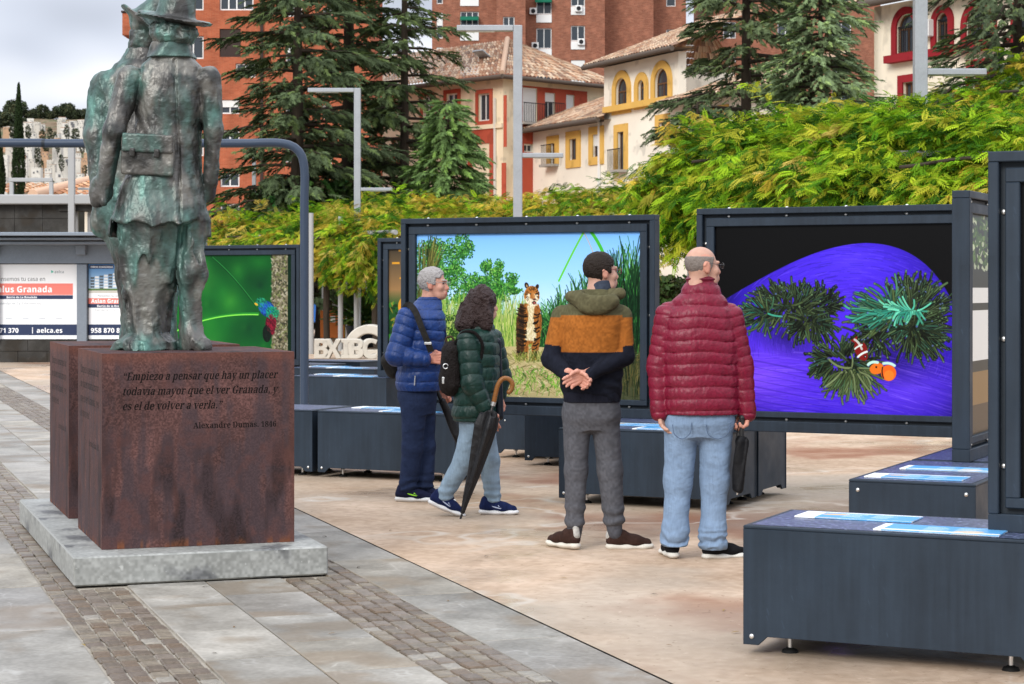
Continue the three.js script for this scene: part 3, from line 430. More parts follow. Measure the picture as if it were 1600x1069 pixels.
// ------------------------------------------------------------------ bent tube frame behind the statue
{
  const d = 19, y = 1.5 + (HY - 224) / F * d, xr = (475.5 - 800) / F * d, tm = mat({ color: [0.042, 0.062, 0.1], map: paintT, rough: 0.35, size: 0.7 });
  const g = thing('tube_frame', 'blue grey bent steel tube frame arching behind the bronze figures', 'frame', undefined, [xr, 0, -d]);
  mesh('corner_tube', tube([[0, 0, 0], [0, y - 0.6, 0], [0, y - 0.24, 0], [-0.03, y - 0.11, 0], [-0.1, y - 0.035, 0], [-0.22, y, 0], [-0.6, y, 0], [-2.49, y, 0]], 0.042, 90, 14), tm, g);
  mesh('top_tube', tube([[-2.5, y + 0.004, 0], [-5, y + 0.004, 0], [-7.2, y + 0.004, 0]], 0.042, 20, 14), tm, g);
  mesh('tube_joint', (() => { const r = new THREE.CylinderGeometry(0.0435, 0.0435, 0.03, 14); r.rotateZ(Math.PI / 2); r.translate(-2.495, y + 0.002, 0); return r; })(), steelDarkM, g);
  mesh('post', tube([[-7.2, y, 0], [-7.26, y - 0.1, 0], [-7.28, y - 0.3, 0], [-7.28, 0, 0]], 0.042, 40, 14), tm, g);
  mesh('base_plate', [cbox(0.2, 0.012, 0.2, 0, 0.006, 0, 0.003), cbox(0.2, 0.012, 0.2, -7.28, 0.006, 0, 0.003)], tm, g);
}
// ------------------------------------------------------------------ distance fields -> meshes (surface nets)
const V = { add: (a, b) => [a[0] + b[0], a[1] + b[1], a[2] + b[2]], sub: (a, b) => [a[0] - b[0], a[1] - b[1], a[2] - b[2]], mul: (a, s) => [a[0] * s, a[1] * s, a[2] * s], len: (a) => Math.hypot(a[0], a[1], a[2]), norm: (a) => V.mul(a, 1 / (V.len(a) || 1)), cross: (a, b) => [a[1] * b[2] - a[2] * b[1], a[2] * b[0] - a[0] * b[2], a[0] * b[1] - a[1] * b[0]], dot: (a, b) => a[0] * b[0] + a[1] * b[1] + a[2] * b[2], mix: (a, b, t) => [lerp(a[0], b[0], t), lerp(a[1], b[1], t), lerp(a[2], b[2], t)] };
const smin = (a, b, k) => { const h = Math.max(k - Math.abs(a - b), 0) / k; return Math.min(a, b) - h * h * k * 0.25; };
const smax = (a, b, k) => -smin(-a, -b, k);
function cap(a, b, ra, rb = ra, flat, q) {   // tapered capsule; flat = [direction, factor] squashes it; q = [rows, depth] quilts it along its length
  const dx = b[0] - a[0], dy = b[1] - a[1], dz = b[2] - a[2], l2 = dx * dx + dy * dy + dz * dz || 1e-9, f = flat && V.norm(flat[0]), k = flat ? flat[1] - 1 : 0;
  const [lo, hi] = [[], []]; for (let i = 0; i < 3; i++) { lo.push(Math.min(a[i], b[i]) - Math.max(ra, rb)); hi.push(Math.max(a[i], b[i]) + Math.max(ra, rb)); }
  const fn = (x, y, z) => {
    const px = x - a[0], py = y - a[1], pz = z - a[2]; let t = (px * dx + py * dy + pz * dz) / l2; const t0 = t; t = t < 0 ? 0 : t > 1 ? 1 : t;
    let ex = px - dx * t, ey = py - dy * t, ez = pz - dz * t;
    if (f) { const s = (ex * f[0] + ey * f[1] + ez * f[2]) * k; ex += f[0] * s; ey += f[1] * s; ez += f[2] * s; }
    let r = ra + (rb - ra) * t; if (q) { const s = Math.abs(Math.sin(Math.PI * (t0 * q[0] + (q[2] || 0) + 0.09 * Math.sin((x + z) * 14 + y * 6)))); r += q[1] * (Math.pow(s, 0.3) - 1); }
    return Math.sqrt(ex * ex + ey * ey + ez * ez) - r;
  };
  fn.lo = lo; fn.hi = hi; return fn;
}
function ell(c, r, ax) {   // ellipsoid; ax = three unit axes
  const m = Math.max(...r), fn = (x, y, z) => {
    let px = x - c[0], py = y - c[1], pz = z - c[2];
    if (ax) { const a = px * ax[0][0] + py * ax[0][1] + pz * ax[0][2], b = px * ax[1][0] + py * ax[1][1] + pz * ax[1][2], e = px * ax[2][0] + py * ax[2][1] + pz * ax[2][2]; px = a; py = b; pz = e; }
    const k0 = Math.hypot(px / r[0], py / r[1], pz / r[2]), k1 = Math.hypot(px / (r[0] * r[0]), py / (r[1] * r[1]), pz / (r[2] * r[2])); return k1 < 1e-9 ? -Math.min(...r) : k0 * (k0 - 1) / k1;
  };
  fn.lo = [c[0] - m, c[1] - m, c[2] - m]; fn.hi = [c[0] + m, c[1] + m, c[2] + m]; return fn;
}
function stack(rows, q, pow = 2.3, turn = 0) {   // trunk of ovals: rows [y, cx, cz, rx, rz] from low to high; q(y, angle) adds relief
  const n = rows.length, cs = Math.cos(turn), sn = Math.sin(turn), lo = [1e9, rows[0][0] - 0.03, 1e9], hi = [-1e9, rows[n - 1][0] + 0.03, -1e9];
  for (const r of rows) { const m = Math.max(r[3], r[4]); lo[0] = Math.min(lo[0], r[1] - m); hi[0] = Math.max(hi[0], r[1] + m); lo[2] = Math.min(lo[2], r[2] - m); hi[2] = Math.max(hi[2], r[2] + m); }
  const fn = (x, y, z) => {
    let i = 0; while (i < n - 2 && y > rows[i + 1][0]) i++;
    const A = rows[i], B = rows[i + 1]; let t = clamp((y - A[0]) / (B[0] - A[0])); t = t * t * (3 - 2 * t) * 0.5 + t * 0.5;
    const px = x - lerp(A[1], B[1], t), pz = z - lerp(A[2], B[2], t), rx = lerp(A[3], B[3], t), rz = lerp(A[4], B[4], t);
    const lx = px * cs - pz * sn, lz = px * sn + pz * cs, k = Math.pow(Math.pow(Math.abs(lx / rx), pow) + Math.pow(Math.abs(lz / rz), pow), 1 / pow);
    let d = (k - 1) * Math.min(rx, rz) * (k > 1 ? 1 : 1) * 0.92; if (q) d -= q(y, Math.atan2(lz, lx), x, z);
    const dy = Math.max(rows[0][0] - y, y - rows[n - 1][0]);
    return dy > 0 ? (d > 0 ? Math.hypot(d, dy) : dy) : Math.max(d, dy);
  };
  fn.lo = lo; fn.hi = hi; return fn;
}
function union(k, list) {   // smooth union that skips members far away
  const lo = [0, 1, 2].map((i) => Math.min(...list.map((f) => f.lo[i]))), hi = [0, 1, 2].map((i) => Math.max(...list.map((f) => f.hi[i])));
  const fn = (x, y, z) => {
    let d = 1e3;
    for (let i = 0; i < list.length; i++) { const f = list[i], bx = Math.max(f.lo[0] - x, x - f.hi[0], f.lo[1] - y, y - f.hi[1], f.lo[2] - z, z - f.hi[2]); if (bx > 0.09) { if (bx < d) d = Math.min(d, bx); continue; } d = smin(d, f(x, y, z), k); }
    return d;
  };
  fn.lo = lo; fn.hi = hi; return fn;
}
const bounded = (fn, src) => { fn.lo = src.lo; fn.hi = src.hi; return fn; };
function nets(fn, cell, pad = 0.03, color) {
  const lo = fn.lo.map((v) => v - pad), n = [0, 1, 2].map((i) => Math.ceil((fn.hi[i] + pad - lo[i]) / cell) + 2), [nx, ny, nz] = n, S = nx * ny, val = new Float32Array(nx * ny * nz), B = 6;
  for (let k = 0; k < nz; k += B) for (let j = 0; j < ny; j += B) for (let i = 0; i < nx; i += B) {
    const c = fn(lo[0] + (i + B / 2) * cell, lo[1] + (j + B / 2) * cell, lo[2] + (k + B / 2) * cell), skip = Math.abs(c) > B * cell * 1.35 + 0.012, e = [Math.min(i + B, nx), Math.min(j + B, ny), Math.min(k + B, nz)];
    for (let z = k; z < e[2]; z++) for (let y = j; y < e[1]; y++) for (let x = i; x < e[0]; x++) val[z * S + y * nx + x] = skip ? c : fn(lo[0] + x * cell, lo[1] + y * cell, lo[2] + z * cell);
  }
  const id = new Int32Array(nx * ny * nz).fill(-1), pos = [], nor = [], idx = [];
  for (let z = 0; z < nz - 1; z++) for (let y = 0; y < ny - 1; y++) for (let x = 0; x < nx - 1; x++) {
    const o = z * S + y * nx + x, v = [val[o], val[o + 1], val[o + nx], val[o + nx + 1], val[o + S], val[o + S + 1], val[o + S + nx], val[o + S + nx + 1]]; let m = 0; for (let b = 0; b < 8; b++) if (v[b] < 0) m |= 1 << b;
    if (m === 0 || m === 255) continue;
    let sx = 0, sy = 0, sz = 0, cnt = 0;
    for (let a = 0; a < 8; a++) for (let ax = 0; ax < 3; ax++) { const b = a | (1 << ax); if (b === a || (v[a] < 0) === (v[b] < 0)) continue; const t = v[a] / (v[a] - v[b]); sx += (a & 1) + (ax === 0 ? t : 0); sy += ((a >> 1) & 1) + (ax === 1 ? t : 0); sz += ((a >> 2) & 1) + (ax === 2 ? t : 0); cnt++; }
    const fx = sx / cnt, fy = sy / cnt, fz = sz / cnt; id[o] = pos.length / 3; pos.push(lo[0] + (x + fx) * cell, lo[1] + (y + fy) * cell, lo[2] + (z + fz) * cell);
    const l = lerp, gx = l(l(v[1] - v[0], v[3] - v[2], fy), l(v[5] - v[4], v[7] - v[6], fy), fz), gy = l(l(v[2] - v[0], v[3] - v[1], fx), l(v[6] - v[4], v[7] - v[5], fx), fz), gz = l(l(v[4] - v[0], v[5] - v[1], fx), l(v[6] - v[2], v[7] - v[3], fx), fy), g = Math.hypot(gx, gy, gz) || 1; nor.push(gx / g, gy / g, gz / g);
  }
  for (let z = 1; z < nz - 1; z++) for (let y = 1; y < ny - 1; y++) for (let x = 1; x < nx - 1; x++) {
    const o = z * S + y * nx + x, a = val[o] < 0;
    const quad = (p, q, r, s, flip) => { p = id[p]; q = id[q]; r = id[r]; s = id[s]; if (p < 0 || q < 0 || r < 0 || s < 0) return; if (flip) idx.push(p, r, q, p, s, r); else idx.push(p, q, r, p, r, s); };
    if (a !== val[o + 1] < 0) quad(o - nx - S, o - S, o, o - nx, !a);
    if (a !== val[o + nx] < 0) quad(o - 1 - S, o - 1, o, o - S, !a);
    if (a !== val[o + S] < 0) quad(o - 1 - nx, o - nx, o, o - 1, !a);
  }
  const g = new THREE.BufferGeometry(); g.setAttribute('position', new THREE.Float32BufferAttribute(pos, 3)); g.setAttribute('normal', new THREE.Float32BufferAttribute(nor, 3)); g.setIndex(idx);
  const uv = new Float32Array(pos.length / 3 * 2); for (let i = 0; i < uv.length / 2; i++) { uv[i * 2] = pos[i * 3] + pos[i * 3 + 2] * 0.7; uv[i * 2 + 1] = pos[i * 3 + 1] + pos[i * 3 + 2] * 0.35; } g.setAttribute('uv', new THREE.BufferAttribute(uv, 2));
  if (color) { const col = new Float32Array(pos.length); for (let i = 0; i < pos.length; i += 3) { const c = color(pos[i], pos[i + 1], pos[i + 2], nor[i], nor[i + 1], nor[i + 2]); col[i] = c[0]; col[i + 1] = c[1]; col[i + 2] = c[2]; } g.setAttribute('color', new THREE.BufferAttribute(col, 3)); }
  return g;
}
function mergeColored(list) { return mergeGeometries(list.map((g) => { const n = g.index ? g.toNonIndexed() : g; return n; })); }

// ------------------------------------------------------------------ people
const skinM = mat({ rough: 0.5, vertexColors: true, bump: fineT, bumpScale: 0.0006, size: 0.12, specularIntensity: 0.6 });
const clothT = tex(128, (u, v) => { const a = 214 + 40 * (tfb(u, v, 32, 4, 1) - 0.5) + 24 * (tfb(u, v, 4, 6, 3) - 0.5); return [a, a, a]; });
const denimT = tex(256, (u, v) => { const t = Math.sin((u + v) * Math.PI * 2 * 64) * 9, a = 206 + t + 40 * (tfb(u, v, 6, 6, 4) - 0.5) + 20 * (tfb(u, v * 0.2, 50, 9, 2) - 0.5); return [a, a, a * 1.01]; });
const crinkleT = tex(256, (u, v) => 255 * (1 - 1.8 * Math.abs(tfb(u, v, 6, 15, 4) - 0.5)), false);
const nylon = (c) => mat({ color: c, rough: 0.42, map: clothT, bump: crinkleT, bumpScale: 0.0022, size: 0.2 });
const cloth = (c, o = {}) => mat({ color: c, rough: 0.88, map: clothT, bump: crinkleT, bumpScale: 0.005, size: 0.4, ...o });
const denim = (c) => mat({ color: c, rough: 0.85, map: denimT, bump: crinkleT, bumpScale: 0.006, size: 0.35 });
const folds = (amp, fy, s) => (x, y, z) => amp * (fbm(x * 9 + s, y * fy, z * 9, 3) - 0.5) * 2;
// head in its own axes: r to its right-hand side, u up, f where it looks
function headField(c, yaw, pitch, s, o = {}) {
  const f = V.norm([Math.sin(yaw) * Math.cos(pitch), Math.sin(pitch), Math.cos(yaw) * Math.cos(pitch)]), r = V.norm(V.cross(f, [0, 1, 0])), u = V.cross(r, f);
  const P = (a, b, e) => V.add(c, V.add(V.mul(r, a * s), V.add(V.mul(u, b * s), V.mul(f, e * s)))), A = [r, u, f], E = (p, q) => ell(P(...p), q.map((k) => k * s), A), C = (p, q, ra, rb) => cap(P(...p), P(...q), ra * s, (rb ?? ra) * s);
  const skull = union(0.03, [E([0, 0.03, -0.018], [0.076, 0.088, 0.095]), E([0, -0.035, 0.028], [0.06, 0.075, 0.066]), C([-0.03, -0.085, 0.05], [0.03, -0.085, 0.05], 0.026), E([0, -0.088, 0.074], [0.02, 0.016, 0.016])]);
  const feat = [C([0, 0.008, 0.09], [0, -0.028, 0.107], 0.0078, 0.0105), C([-0.011, -0.034, 0.096], [0.011, -0.034, 0.096], 0.0075), C([-0.04, 0.028, 0.082], [-0.012, 0.026, 0.093], 0.0075), C([0.04, 0.028, 0.082], [0.012, 0.026, 0.093], 0.0075), C([-0.017, -0.062, 0.09], [0.017, -0.062, 0.09], 0.0075), C([-0.014, -0.072, 0.088], [0.014, -0.072, 0.088], 0.008), E([-0.045, -0.025, 0.062], [0.02, 0.022, 0.02]), E([0.045, -0.025, 0.062], [0.02, 0.022, 0.02])];
  const ears = [-1, 1].map((k) => union(0.008, [E([k * 0.077, -0.006, -0.012], [0.009, 0.031, 0.019]), C([k * 0.081, 0.02, -0.022], [k * 0.083, 0.006, -0.031], 0.0055), C([k * 0.074, -0.032, -0.004], [k * 0.076, -0.026, -0.008], 0.008)]));
  const neck = C([0, -0.05, -0.03], [0, -0.19, -0.05], 0.052, 0.058);
  const all = union(0.018, [skull, ...feat, ...ears]), whole = union(0.03, [all, neck]);
  const eyes = [-1, 1].map((k) => E([k * 0.031, 0.006, 0.096], [0.015, 0.01, 0.012]));
  const d = bounded((x, y, z) => { let v = whole(x, y, z); for (const e of eyes) v = smax(v, -e(x, y, z), 0.012); return v; }, whole);
  const local = (x, y, z) => { const p = [(x - c[0]) / s, (y - c[1]) / s, (z - c[2]) / s]; return [V.dot(p, r), V.dot(p, u), V.dot(p, f)]; };
  const skin = o.skin || [0.5, 0.27, 0.19];
  const color = (x, y, z) => { const [a, b, e] = local(x, y, z), n = 0.85 + 0.3 * fbm(x * 60, y * 60, z * 60, 3); let k = skin.map((q) => q * n); if (e > 0.075 && Math.abs(a) < 0.026 && b < -0.057 && b > -0.08) k = [0.42, 0.16, 0.13]; if (e > 0.075 && Math.abs(Math.abs(a) - 0.031) < 0.013 && Math.abs(b - 0.006) < 0.006) k = [0.06, 0.04, 0.035]; if (o.brow && e > 0.07 && Math.abs(Math.abs(a) - 0.03) < 0.018 && Math.abs(b - 0.031) < 0.006) k = o.brow; if (Math.abs(a) > 0.066 || (e > 0.095 && b < 0)) k = [k[0] * 1.12, k[1] * 0.92, k[2] * 0.9]; if (o.beard && e > 0.0 && b < -0.045) k = V.mix(k, o.beard, 0.4 * fbm(x * 200, y * 200, z * 200, 2)); return k; };
  return { d, skull, P, E, C, A, s, color, local, f, r, u };
}
function hairGeo(h, keep, thick, rough, cell = 0.004) {   // a shell over the skull where keep(r, u, f) > 0
  const sk = h.skull, fn = (x, y, z) => { const l = h.local(x, y, z); return smax(sk(x, y, z) - thick * h.s - rough * (fbm(x * 70, y * 45, z * 70, 3) - 0.5) * 2, -keep(...l) * h.s, 0.01); };
  return nets(bounded(fn, sk), cell, 0.04);
}
function handCaps(w, dir, side, curl, o = {}) {   // five bent fingers: dir along the palm, side towards the thumb; fingers curl about side, away from the back of the hand
  dir = V.norm(dir); side = V.norm(V.sub(side, V.mul(dir, V.dot(side, dir)))); const back = V.mul(V.cross(dir, side), o.flip ? -1 : 1), out = [], s = o.s || 1, pt = (a, b, e) => V.add(w, V.add(V.mul(dir, a * s), V.add(V.mul(side, b * s), V.mul(back, e * s))));
  const L = [0.07, 0.078, 0.073, 0.057];
  out.push(cap(pt(-0.03, 0, 0), pt(0.012, 0, 0), 0.026 * s, 0.025 * s, [back, 1.35]));
  for (let i = 0; i < 4; i++) {
    const b = 0.03 - i * 0.02, kn = 0.086 - [0.004, 0, 0.004, 0.013][i]; out.push(cap(pt(0.012, b * 0.62, 0), pt(kn, b, 0), 0.0145 * s, 0.0118 * s));
    let p = pt(kn, b, 0), ang = 0; const sp = (1.5 - i) * 0.05;
    for (let j = 0; j < 3; j++) { ang += (Array.isArray(curl) ? curl[i] : curl) * [0.75, 1, 0.7][j]; const l = L[i] * [0.44, 0.3, 0.26][j] * s, v = V.add(V.mul(dir, Math.cos(ang) * l), V.add(V.mul(back, -Math.sin(ang) * l), V.mul(side, sp * l))), q = V.add(p, v); out.push(cap(p, q, [0.0098, 0.009, 0.0083][j] * s, [0.009, 0.0083, 0.0072][j] * s)); p = q; }
  }
  const tc = o.thumb ?? 0.5, t0 = pt(0.016, 0.018, -0.004), t1 = pt(0.046, 0.045, -0.012 - 0.012 * tc), t2 = pt(0.076 - 0.006 * tc, 0.05 - 0.022 * tc, -0.02 - 0.022 * tc), t3 = pt(0.097 - 0.014 * tc, 0.046 - 0.036 * tc, -0.026 - 0.026 * tc);
  out.push(cap(t0, t1, 0.016 * s, 0.0125 * s), cap(t1, t2, 0.0118 * s, 0.0102 * s), cap(t2, t3, 0.01 * s, 0.008 * s)); return out;
}
const handGeo = (caps, color) => nets(union(0.008, caps), 0.0034, 0.015, color);
function shoe(parent, heel, dirv, up, len, mats, o = {}) {   // heel, toe direction and up give the shoe's own axes
  const g = new THREE.Group(); g.name = 'shoe'; parent.add(g);
  const f = V.norm(dirv), u0 = V.norm(V.sub(up, V.mul(f, V.dot(up, f)))), r = V.cross(f, u0), P = (a, b, c) => V.add(heel, V.add(V.mul(f, a * len), V.add(V.mul(u0, b), V.mul(r, c)))), A = [r, u0, f];
  const hgt = o.sole || 0.03;
  const soleF = union(0.03, [cap(P(0.13, hgt * 0.62, 0), P(0.45, hgt * 0.5, 0.002), 0.036, 0.036, [u0, 0.036 / (hgt * 0.62)]), cap(P(0.45, hgt * 0.5, 0), P(0.8, hgt * 0.5, 0), 0.037, 0.043, [u0, 0.04 / (hgt * 0.5)]), cap(P(0.8, hgt * 0.52, 0), P(0.9, hgt * 0.62, 0), 0.04, 0.031, [u0, 0.036 / (hgt * 0.5)])]);
  const upperF = union(0.035, [cap(P(0.13, hgt + 0.02, 0), P(0.17, hgt + 0.062, 0), 0.033, 0.03), cap(P(0.3, hgt + 0.02, 0), P(0.34, hgt + 0.05, 0), 0.034, 0.03), cap(P(0.3, hgt + 0.035, 0), P(0.62, hgt + 0.014, 0), 0.034, 0.035), cap(P(0.6, hgt + 0.006, 0), P(0.86, hgt + 0.0, 0), 0.037, 0.03)]);
  const up2 = bounded((x, y, z) => { const b = (x - heel[0]) * u0[0] + (y - heel[1]) * u0[1] + (z - heel[2]) * u0[2]; return smax(upperF(x, y, z), hgt * 0.75 - b, 0.006); }, upperF);
  mesh('sole', nets(soleF, 0.0055, 0.02), mats.sole, g); mesh('upper', nets(up2, 0.0055, 0.02), mats.upper, g);
  if (mats.lace) for (let i = 0; i < 4; i++) { const a = 0.4 + i * 0.075, y = hgt + 0.07 - i * 0.0078; mesh('lace', tube([P(a, y - 0.014, -0.022), P(a + 0.01, y, 0), P(a + 0.02, y - 0.014, 0.022)], 0.0035, 8, 5), mats.lace, g); }
  if (mats.stripe) for (const k of [-1, 1]) mesh('side_stripe', tube([P(0.5, hgt + 0.03, k * 0.036), P(0.6, hgt + 0.012, k * 0.0405), P(0.42, hgt + 0.02, k * 0.039), P(0.26, hgt + 0.038, k * 0.036)], 0.0045, 16, 5), mats.stripe, g);
  if (mats.tab) mesh('heel_tab', nets(cap(P(0.07, hgt + 0.045, 0), P(0.1, hgt + 0.088, 0), 0.022, 0.02, [f, 1.2]), 0.005, 0.01), mats.tab, g);
  return g;
}
function glasses(parent, h, m, y = 0.008) {
  const g = new THREE.Group(); g.name = 'glasses'; parent.add(g); const ring = (k) => { const c = []; for (let i = 0; i < 14; i++) { const a = i / 14 * 6.283; c.push(h.P(k * 0.033 + 0.025 * Math.cos(a), y + 0.017 * Math.sin(a), 0.116 - 0.006 * Math.abs(Math.cos(a)))); } return tube(c, 0.0011, 28, 6, true); };
  mesh('rim', ring(-1), m, g); mesh('rim', ring(1), m, g); mesh('bridge', tube([h.P(-0.009, y + 0.005, 0.115), h.P(0, y + 0.009, 0.118), h.P(0.009, y + 0.005, 0.115)], 0.0018, 6, 6), m, g);
  for (const k of [-1, 1]) mesh('temple', tube([h.P(k * 0.057, y + 0.004, 0.112), h.P(k * 0.078, y + 0.006, 0.07), h.P(k * 0.082, y + 0.008, 0.0), h.P(k * 0.08, y - 0.008, -0.03)], 0.0015, 14, 6), m, g);
  const lm = mat({ color: 0xffffff, rough: 0.02, transmission: 1 }); for (const k of [-1, 1]) { const s = new THREE.CircleGeometry(1, 14), p = s.attributes.position; for (let i = 0; i < p.count; i++) { const q = h.P(k * 0.033 + 0.0245 * p.getX(i), y + 0.0165 * p.getY(i), 0.1155 - 0.006 * Math.abs(p.getX(i))); p.setXYZ(i, ...q); } s.computeVertexNormals(); mesh('lens', s, lm, g); }
}
const quilt = (row, amp, ph = 0) => (y, a, x, z) => amp * (0.7 + 0.6 * vn(x * 5, y * 8, z * 5)) * (Math.pow(Math.abs(Math.sin(Math.PI * ((y + 0.016 * (fbm(x * 4 + ph * 9, y * 3, z * 4, 2) - 0.5) + 0.003 * Math.sin(a * 3 + ph) + 0.0022 * Math.sin(x * 23 + y * 9)) / row + ph))), 0.3) - 1) + 0.007 * (fbm(x * 30, y * 17, z * 30, 3) - 0.5) + 0.004 * (fbm(x * 75, y * 30, z * 75, 2) - 0.5);
const frame = (u0, d) => { const s = d / F, J = (u, v, z = 0) => [(u - u0) * s, EYE - (v - HY) * s, z]; J.s = s; return J; };
const personAt = (u0, d, label) => thing('person', label, 'person', undefined, [(u0 - 800) / F * d, 0, -d]);

// ---- man in the maroon puffer jacket, seen from behind
{
  const u0 = 1090, d = 11.02, J = frame(u0, d), g = personAt(u0, d, 'bald man in maroon puffer jacket and pale jeans seen from behind');
  const H = headField(J(1098, 417, 0.02), 1.95, -0.02, 0.93, { skin: [0.46, 0.26, 0.19] });
  const wl = J(1030, 640, 0.03), wr = J(1168, 642, 0.02);
  const bodyF = union(0.05, [stack([[0.86, 0, 0, 0.12, 0.08], [1.2, 0, 0, 0.13, 0.08], [1.34, 0, 0, 0.12, 0.07], [1.42, 0.02, 0, 0.06, 0.05]]), cap(J(1064, 665), J(1059, 752, -0.01), 0.06, 0.045), cap(J(1059, 752, -0.01), J(1054, 850), 0.044, 0.032), cap(J(1118, 665), J(1116, 752, -0.01), 0.06, 0.045), cap(J(1116, 755), J(1113, 852), 0.048, 0.032), cap(J(1046, 496), J(1029, 572), 0.04, 0.034), cap(J(1029, 572), wl, 0.034, 0.026), cap(J(1140, 498), J(1159, 572), 0.04, 0.034), cap(J(1159, 572), wr, 0.034, 0.026), cap(J(1096, 470), J(1097, 430), 0.058, 0.054)]);
  const hl = handGeo(handCaps(wl, [0.25, -1, 0.1], [0.5, 0.1, -1], 0.42, { flip: true, thumb: 0.6, s: 1 }), H.color), hr = handGeo(handCaps(wr, [-0.28, -1, 0.0], [-0.3, 0.1, -1], [0.9, 1, 1, 1], { thumb: 0.8 }), H.color);
  mesh('body', mergeColored([nets(bodyF, 0.014, 0.03, H.color), nets(H.d, 0.0042, 0.02, H.color), hl, hr]), skinM, g);
  mesh('hair', hairGeo(H, (r, u, f) => Math.min(0.062 - u, 0.03 - f + 0.3 * (u), u + 0.075 + 0.0 * r, 1), 0.004, 0.0035), mat({ color: [0.2, 0.17, 0.15], rough: 0.85, bump: crinkleT, bumpScale: 0.004, size: 0.05 }), g);
  glasses(g, H, mat({ color: [0.05, 0.045, 0.045], rough: 0.3, metal: 0.5 }));
  const q = quilt(0.064, 0.0105, 0.1), Jc = [['t', 0]];
  const torso = stack([[J(0, 647)[1], 0.02, 0, 0.212, 0.152], [J(0, 632)[1], 0.015, 0, 0.218, 0.158], [J(0, 590)[1], 0.012, 0, 0.22, 0.152], [J(0, 540)[1], 0.008, 0, 0.222, 0.155], [J(0, 495)[1], 0.005, 0, 0.2, 0.145], [J(0, 472)[1], 0.012, 0, 0.155, 0.12], [J(0, 454)[1], 0.018, 0, 0.11, 0.1], [J(0, 438)[1], 0.02, 0, 0.085, 0.085]], q);
  const arms = [[J(1045, 494), J(1029, 572, 0.0), J(1030, 645, 0.03)], [J(1140, 496), J(1159, 572, 0.0), J(1167, 646, 0.02)]].flatMap(([a, b, c]) => [cap(a, b, 0.08, 0.066, null, [5, 0.009]), cap(b, c, 0.066, 0.05, null, [4, 0.008])]);
  const jf = union(0.011, [torso, union(0.02, arms.slice(0, 2)), union(0.02, arms.slice(2))]);
  const cuff = (w, dir) => cap(V.add(w, V.mul(dir, -0.03)), V.add(w, V.mul(dir, 0.0)), 0.044, 0.042);
  mesh('jacket', nets(jf, 0.0066, 0.03), nylon([0.23, 0.008, 0.034]), g);
  mesh('cuff', nets(cuff(J(1028, 646, 0.03), [0.1, -1, 0]), 0.005, 0.02), nylon([0.19, 0.007, 0.028]), g); mesh('cuff', nets(cuff(J(1169, 647, 0.02), [0, -1, 0]), 0.005, 0.02), nylon([0.19, 0.007, 0.028]), g);
  const col = stack([[J(0, 456)[1], 0.018, -0.005, 0.093, 0.09], [J(0, 440)[1], 0.022, -0.003, 0.087, 0.083], [J(0, 431)[1], 0.02, 0, 0.08, 0.078]], (y) => 0.004 * Math.sin(y * 220)); mesh('collar', nets(col, 0.005, 0.02), nylon([0.18, 0.006, 0.026]), g);
  const fd = folds(0.005, 14, 3), bunch = (y) => sstep(J(0, 815)[1], J(0, 850)[1], y) * 0.007;
  const legF = (hip, knee, ank, hem) => [cap(hip, knee, 0.098, 0.076), cap(knee, ank, 0.074, 0.07), cap(ank, hem, 0.07, 0.076)];
  const tf0 = union(0.045, [stack([[J(0, 682)[1], 0.005, 0, 0.14, 0.105], [J(0, 662)[1], 0.008, 0, 0.182, 0.13], [J(0, 632)[1], 0.01, 0, 0.17, 0.115]]), ...legF(J(1065, 656), J(1060, 752, -0.01), J(1055, 828, 0.01), J(1053, 848, 0.015)), ...legF(J(1119, 656), J(1117, 752, -0.01), J(1113, 832, 0.01), J(1113, 853, 0.015))]);
  const tf = bounded((x, y, z) => smax(tf0(x, y, z) - fd(x, y, z) - bunch(y) * Math.sin(y * 120 + 14 * fbm(x * 12, y * 10, z * 12, 2)), J(0, x < 0 ? 853 : 858)[1] - y, 0.01), tf0);
  mesh('jeans', nets(tf, 0.0075, 0.03), denim([0.29, 0.41, 0.58]), g);
  const seam = mat({ color: [0.09, 0.13, 0.2], rough: 0.9 });
  for (const [a, b] of [[1048, 1078], [1100, 1137]]) mesh('pocket_seam', tube([J(a, 661, 0.127), J(a + 3, 676, 0.132), J((a + b) / 2, 683, 0.132), J(b - 3, 674, 0.131), J(b, 658, 0.127)], 0.0025, 20, 5), seam, g);
  const sm = { sole: mat({ color: [0.62, 0.6, 0.55], rough: 0.6 }), upper: cloth([0.013, 0.013, 0.015]), lace: mat({ color: [0.015, 0.015, 0.017], rough: 0.8 }) };
  shoe(g, J(1053, 872, 0.06), [-0.12, 0, -1], [0, 1, 0], 0.28, sm, { sole: 0.034 }); shoe(g, J(1096, 874.5, 0.02), [1, 0, -0.35], [0, 1, 0], 0.28, sm, { sole: 0.034 });
  // folded umbrella in his hand
  const U = thing('folded_umbrella', 'short folded black umbrella hanging from the hand of the man in maroon', 'umbrella', undefined, [(u0 - 800) / F * d, 0, -d]), um = cloth([0.016, 0.016, 0.018], { rough: 0.6 });
  const uf = cap(J(1157, 690, 0.05), J(1151, 762, 0.05), 0.034, 0.027); mesh('canopy', nets(bounded((x, y, z) => uf(x, y, z) - 0.006 * Math.sin(Math.atan2(z - 0.05, x - 0.26) * 5 + y * 22) - 0.004 * fbm(x * 40, y * 20, z * 40, 2), uf), 0.005, 0.03), um, U);
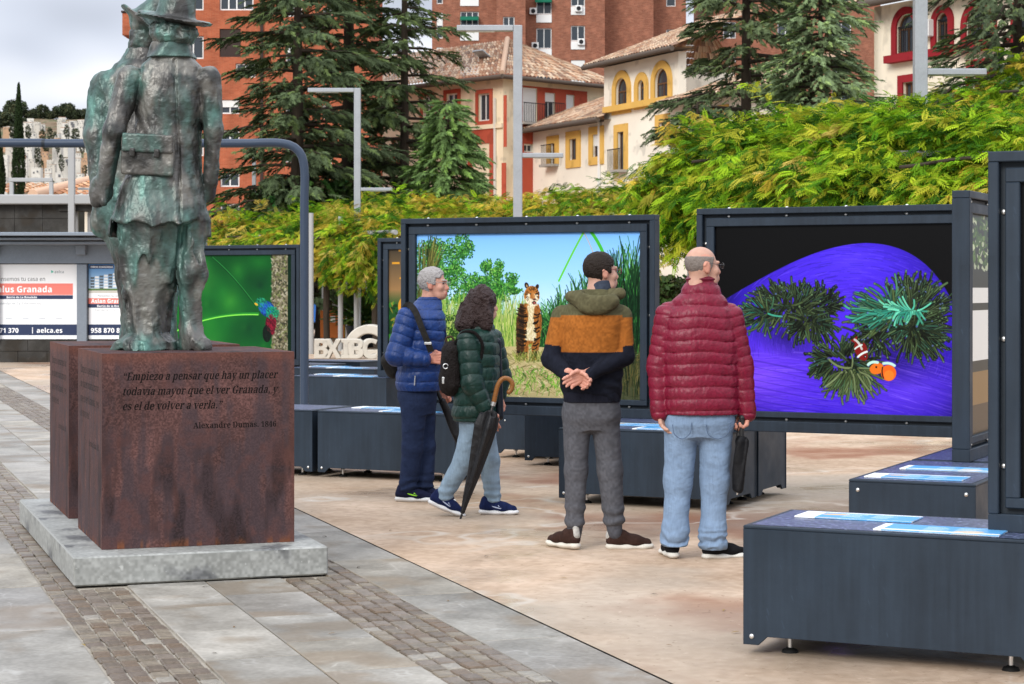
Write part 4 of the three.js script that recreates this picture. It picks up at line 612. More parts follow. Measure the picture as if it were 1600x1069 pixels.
  mesh('handle', [rod(J(1158, 652, 0.05), J(1157, 690, 0.05), 0.014, 0.013, 12), ball(0.0165, ...J(1158, 652, 0.05), 12)], mat({ color: [0.02, 0.02, 0.02], rough: 0.4 }), U); mesh('wrist_strap', tube([J(1157, 655, 0.06), J(1150, 672, 0.065), J(1151, 700, 0.06), J(1156, 690, 0.06)], 0.003, 20, 5), um, U); mesh('tip', rod(J(1151, 766, 0.05), J(1150, 772, 0.05), 0.007, 0.004), boltM, U);
}
// ---- young man in the three-coloured hoodie, hands clasped behind his back
{
  const u0 = 925, d = 11.4, J = frame(u0, d), g = personAt(u0, d, 'young man in olive, orange and navy hoodie with hands clasped behind');
  const H = headField(J(940, 425, 0.0), 1.98, -0.02, 0.92, { skin: [0.48, 0.28, 0.21] });
  const wl = J(889, 582, 0.185), wr = J(914, 581, 0.2);
  const bodyF = union(0.05, [stack([[0.88, 0, 0, 0.11, 0.08], [1.2, 0, 0, 0.12, 0.08], [1.32, 0, 0, 0.11, 0.07], [1.4, 0.03, 0, 0.06, 0.05]]), cap(J(899, 655), J(899, 735, -0.01), 0.05, 0.036), cap(J(899, 735, -0.01), J(898, 835), 0.036, 0.03), cap(J(947, 655), J(954, 735, -0.01), 0.05, 0.036), cap(J(954, 735, -0.01), J(960, 830), 0.036, 0.03), cap(J(880, 496), J(861, 561, 0.04), 0.034, 0.03), cap(J(861, 561, 0.04), wl, 0.03, 0.024), cap(J(970, 496), J(975, 556, 0.04), 0.034, 0.03), cap(J(975, 556, 0.04), wr, 0.03, 0.024), cap(J(936, 475), J(938, 440), 0.055, 0.05)]);
  const h1 = handGeo(handCaps(J(893, 583, 0.2), [1, -0.55, 0.12], [0.2, 1, 0.3], [0.75, 0.8, 0.8, 0.8], { thumb: 0.2, flip: true, s: 0.95 }), H.color), h2 = handGeo(handCaps(J(913, 583, 0.205), [-1, -0.4, 0.25], [-0.2, 1, 0.2], [0.25, 0.3, 0.35, 0.45], { thumb: 0.1, s: 0.95 }), H.color);
  mesh('body', mergeColored([nets(bodyF, 0.014, 0.03, H.color), nets(H.d, 0.0042, 0.02, H.color), h1, h2]), skinM, g);
  mesh('hair', hairGeo(H, (r, u, f) => Math.min(0.062 - f + 0.35 * (u - 0.06), Math.max(u - 0.035 - 0.0, Math.min(-0.022 - f, u + 0.075 + 0.4 * f), Math.min(u + 0.01, 0.035 - f, Math.abs(r) - 0.06 + 0.6 * (0.02 - f)))), 0.012, 0.004), mat({ color: [0.022, 0.016, 0.013], rough: 0.6, bump: crinkleT, bumpScale: 0.006, size: 0.06 }), g);
  glasses(g, H, mat({ color: [0.16, 0.012, 0.02], rough: 0.3 }));
  const yb = (v) => J(0, v)[1];
  const fd = folds(0.0075, 7, 11), hs = stack([[yb(626), 0, 0, 0.16, 0.125], [yb(614), 0, 0, 0.168, 0.132], [yb(603), -0.002, 0.0, 0.176, 0.142], [yb(560), -0.002, 0, 0.178, 0.14], [yb(510), -0.002, 0, 0.186, 0.14], [yb(484), 0.002, 0, 0.176, 0.125], [yb(466), 0.01, 0, 0.13, 0.105], [yb(452), 0.02, 0, 0.09, 0.085]]);
  const arms = [[J(879, 494), J(861, 561, 0.04), J(887, 584, 0.185)], [J(971, 494), J(975, 556, 0.04), J(919, 583, 0.2)]].flatMap(([a, b, c]) => [cap(a, b, 0.065, 0.054), cap(b, c, 0.054, 0.038)]);
  const hf0 = union(0.013, [hs, union(0.025, arms.slice(0, 2)), union(0.025, arms.slice(2))]), hf = bounded((x, y, z) => hf0(x, y, z) - fd(x, y, z) - 0.004 * Math.sin(y * 60 + x * 30 + 9 * fbm(x * 8, y * 8, z * 8, 2)) * sstep(yb(540), yb(600), y), hf0);
  const olive = [0.13, 0.12, 0.062], orange = [0.44, 0.145, 0.026], navy = [0.012, 0.014, 0.024];
  const hoodM = mat({ rough: 0.92, vertexColors: true, map: clothT, bump: crinkleT, bumpScale: 0.004, size: 0.35 });
  const zone = (x, y) => { const side = Math.abs(x + 0.004) > 0.176; return y > yb(side ? 496 : 492) ? olive : y > yb(side ? 541 - (Math.abs(x) - 0.17) * 40 : 549) ? orange : navy; };
  mesh('hoodie', nets(hf, 0.0062, 0.03, zone), hoodM, g);
  const hoodF = union(0.035, [ell(J(929, 471, 0.1), [0.135, 0.07, 0.07]), cap(J(892, 464, 0.07), J(968, 459, 0.03), 0.036, 0.034), ell(J(927, 482, 0.135), [0.085, 0.035, 0.03])]), dent = ell(J(932, 456, 0.1), [0.075, 0.035, 0.05]), fold2 = folds(0.008, 10, 5);
  mesh('hood', nets(bounded((x, y, z) => smax(hoodF(x, y, z) - fold2(x, y, z), -dent(x, y, z), 0.03), hoodF), 0.0062, 0.02), mat({ color: [0.13, 0.118, 0.062], rough: 0.92, map: clothT, bump: crinkleT, bumpScale: 0.005, size: 0.35 }), g);
  mesh('shirt_collar', nets(stack([[yb(462), 0.042, 0, 0.072, 0.07], [yb(446), 0.044, 0, 0.068, 0.068], [yb(438), 0.046, -0.002, 0.063, 0.064]]), 0.005, 0.02), cloth([0.06, 0.075, 0.11]), g);
  mesh('waistband', nets(stack([[yb(628), 0, 0, 0.162, 0.127], [yb(612), 0, 0, 0.166, 0.13]], (y, a) => 0.0012 * Math.sin(a * 130)), 0.005, 0.02), mat({ color: [0.011, 0.012, 0.02], rough: 0.95 }), g);
  const f3 = folds(0.0055, 5, 21), tf0 = union(0.03, [stack([[yb(672), 0.003, 0, 0.1, 0.09], [yb(652), 0.003, 0, 0.155, 0.12], [yb(622), 0, 0, 0.156, 0.118]]), cap(J(901, 646), J(900, 735, -0.01), 0.085, 0.066), cap(J(900, 735, -0.01), J(898, 812), 0.066, 0.056), cap(J(945, 646), J(953, 735, -0.01), 0.085, 0.069), cap(J(953, 735, -0.01), J(959, 810), 0.069, 0.06)]);
  mesh('joggers', nets(bounded((x, y, z) => tf0(x, y, z) - f3(x, y, z) - 0.006 * Math.sin(y * 75 + 6 * fbm(x * 9, y * 9, z * 9, 2)) * sstep(yb(770), yb(810), y), tf0), 0.0075, 0.03), cloth([0.12, 0.122, 0.138]), g);
  mesh('ankle_cuff', nets(cap(J(899, 818), J(897, 836), 0.047, 0.042), 0.005, 0.02), cloth([0.1, 0.102, 0.118]), g); mesh('ankle_cuff', nets(cap(J(959, 815), J(961, 833), 0.048, 0.043), 0.005, 0.02), cloth([0.1, 0.102, 0.118]), g);
  const sm = { sole: mat({ color: [0.6, 0.57, 0.5], rough: 0.65 }), upper: cloth([0.052, 0.026, 0.02]), lace: mat({ color: [0.09, 0.03, 0.03], rough: 0.8 }), tab: cloth([0.6, 0.58, 0.54]) };
  shoe(g, J(904, 857.5, 0.06), [-0.62, 0, -0.8], [0, 1, 0], 0.28, sm, { sole: 0.036 }); shoe(g, J(946, 860, 0.0), [1, 0, -0.15], [0, 1, 0], 0.28, sm, { sole: 0.036 });
}
// ---- grey-haired man in the blue puffer jacket
{
  const u0 = 652, d = 14.0, J = frame(u0, d), g = personAt(u0, d, 'grey haired man in glasses and blue puffer jacket with shoulder strap');
  const H = headField(J(678, 444, 0.0), 1.36, -0.03, 0.95, { skin: [0.5, 0.26, 0.19], brow: [0.3, 0.27, 0.25] }), yb = (v) => J(0, v)[1];
  const wr = J(672, 559, 0.2), wl = J(690, 606, -0.12);
  const bodyF = union(0.05, [stack([[0.84, 0, 0, 0.08, 0.1], [1.2, 0.03, 0, 0.08, 0.1], [1.3, 0.05, 0, 0.07, 0.09], [1.38, 0.08, 0, 0.05, 0.05]]), cap(J(648, 635, 0.08), J(645, 698, 0.07), 0.06, 0.04), cap(J(645, 698, 0.07), J(638, 762, 0.05), 0.04, 0.03), cap(J(662, 635, -0.06), J(664, 698, -0.04), 0.06, 0.04), cap(J(664, 698, -0.04), J(664, 762, -0.02), 0.04, 0.03), cap(J(638, 494, 0.12), J(621, 553, 0.17), 0.04, 0.035), cap(J(621, 553, 0.17), wr, 0.035, 0.025), cap(J(676, 494, -0.13), J(684, 556, -0.15), 0.04, 0.034), cap(J(684, 556, -0.15), wl, 0.034, 0.025), cap(J(668, 488), J(674, 458), 0.056, 0.052)]);
  const h1 = handGeo(handCaps(wr, [1, 0.04, 0.1], [0.1, 1, 0.05], 1.05, { thumb: 0.7 }), H.color), h2 = handGeo(handCaps(wl, [0.15, -1, 0.1], [1, 0.1, 0.2], 1.0, { thumb: 0.7 }), H.color);
  mesh('body', mergeColored([nets(bodyF, 0.014, 0.03, H.color), nets(H.d, 0.0042, 0.02, H.color), h1, h2]), skinM, g);
  mesh('hair', hairGeo(H, (r, u, f) => Math.min(0.07 - f + 0.3 * (u - 0.08), Math.max(u - 0.045, Math.min(-0.018 - f, u + 0.07 + 0.3 * f), Math.min(u + 0.005, 0.03 - f, Math.abs(r) - 0.05))), 0.013, 0.006), mat({ color: [0.33, 0.31, 0.3], rough: 0.75, bump: crinkleT, bumpScale: 0.007, size: 0.06 }), g);
  glasses(g, H, mat({ color: [0.3, 0.3, 0.3], metal: 0.8, rough: 0.3 }));
  const q = quilt(0.072, 0.01, 0.35), torso = stack([[yb(610), 0.01, 0.0, 0.155, 0.2], [yb(598), 0.008, 0, 0.165, 0.212], [yb(560), 0.03, 0, 0.165, 0.215], [yb(520), 0.045, 0, 0.162, 0.215], [yb(498), 0.05, 0, 0.15, 0.205], [yb(484), 0.06, 0, 0.12, 0.16], [yb(474), 0.075, 0, 0.1, 0.105], [yb(466), 0.085, 0, 0.088, 0.085]], q, 2.3, 0.12);
  const arms = [cap(J(640, 497, 0.15), J(622, 554, 0.2), 0.088, 0.078, null, [4, 0.011]), cap(J(622, 554, 0.2), J(664, 560, 0.22), 0.076, 0.054, null, [3, 0.01]), cap(J(674, 497, -0.14), J(685, 556, -0.17), 0.085, 0.074, null, [4, 0.01]), cap(J(685, 556, -0.17), J(690, 600, -0.13), 0.07, 0.054, null, [3, 0.009])];
  mesh('jacket', nets(union(0.011, [torso, union(0.02, arms.slice(0, 2)), union(0.02, arms.slice(2))]), 0.0066, 0.03), nylon([0.012, 0.05, 0.22]), g);
  mesh('collar', nets(stack([[yb(490), 0.072, 0, 0.1, 0.1], [yb(474), 0.083, 0, 0.088, 0.088], [yb(464), 0.087, 0, 0.08, 0.08]], (y) => 0.005 * Math.sin(y * 240)), 0.005, 0.02), nylon([0.011, 0.044, 0.18]), g);
  mesh('zip', tube([J(691, 490, 0.07), J(697, 520, 0.09), J(695, 560, 0.1), J(688, 604, 0.1)], 0.006, 24, 6), mat({ color: [0.008, 0.012, 0.05], rough: 0.5 }), g);
  mesh('pocket_zip', tube([J(651, 585, 0.222), J(650, 600, 0.222)], 0.004, 6, 6), boltM, g);
  const fd = folds(0.006, 11, 33), tf0 = union(0.03, [stack([[yb(646), 0.005, 0, 0.11, 0.14], [yb(620), 0.0, 0, 0.14, 0.175], [yb(600), 0.0, 0, 0.135, 0.17]]), cap(J(648, 630, 0.08), J(645, 698, 0.07), 0.094, 0.07), cap(J(645, 698, 0.07), J(638, 758, 0.05), 0.07, 0.064), cap(J(660, 630, -0.06), J(664, 698, -0.04), 0.094, 0.07), cap(J(664, 698, -0.04), J(664, 758, -0.02), 0.07, 0.062)]);
  mesh('jeans', nets(bounded((x, y, z) => tf0(x, y, z) - fd(x, y, z) - 0.005 * Math.sin(y * 110 + 7 * fbm(x * 9, y * 9, z * 9, 2)) * sstep(yb(735), yb(760), y), tf0), 0.0075, 0.03), denim([0.026, 0.042, 0.1]), g);
  const sm = { sole: mat({ color: [0.72, 0.72, 0.7], rough: 0.6 }), upper: cloth([0.016, 0.02, 0.055]), lace: mat({ color: [0.03, 0.035, 0.07], rough: 0.8 }), stripe: mat({ color: [0.32, 0.75, 0.03], rough: 0.5 }) };
  shoe(g, J(617, 783, 0.05), [1, 0, 0.1], [0, 1, 0], 0.285, sm, { sole: 0.036 }); shoe(g, J(652, 787, -0.04), [0.95, 0, 0.3], [0, 1, 0], 0.285, sm, { sole: 0.036 });
  const S = thing('shoulder_bag', 'dark shoulder bag strap across the back of the blue puffer jacket', 'bag', undefined, [(u0 - 800) / F * d, 0, -d]), bm = cloth([0.028, 0.026, 0.024], { rough: 0.7 });
  const pathP = [J(622, 560, -0.02), J(621, 520, 0.06), J(630, 490, 0.14), J(640, 476, 0.19), J(650, 484, 0.235), J(661, 510, 0.262), J(670, 532, 0.26), J(676, 548, 0.25)], curve = new THREE.CatmullRomCurve3(pathP.map((p) => new THREE.Vector3(...p)));
  { const st = [], N = 40; for (let i = 0; i < N; i++) { const a = curve.getPoint(i / N), b = curve.getPoint((i + 1) / N), m = a.clone().add(b).multiplyScalar(0.5), bx = new THREE.BoxGeometry(0.044, a.distanceTo(b) * 1.15, 0.005), z = new THREE.Vector3(-0.35, 0.15, 1), y = b.clone().sub(a).normalize(), x = new THREE.Vector3().crossVectors(y, z).normalize(); z.crossVectors(x, y); bx.applyMatrix4(new THREE.Matrix4().makeBasis(x, y, z)); bx.translate(m.x, m.y, m.z); st.push(boxUV(bx)); } mesh('strap', st, bm, S); }
  mesh('buckle', cbox(0.05, 0.018, 0.014, ...J(671, 535, 0.266), 0.003), boltM, S);
  mesh('pouch', nets(cap(J(606, 565, -0.14), J(613, 580, -0.16), 0.06, 0.06, [[0, 0, 1], 0.8]), 0.008, 0.02), bm, S);
  const U = thing('closed_umbrella', 'closed black umbrella held low by the man in blue behind the woman', 'umbrella', undefined, [(u0 - 800) / F * d, 0, -d]), um = cloth([0.014, 0.014, 0.016], { rough: 0.55 });
  const a = J(686, 620, -0.06), b = J(728, 712, -0.1), uf = cap(V.mix(a, b, 0.1), b, 0.026, 0.034); mesh('canopy', nets(bounded((x, y, z) => uf(x, y, z) - 0.004 * Math.sin(y * 40 + x * 60), uf), 0.0055, 0.02), um, U); mesh('handle', rod(V.mix(a, b, -0.16), V.mix(a, b, 0.12), 0.015, 0.015, 12), mat({ color: [0.015, 0.015, 0.015], rough: 0.35 }), U); mesh('tip', rod(b, V.mix(a, b, 1.12), 0.01, 0.006), boltM, U);
}
// ---- woman in the dark green puffer jacket, striding
{
  const u0 = 748, d = 13.1, J = frame(u0, d), g = personAt(u0, d, 'curly dark haired woman in green puffer jacket striding in pale jeans'), yb = (v) => J(0, v)[1];
  const H = headField(J(755, 476, 0.0), 1.95, -0.05, 0.9, { skin: [0.47, 0.27, 0.2] });
  const wr = J(764, 641, 0.17), wl = J(779, 620, -0.1);
  const bodyF = union(0.05, [stack([[0.72, 0, 0, 0.08, 0.1], [1.0, 0, 0, 0.08, 0.1], [1.14, 0, 0, 0.07, 0.09], [1.22, 0.02, 0, 0.05, 0.05]]), cap(J(742, 668, 0.06), J(726, 718, 0.06), 0.06, 0.04), cap(J(726, 718, 0.06), J(694, 778, 0.05), 0.04, 0.03), cap(J(752, 668, -0.06), J(764, 722, -0.06), 0.06, 0.04), cap(J(764, 722, -0.06), J(771, 788, -0.05), 0.04, 0.03), cap(J(733, 530, 0.11), J(739, 598, 0.16), 0.038, 0.033), cap(J(739, 598, 0.16), wr, 0.033, 0.023), cap(J(770, 530, -0.11), J(786, 590, -0.13), 0.038, 0.033), cap(J(786, 590, -0.13), wl, 0.033, 0.023), cap(J(750, 520), J(753, 490), 0.05, 0.046)]);
  const h1 = handGeo(handCaps(wr, [0.35, -1, 0.05], [1, 0.3, 0.1], [0.5, 0.45, 0.45, 0.5], { thumb: 0.5, s: 0.94, flip: false }), H.color), h2 = handGeo(handCaps(wl, [0.3, -1, 0.1], [0.6, 0, 0.8], 0.7, { s: 0.92, flip: true }), H.color);
  mesh('body', mergeColored([nets(bodyF, 0.014, 0.03, H.color), nets(H.d, 0.0042, 0.02, H.color), h1, h2]), skinM, g);
  const hf = union(0.03, [ell(J(752, 472, 0.0), [0.1, 0.112, 0.105]), ell(J(740, 492, 0.0), [0.105, 0.12, 0.12]), ell(J(734, 506, 0.02), [0.1, 0.07, 0.11]), ell(J(760, 500, 0.085), [0.05, 0.09, 0.05])]);
  const hd = bounded((x, y, z) => { const l = H.local(x, y, z), n = fbm(x * 34, y * 20, z * 34, 4) - 0.5, w = Math.sin(x * 95 + 12 * fbm(x * 9, y * 24, z * 9, 2) + y * 46) * Math.sin(z * 90 + y * 30); let v = hf(x, y, z) - 0.03 * n - 0.0045 * w; return smax(v, -Math.max(0.083 - l[2] + 0.3 * l[1], -9), 0.012); }, hf);
  mesh('hair', nets(hd, 0.0048, 0.04), mat({ color: [0.032, 0.017, 0.015], rough: 0.55, bump: crinkleT, bumpScale: 0.012, size: 0.07 }), g);
  const q = quilt(0.083, 0.011, 0.2), torso = stack([[yb(657), -0.028, 0, 0.138, 0.19], [yb(648), -0.03, 0, 0.15, 0.2], [yb(610), -0.006, 0, 0.152, 0.195], [yb(570), 0.005, 0, 0.145, 0.185], [yb(540), 0.005, 0, 0.138, 0.185], [yb(524), 0.006, 0, 0.12, 0.165], [yb(512), 0.01, 0, 0.1, 0.115], [yb(503), 0.012, 0, 0.08, 0.085]], q, 2.3, -0.1);
  const arms = [cap(J(733, 532, 0.13), J(739, 598, 0.18), 0.082, 0.072, null, [3.6, 0.011]), cap(J(739, 598, 0.18), J(759, 636, 0.185), 0.072, 0.05, null, [2.6, 0.01]), cap(J(768, 532, -0.12), J(783, 590, -0.14), 0.08, 0.07, null, [3.6, 0.011]), cap(J(783, 590, -0.14), J(780, 618, -0.11), 0.066, 0.05)];
  mesh('jacket', nets(union(0.011, [torso, union(0.02, arms.slice(0, 2)), union(0.02, arms.slice(2))]), 0.0066, 0.03), nylon([0.01, 0.042, 0.032]), g);
  mesh('jacket_front', nets(cap(J(776, 535, 0.02), J(781, 650, 0.05), 0.032, 0.026), 0.006, 0.02), nylon([0.008, 0.012, 0.02]), g);
  const fd = folds(0.006, 11, 43), tf0 = union(0.03, [stack([[yb(682), 0.0, 0, 0.1, 0.14], [yb(650), -0.01, 0, 0.13, 0.17]]), cap(J(740, 668, 0.06), J(726, 718, 0.06), 0.09, 0.068), cap(J(726, 718, 0.06), J(694, 772, 0.05), 0.068, 0.054), cap(J(752, 668, -0.06), J(764, 722, -0.06), 0.09, 0.068), cap(J(764, 722, -0.06), J(770, 778, -0.05), 0.068, 0.054)]);
  mesh('jeans', nets(bounded((x, y, z) => tf0(x, y, z) - fd(x, y, z) - 0.004 * Math.sin(y * 130 + 7 * fbm(x * 9, y * 9, z * 9, 2)) * sstep(yb(745), yb(775), y), tf0), 0.0075, 0.03), denim([0.36, 0.49, 0.6]), g);
  const sm = { sole: mat({ color: [0.72, 0.72, 0.72], rough: 0.6 }), upper: cloth([0.014, 0.024, 0.09]), lace: mat({ color: [0.02, 0.025, 0.06], rough: 0.8 }), stripe: mat({ color: [0.4, 0.45, 0.6], rough: 0.5 }) };
  shoe(g, J(668, 786, 0.05), [0.93, -0.36, 0.05], [0.3, 1, 0], 0.258, sm, { sole: 0.032 }); shoe(g, J(748, 805.5, -0.05), [1, 0, 0.1], [0, 1, 0], 0.262, sm, { sole: 0.034 });
  // backpack on her back
  const B = thing('backpack', 'black furry backpack worn over the green puffer jacket', 'backpack', undefined, [(u0 - 800) / F * d, 0, -d]), bm = mat({ color: [0.022, 0.018, 0.017], rough: 0.85, bump: crinkleT, bumpScale: 0.015, size: 0.05 });
  const bf = union(0.04, [cap(J(708, 550, 0.04), J(707, 598, 0.03), 0.075, 0.085, [[0, 0, 1], 0.62]), cap(J(700, 590, 0.08), J(702, 603, 0.04), 0.05, 0.05)]); mesh('bag_body', nets(bounded((x, y, z) => bf(x, y, z) - 0.014 * (fbm(x * 40, y * 22, z * 40, 3) - 0.5), bf), 0.0062, 0.03), bm, B);
  mesh('strap', tube([J(712, 536, 0.12), J(724, 519, 0.17), J(742, 519, 0.2), J(754, 536, 0.195), J(752, 560, 0.18)], 0.011, 30, 6), bm, B); mesh('strap', tube([J(752, 560, 0.18), J(742, 590, 0.2), J(722, 600, 0.16), J(710, 603, 0.1)], 0.009, 24, 6), bm, B); mesh('top_loop', tube([J(700, 540, 0.05), J(698, 528, 0.05), J(706, 526, 0.05), J(710, 538, 0.05)], 0.008, 20, 6), cloth([0.12, 0.08, 0.05]), B);
  mesh('ring', (() => { const t = new THREE.TorusGeometry(0.016, 0.004, 6, 16); t.translate(...J(697.5, 571, 0.15)); return t; })(), boltM, B); mesh('clasp', cbox(0.024, 0.045, 0.012, ...J(694.5, 593, 0.14), 0.004), boltM, B);
  // long umbrella with a wooden crook
  const U = thing('long_umbrella', 'long black umbrella with curved wooden handle held by the woman', 'umbrella', undefined, [(u0 - 800) / F * d, 0, -d]), um = cloth([0.02, 0.02, 0.022], { rough: 0.5 }), woodM = mat({ color: [0.42, 0.17, 0.045], rough: 0.35, map: tex(128, (u, v) => { const n = 200 + 80 * (tfb(u, v * 0.2, 12, 4, 4) - 0.5); return [n, n, n]; }), size: 0.1 });
  mesh('handle', tube([J(772, 626, 0.22), J(775, 612, 0.22), J(779, 598, 0.22), J(786, 589.5, 0.22), J(795, 590, 0.22), J(800.5, 597, 0.22), J(799, 606, 0.22), J(795.5, 610, 0.22)], 0.0155, 60, 12), woodM, U); mesh('handle_end', ball(0.0158, ...J(795.5, 610, 0.22), 12), woodM, U);
  mesh('collar', rod(J(772, 625, 0.22), J(770.5, 631, 0.22), 0.0165, 0.0165, 12), boltM, U); mesh('shaft', rod(J(771, 628, 0.22), J(720, 808, 0.22), 0.007, 0.006), footM, U);
  const top = J(766, 645, 0.22), end = J(723.5, 797, 0.22), n = 8, pos = [], ax = V.norm(V.sub(end, top)), s1 = V.norm(V.cross(ax, [0, 0, 1])), s2 = V.cross(s1, ax);
  const uf = bounded((x, y, z) => { const p = V.sub([x, y, z], top), L = V.len(V.sub(end, top)), t = V.dot(p, ax) / L, r1 = V.dot(p, s1), r2 = V.dot(p, s2), ang = Math.atan2(r2, r1), rad = Math.hypot(r1, r2), prof = t < 0.12 ? lerp(0.052, 0.062, clamp(t / 0.12)) : lerp(0.062, 0.011, Math.pow(clamp((t - 0.12) / 0.88), 0.9)); return Math.max((rad - prof * (1 + 0.3 * Math.sin(ang * 4 + 2 * t) + 0.1 * Math.sin(ang * 9 - 4 * t))) * 0.62, (t - 1) * L, (-t - 0.02 + 0.03 * Math.sin(ang * 4)) * L); }, cap(top, end, 0.09, 0.05));
  mesh('canopy', nets(uf, 0.0052, 0.03), um, U); mesh('ferrule', rod(J(723, 798, 0.22), J(718, 813, 0.22), 0.008, 0.005), mat({ color: [0.03, 0.03, 0.03], rough: 0.4 }), U); mesh('rib_tips', ball(0.006, ...J(789, 653, 0.25)), boltM, U);
}
// ------------------------------------------------------------------ bronze figures on the cubes
const bronzeCol = (s) => (x, y, z, nx, ny, nz) => {   // patina: brown bronze, verdigris runs, pale worn patches
  const a = fbm(x * 5 + s, y * 2.2, z * 5, 4), b = fbm(x * 16 + 3, y * 5 + s, z * 16, 4), c = fbm(x * 9 + 7, y * 9, z * 9 + s, 4), f = fbm(x * 70, y * 70, z * 70, 2);
  let k = V.mix([0.03, 0.029, 0.027], [0.1, 0.094, 0.086], sstep(0.38, 0.66, c));
  k = V.mix(k, [0.066, 0.135, 0.116], clamp(sstep(0.4, 0.62, a * 0.6 + b * 0.4) * 0.85)); k = V.mix(k, [0.2, 0.19, 0.168], sstep(0.57, 0.7, fbm(x * 7 + 20, y * 4, z * 7 + s, 4)) * 0.75); k = V.mix(k, [0.12, 0.27, 0.225], sstep(0.6, 0.7, b) * sstep(0.45, 0.6, a) * 0.6);
  return V.mul(k, 0.8 + 0.4 * f);
};
const bronzeM = mat({ vertexColors: true, rough: 0.42, metal: 0.3, bump: crinkleT, bumpScale: 0.0035, size: 0.22 });
const ridged = (x, y, z, s) => { const r = 1 - 3.2 * Math.abs(fbm(x * 8 + s + 0.8 * y, y * 2.2, z * 8, 3) - 0.5); return 0.15 + 0.85 * r * Math.abs(r); };
function bronze(name, J, label, base, u0, d) {
  return thing(name, label, 'statue', 'bronze figures on the rusty cubes', [(u0 - 800) / F * d, 0, -d]);
}
{
  const u0 = 284, d = 10.87, J = frame(u0, d), yb = (v) => J(0, v)[1], xb = (u) => J(u, 0)[0], g = bronze('bronze_statue', J, 'green bronze man in brimmed hat and long coat with a satchel', cubeTop, u0, d);
  const coat = stack([[yb(366), xb(248), 0.01, 0.262, 0.225], [yb(346), xb(248), 0.01, 0.252, 0.215], [yb(300), xb(254), 0, 0.225, 0.18], [yb(250), xb(260), 0, 0.19, 0.155], [yb(205), xb(264), 0, 0.178, 0.145], [yb(160), xb(267), 0, 0.185, 0.148], [yb(128), xb(269), 0, 0.188, 0.14], [yb(106), xb(270), 0, 0.165, 0.12], [yb(90), xb(269), 0, 0.12, 0.1], [yb(74), xb(268), 0, 0.1, 0.092]], null, 2.4, 0.15);
  const arms = [cap(J(206, 124, 0.07), J(187, 208, 0.13), 0.07, 0.056), cap(J(187, 208, 0.13), J(171, 282, 0.12), 0.058, 0.046), ell(J(164, 300, 0.08), [0.06, 0.075, 0.06]), cap(J(158, 288, 0.1), J(156, 318, 0.1), 0.028, 0.024), cap(J(168, 292, 0.13), J(170, 318, 0.14), 0.022, 0.02), cap(J(326, 124, 0.03), J(334, 205, 0.02), 0.07, 0.052), cap(J(334, 205, 0.02), J(329, 282, 0.0), 0.052, 0.042), ell(J(326, 298, -0.02), [0.035, 0.06, 0.035])];
  const legs = [cap(J(305, 345, 0.02), J(302, 432, 0.03), 0.08, 0.06), ell(J(302, 428, 0.05), [0.058, 0.06, 0.058]), cap(J(302, 432, 0.03), J(300, 515, 0.02), 0.06, 0.046), cap(J(300, 515, 0.02), J(302, 532, 0.03), 0.048, 0.052), cap(J(296, 538, 0.03), J(322, 541, 0.1), 0.032, 0.03), cap(J(312, 533, 0.09), J(301, 522, 0.05), 0.034, 0.046), cap(J(291, 540, 0.0), J(296, 540, 0.04), 0.028, 0.028)];
  const drape = stack([[yb(546.5), xb(228), 0, 0.17, 0.17], [yb(536), xb(228), 0, 0.16, 0.16], [yb(520), xb(232), 0, 0.1, 0.12], [yb(480), xb(232), 0, 0.11, 0.125], [yb(430), xb(232), 0, 0.145, 0.14], [yb(390), xb(235), 0, 0.165, 0.15], [yb(345), xb(238), 0, 0.2, 0.17]], null, 2.1);
  const top = union(0.012, [coat, union(0.03, arms)]), low0 = union(0.01, [union(0.025, legs), drape]), whole = union(0.01, [top, low0]);
  const hem = (x, y) => yb(347 + 5 * Math.sin(x * 9 + 2.6) + 2 * Math.sin(x * 37)) - y;
  const all = bounded((x, y, z) => smin(smax(top(x, y, z), Math.abs(x - xb(250)) < 0.24 && y < yb(320) ? hem(x, y) : -1, 0.008), low0(x, y, z), 0.008), whole);
  const f1 = bounded((x, y, z) => {
    const low = sstep(yb(330), yb(380), y);
    let v = all(x, y, z) - 0.022 * (ridged(x, y, z, 3) - 0.5) * (0.5 + 1.5 * low) - 0.007 * (fbm(x * 38, y * 24, z * 38, 3) - 0.5) * 2;
    // back seam and vent of the coat
    const seam = Math.abs(x - xb(283 + (y - yb(200)) * -14)); if (z > 0.05 && y > yb(350) && y < yb(95)) v += 0.012 * Math.exp(-seam * seam / 0.00008);
    return Math.max(v, yb(548) - y);
  }, all);
  mesh('figure', nets(f1, 0.0085, 0.04, bronzeCol(2)), bronzeM, g);
  const collar = stack([[yb(92), xb(268), 0.005, 0.135, 0.118], [yb(78), xb(268), 0, 0.115, 0.108], [yb(66), xb(267), 0, 0.098, 0.095]], (y, a) => 0.006 * Math.sin(a * 5 + y * 40)); mesh('coat_collar', nets(collar, 0.008, 0.03, bronzeCol(5)), bronzeM, g);
  const head = union(0.03, [ell(J(272, 44, -0.01), [0.1, 0.12, 0.11]), ell(J(270, 56, 0.05), [0.11, 0.06, 0.07]), ell(J(245, 50, 0.02), [0.035, 0.06, 0.06]), ell(J(299, 52, 0.02), [0.03, 0.06, 0.06])]);
  mesh('head', nets(bounded((x, y, z) => head(x, y, z) - 0.022 * (fbm(x * 28, y * 28, z * 28, 3) - 0.5) * 2, head), 0.0075, 0.04, bronzeCol(9)), bronzeM, g);
  const tilt = [V.norm([1, -0.17, 0]), V.norm([0.17, 1, 0.12]), V.norm([0, -0.12, 1])];
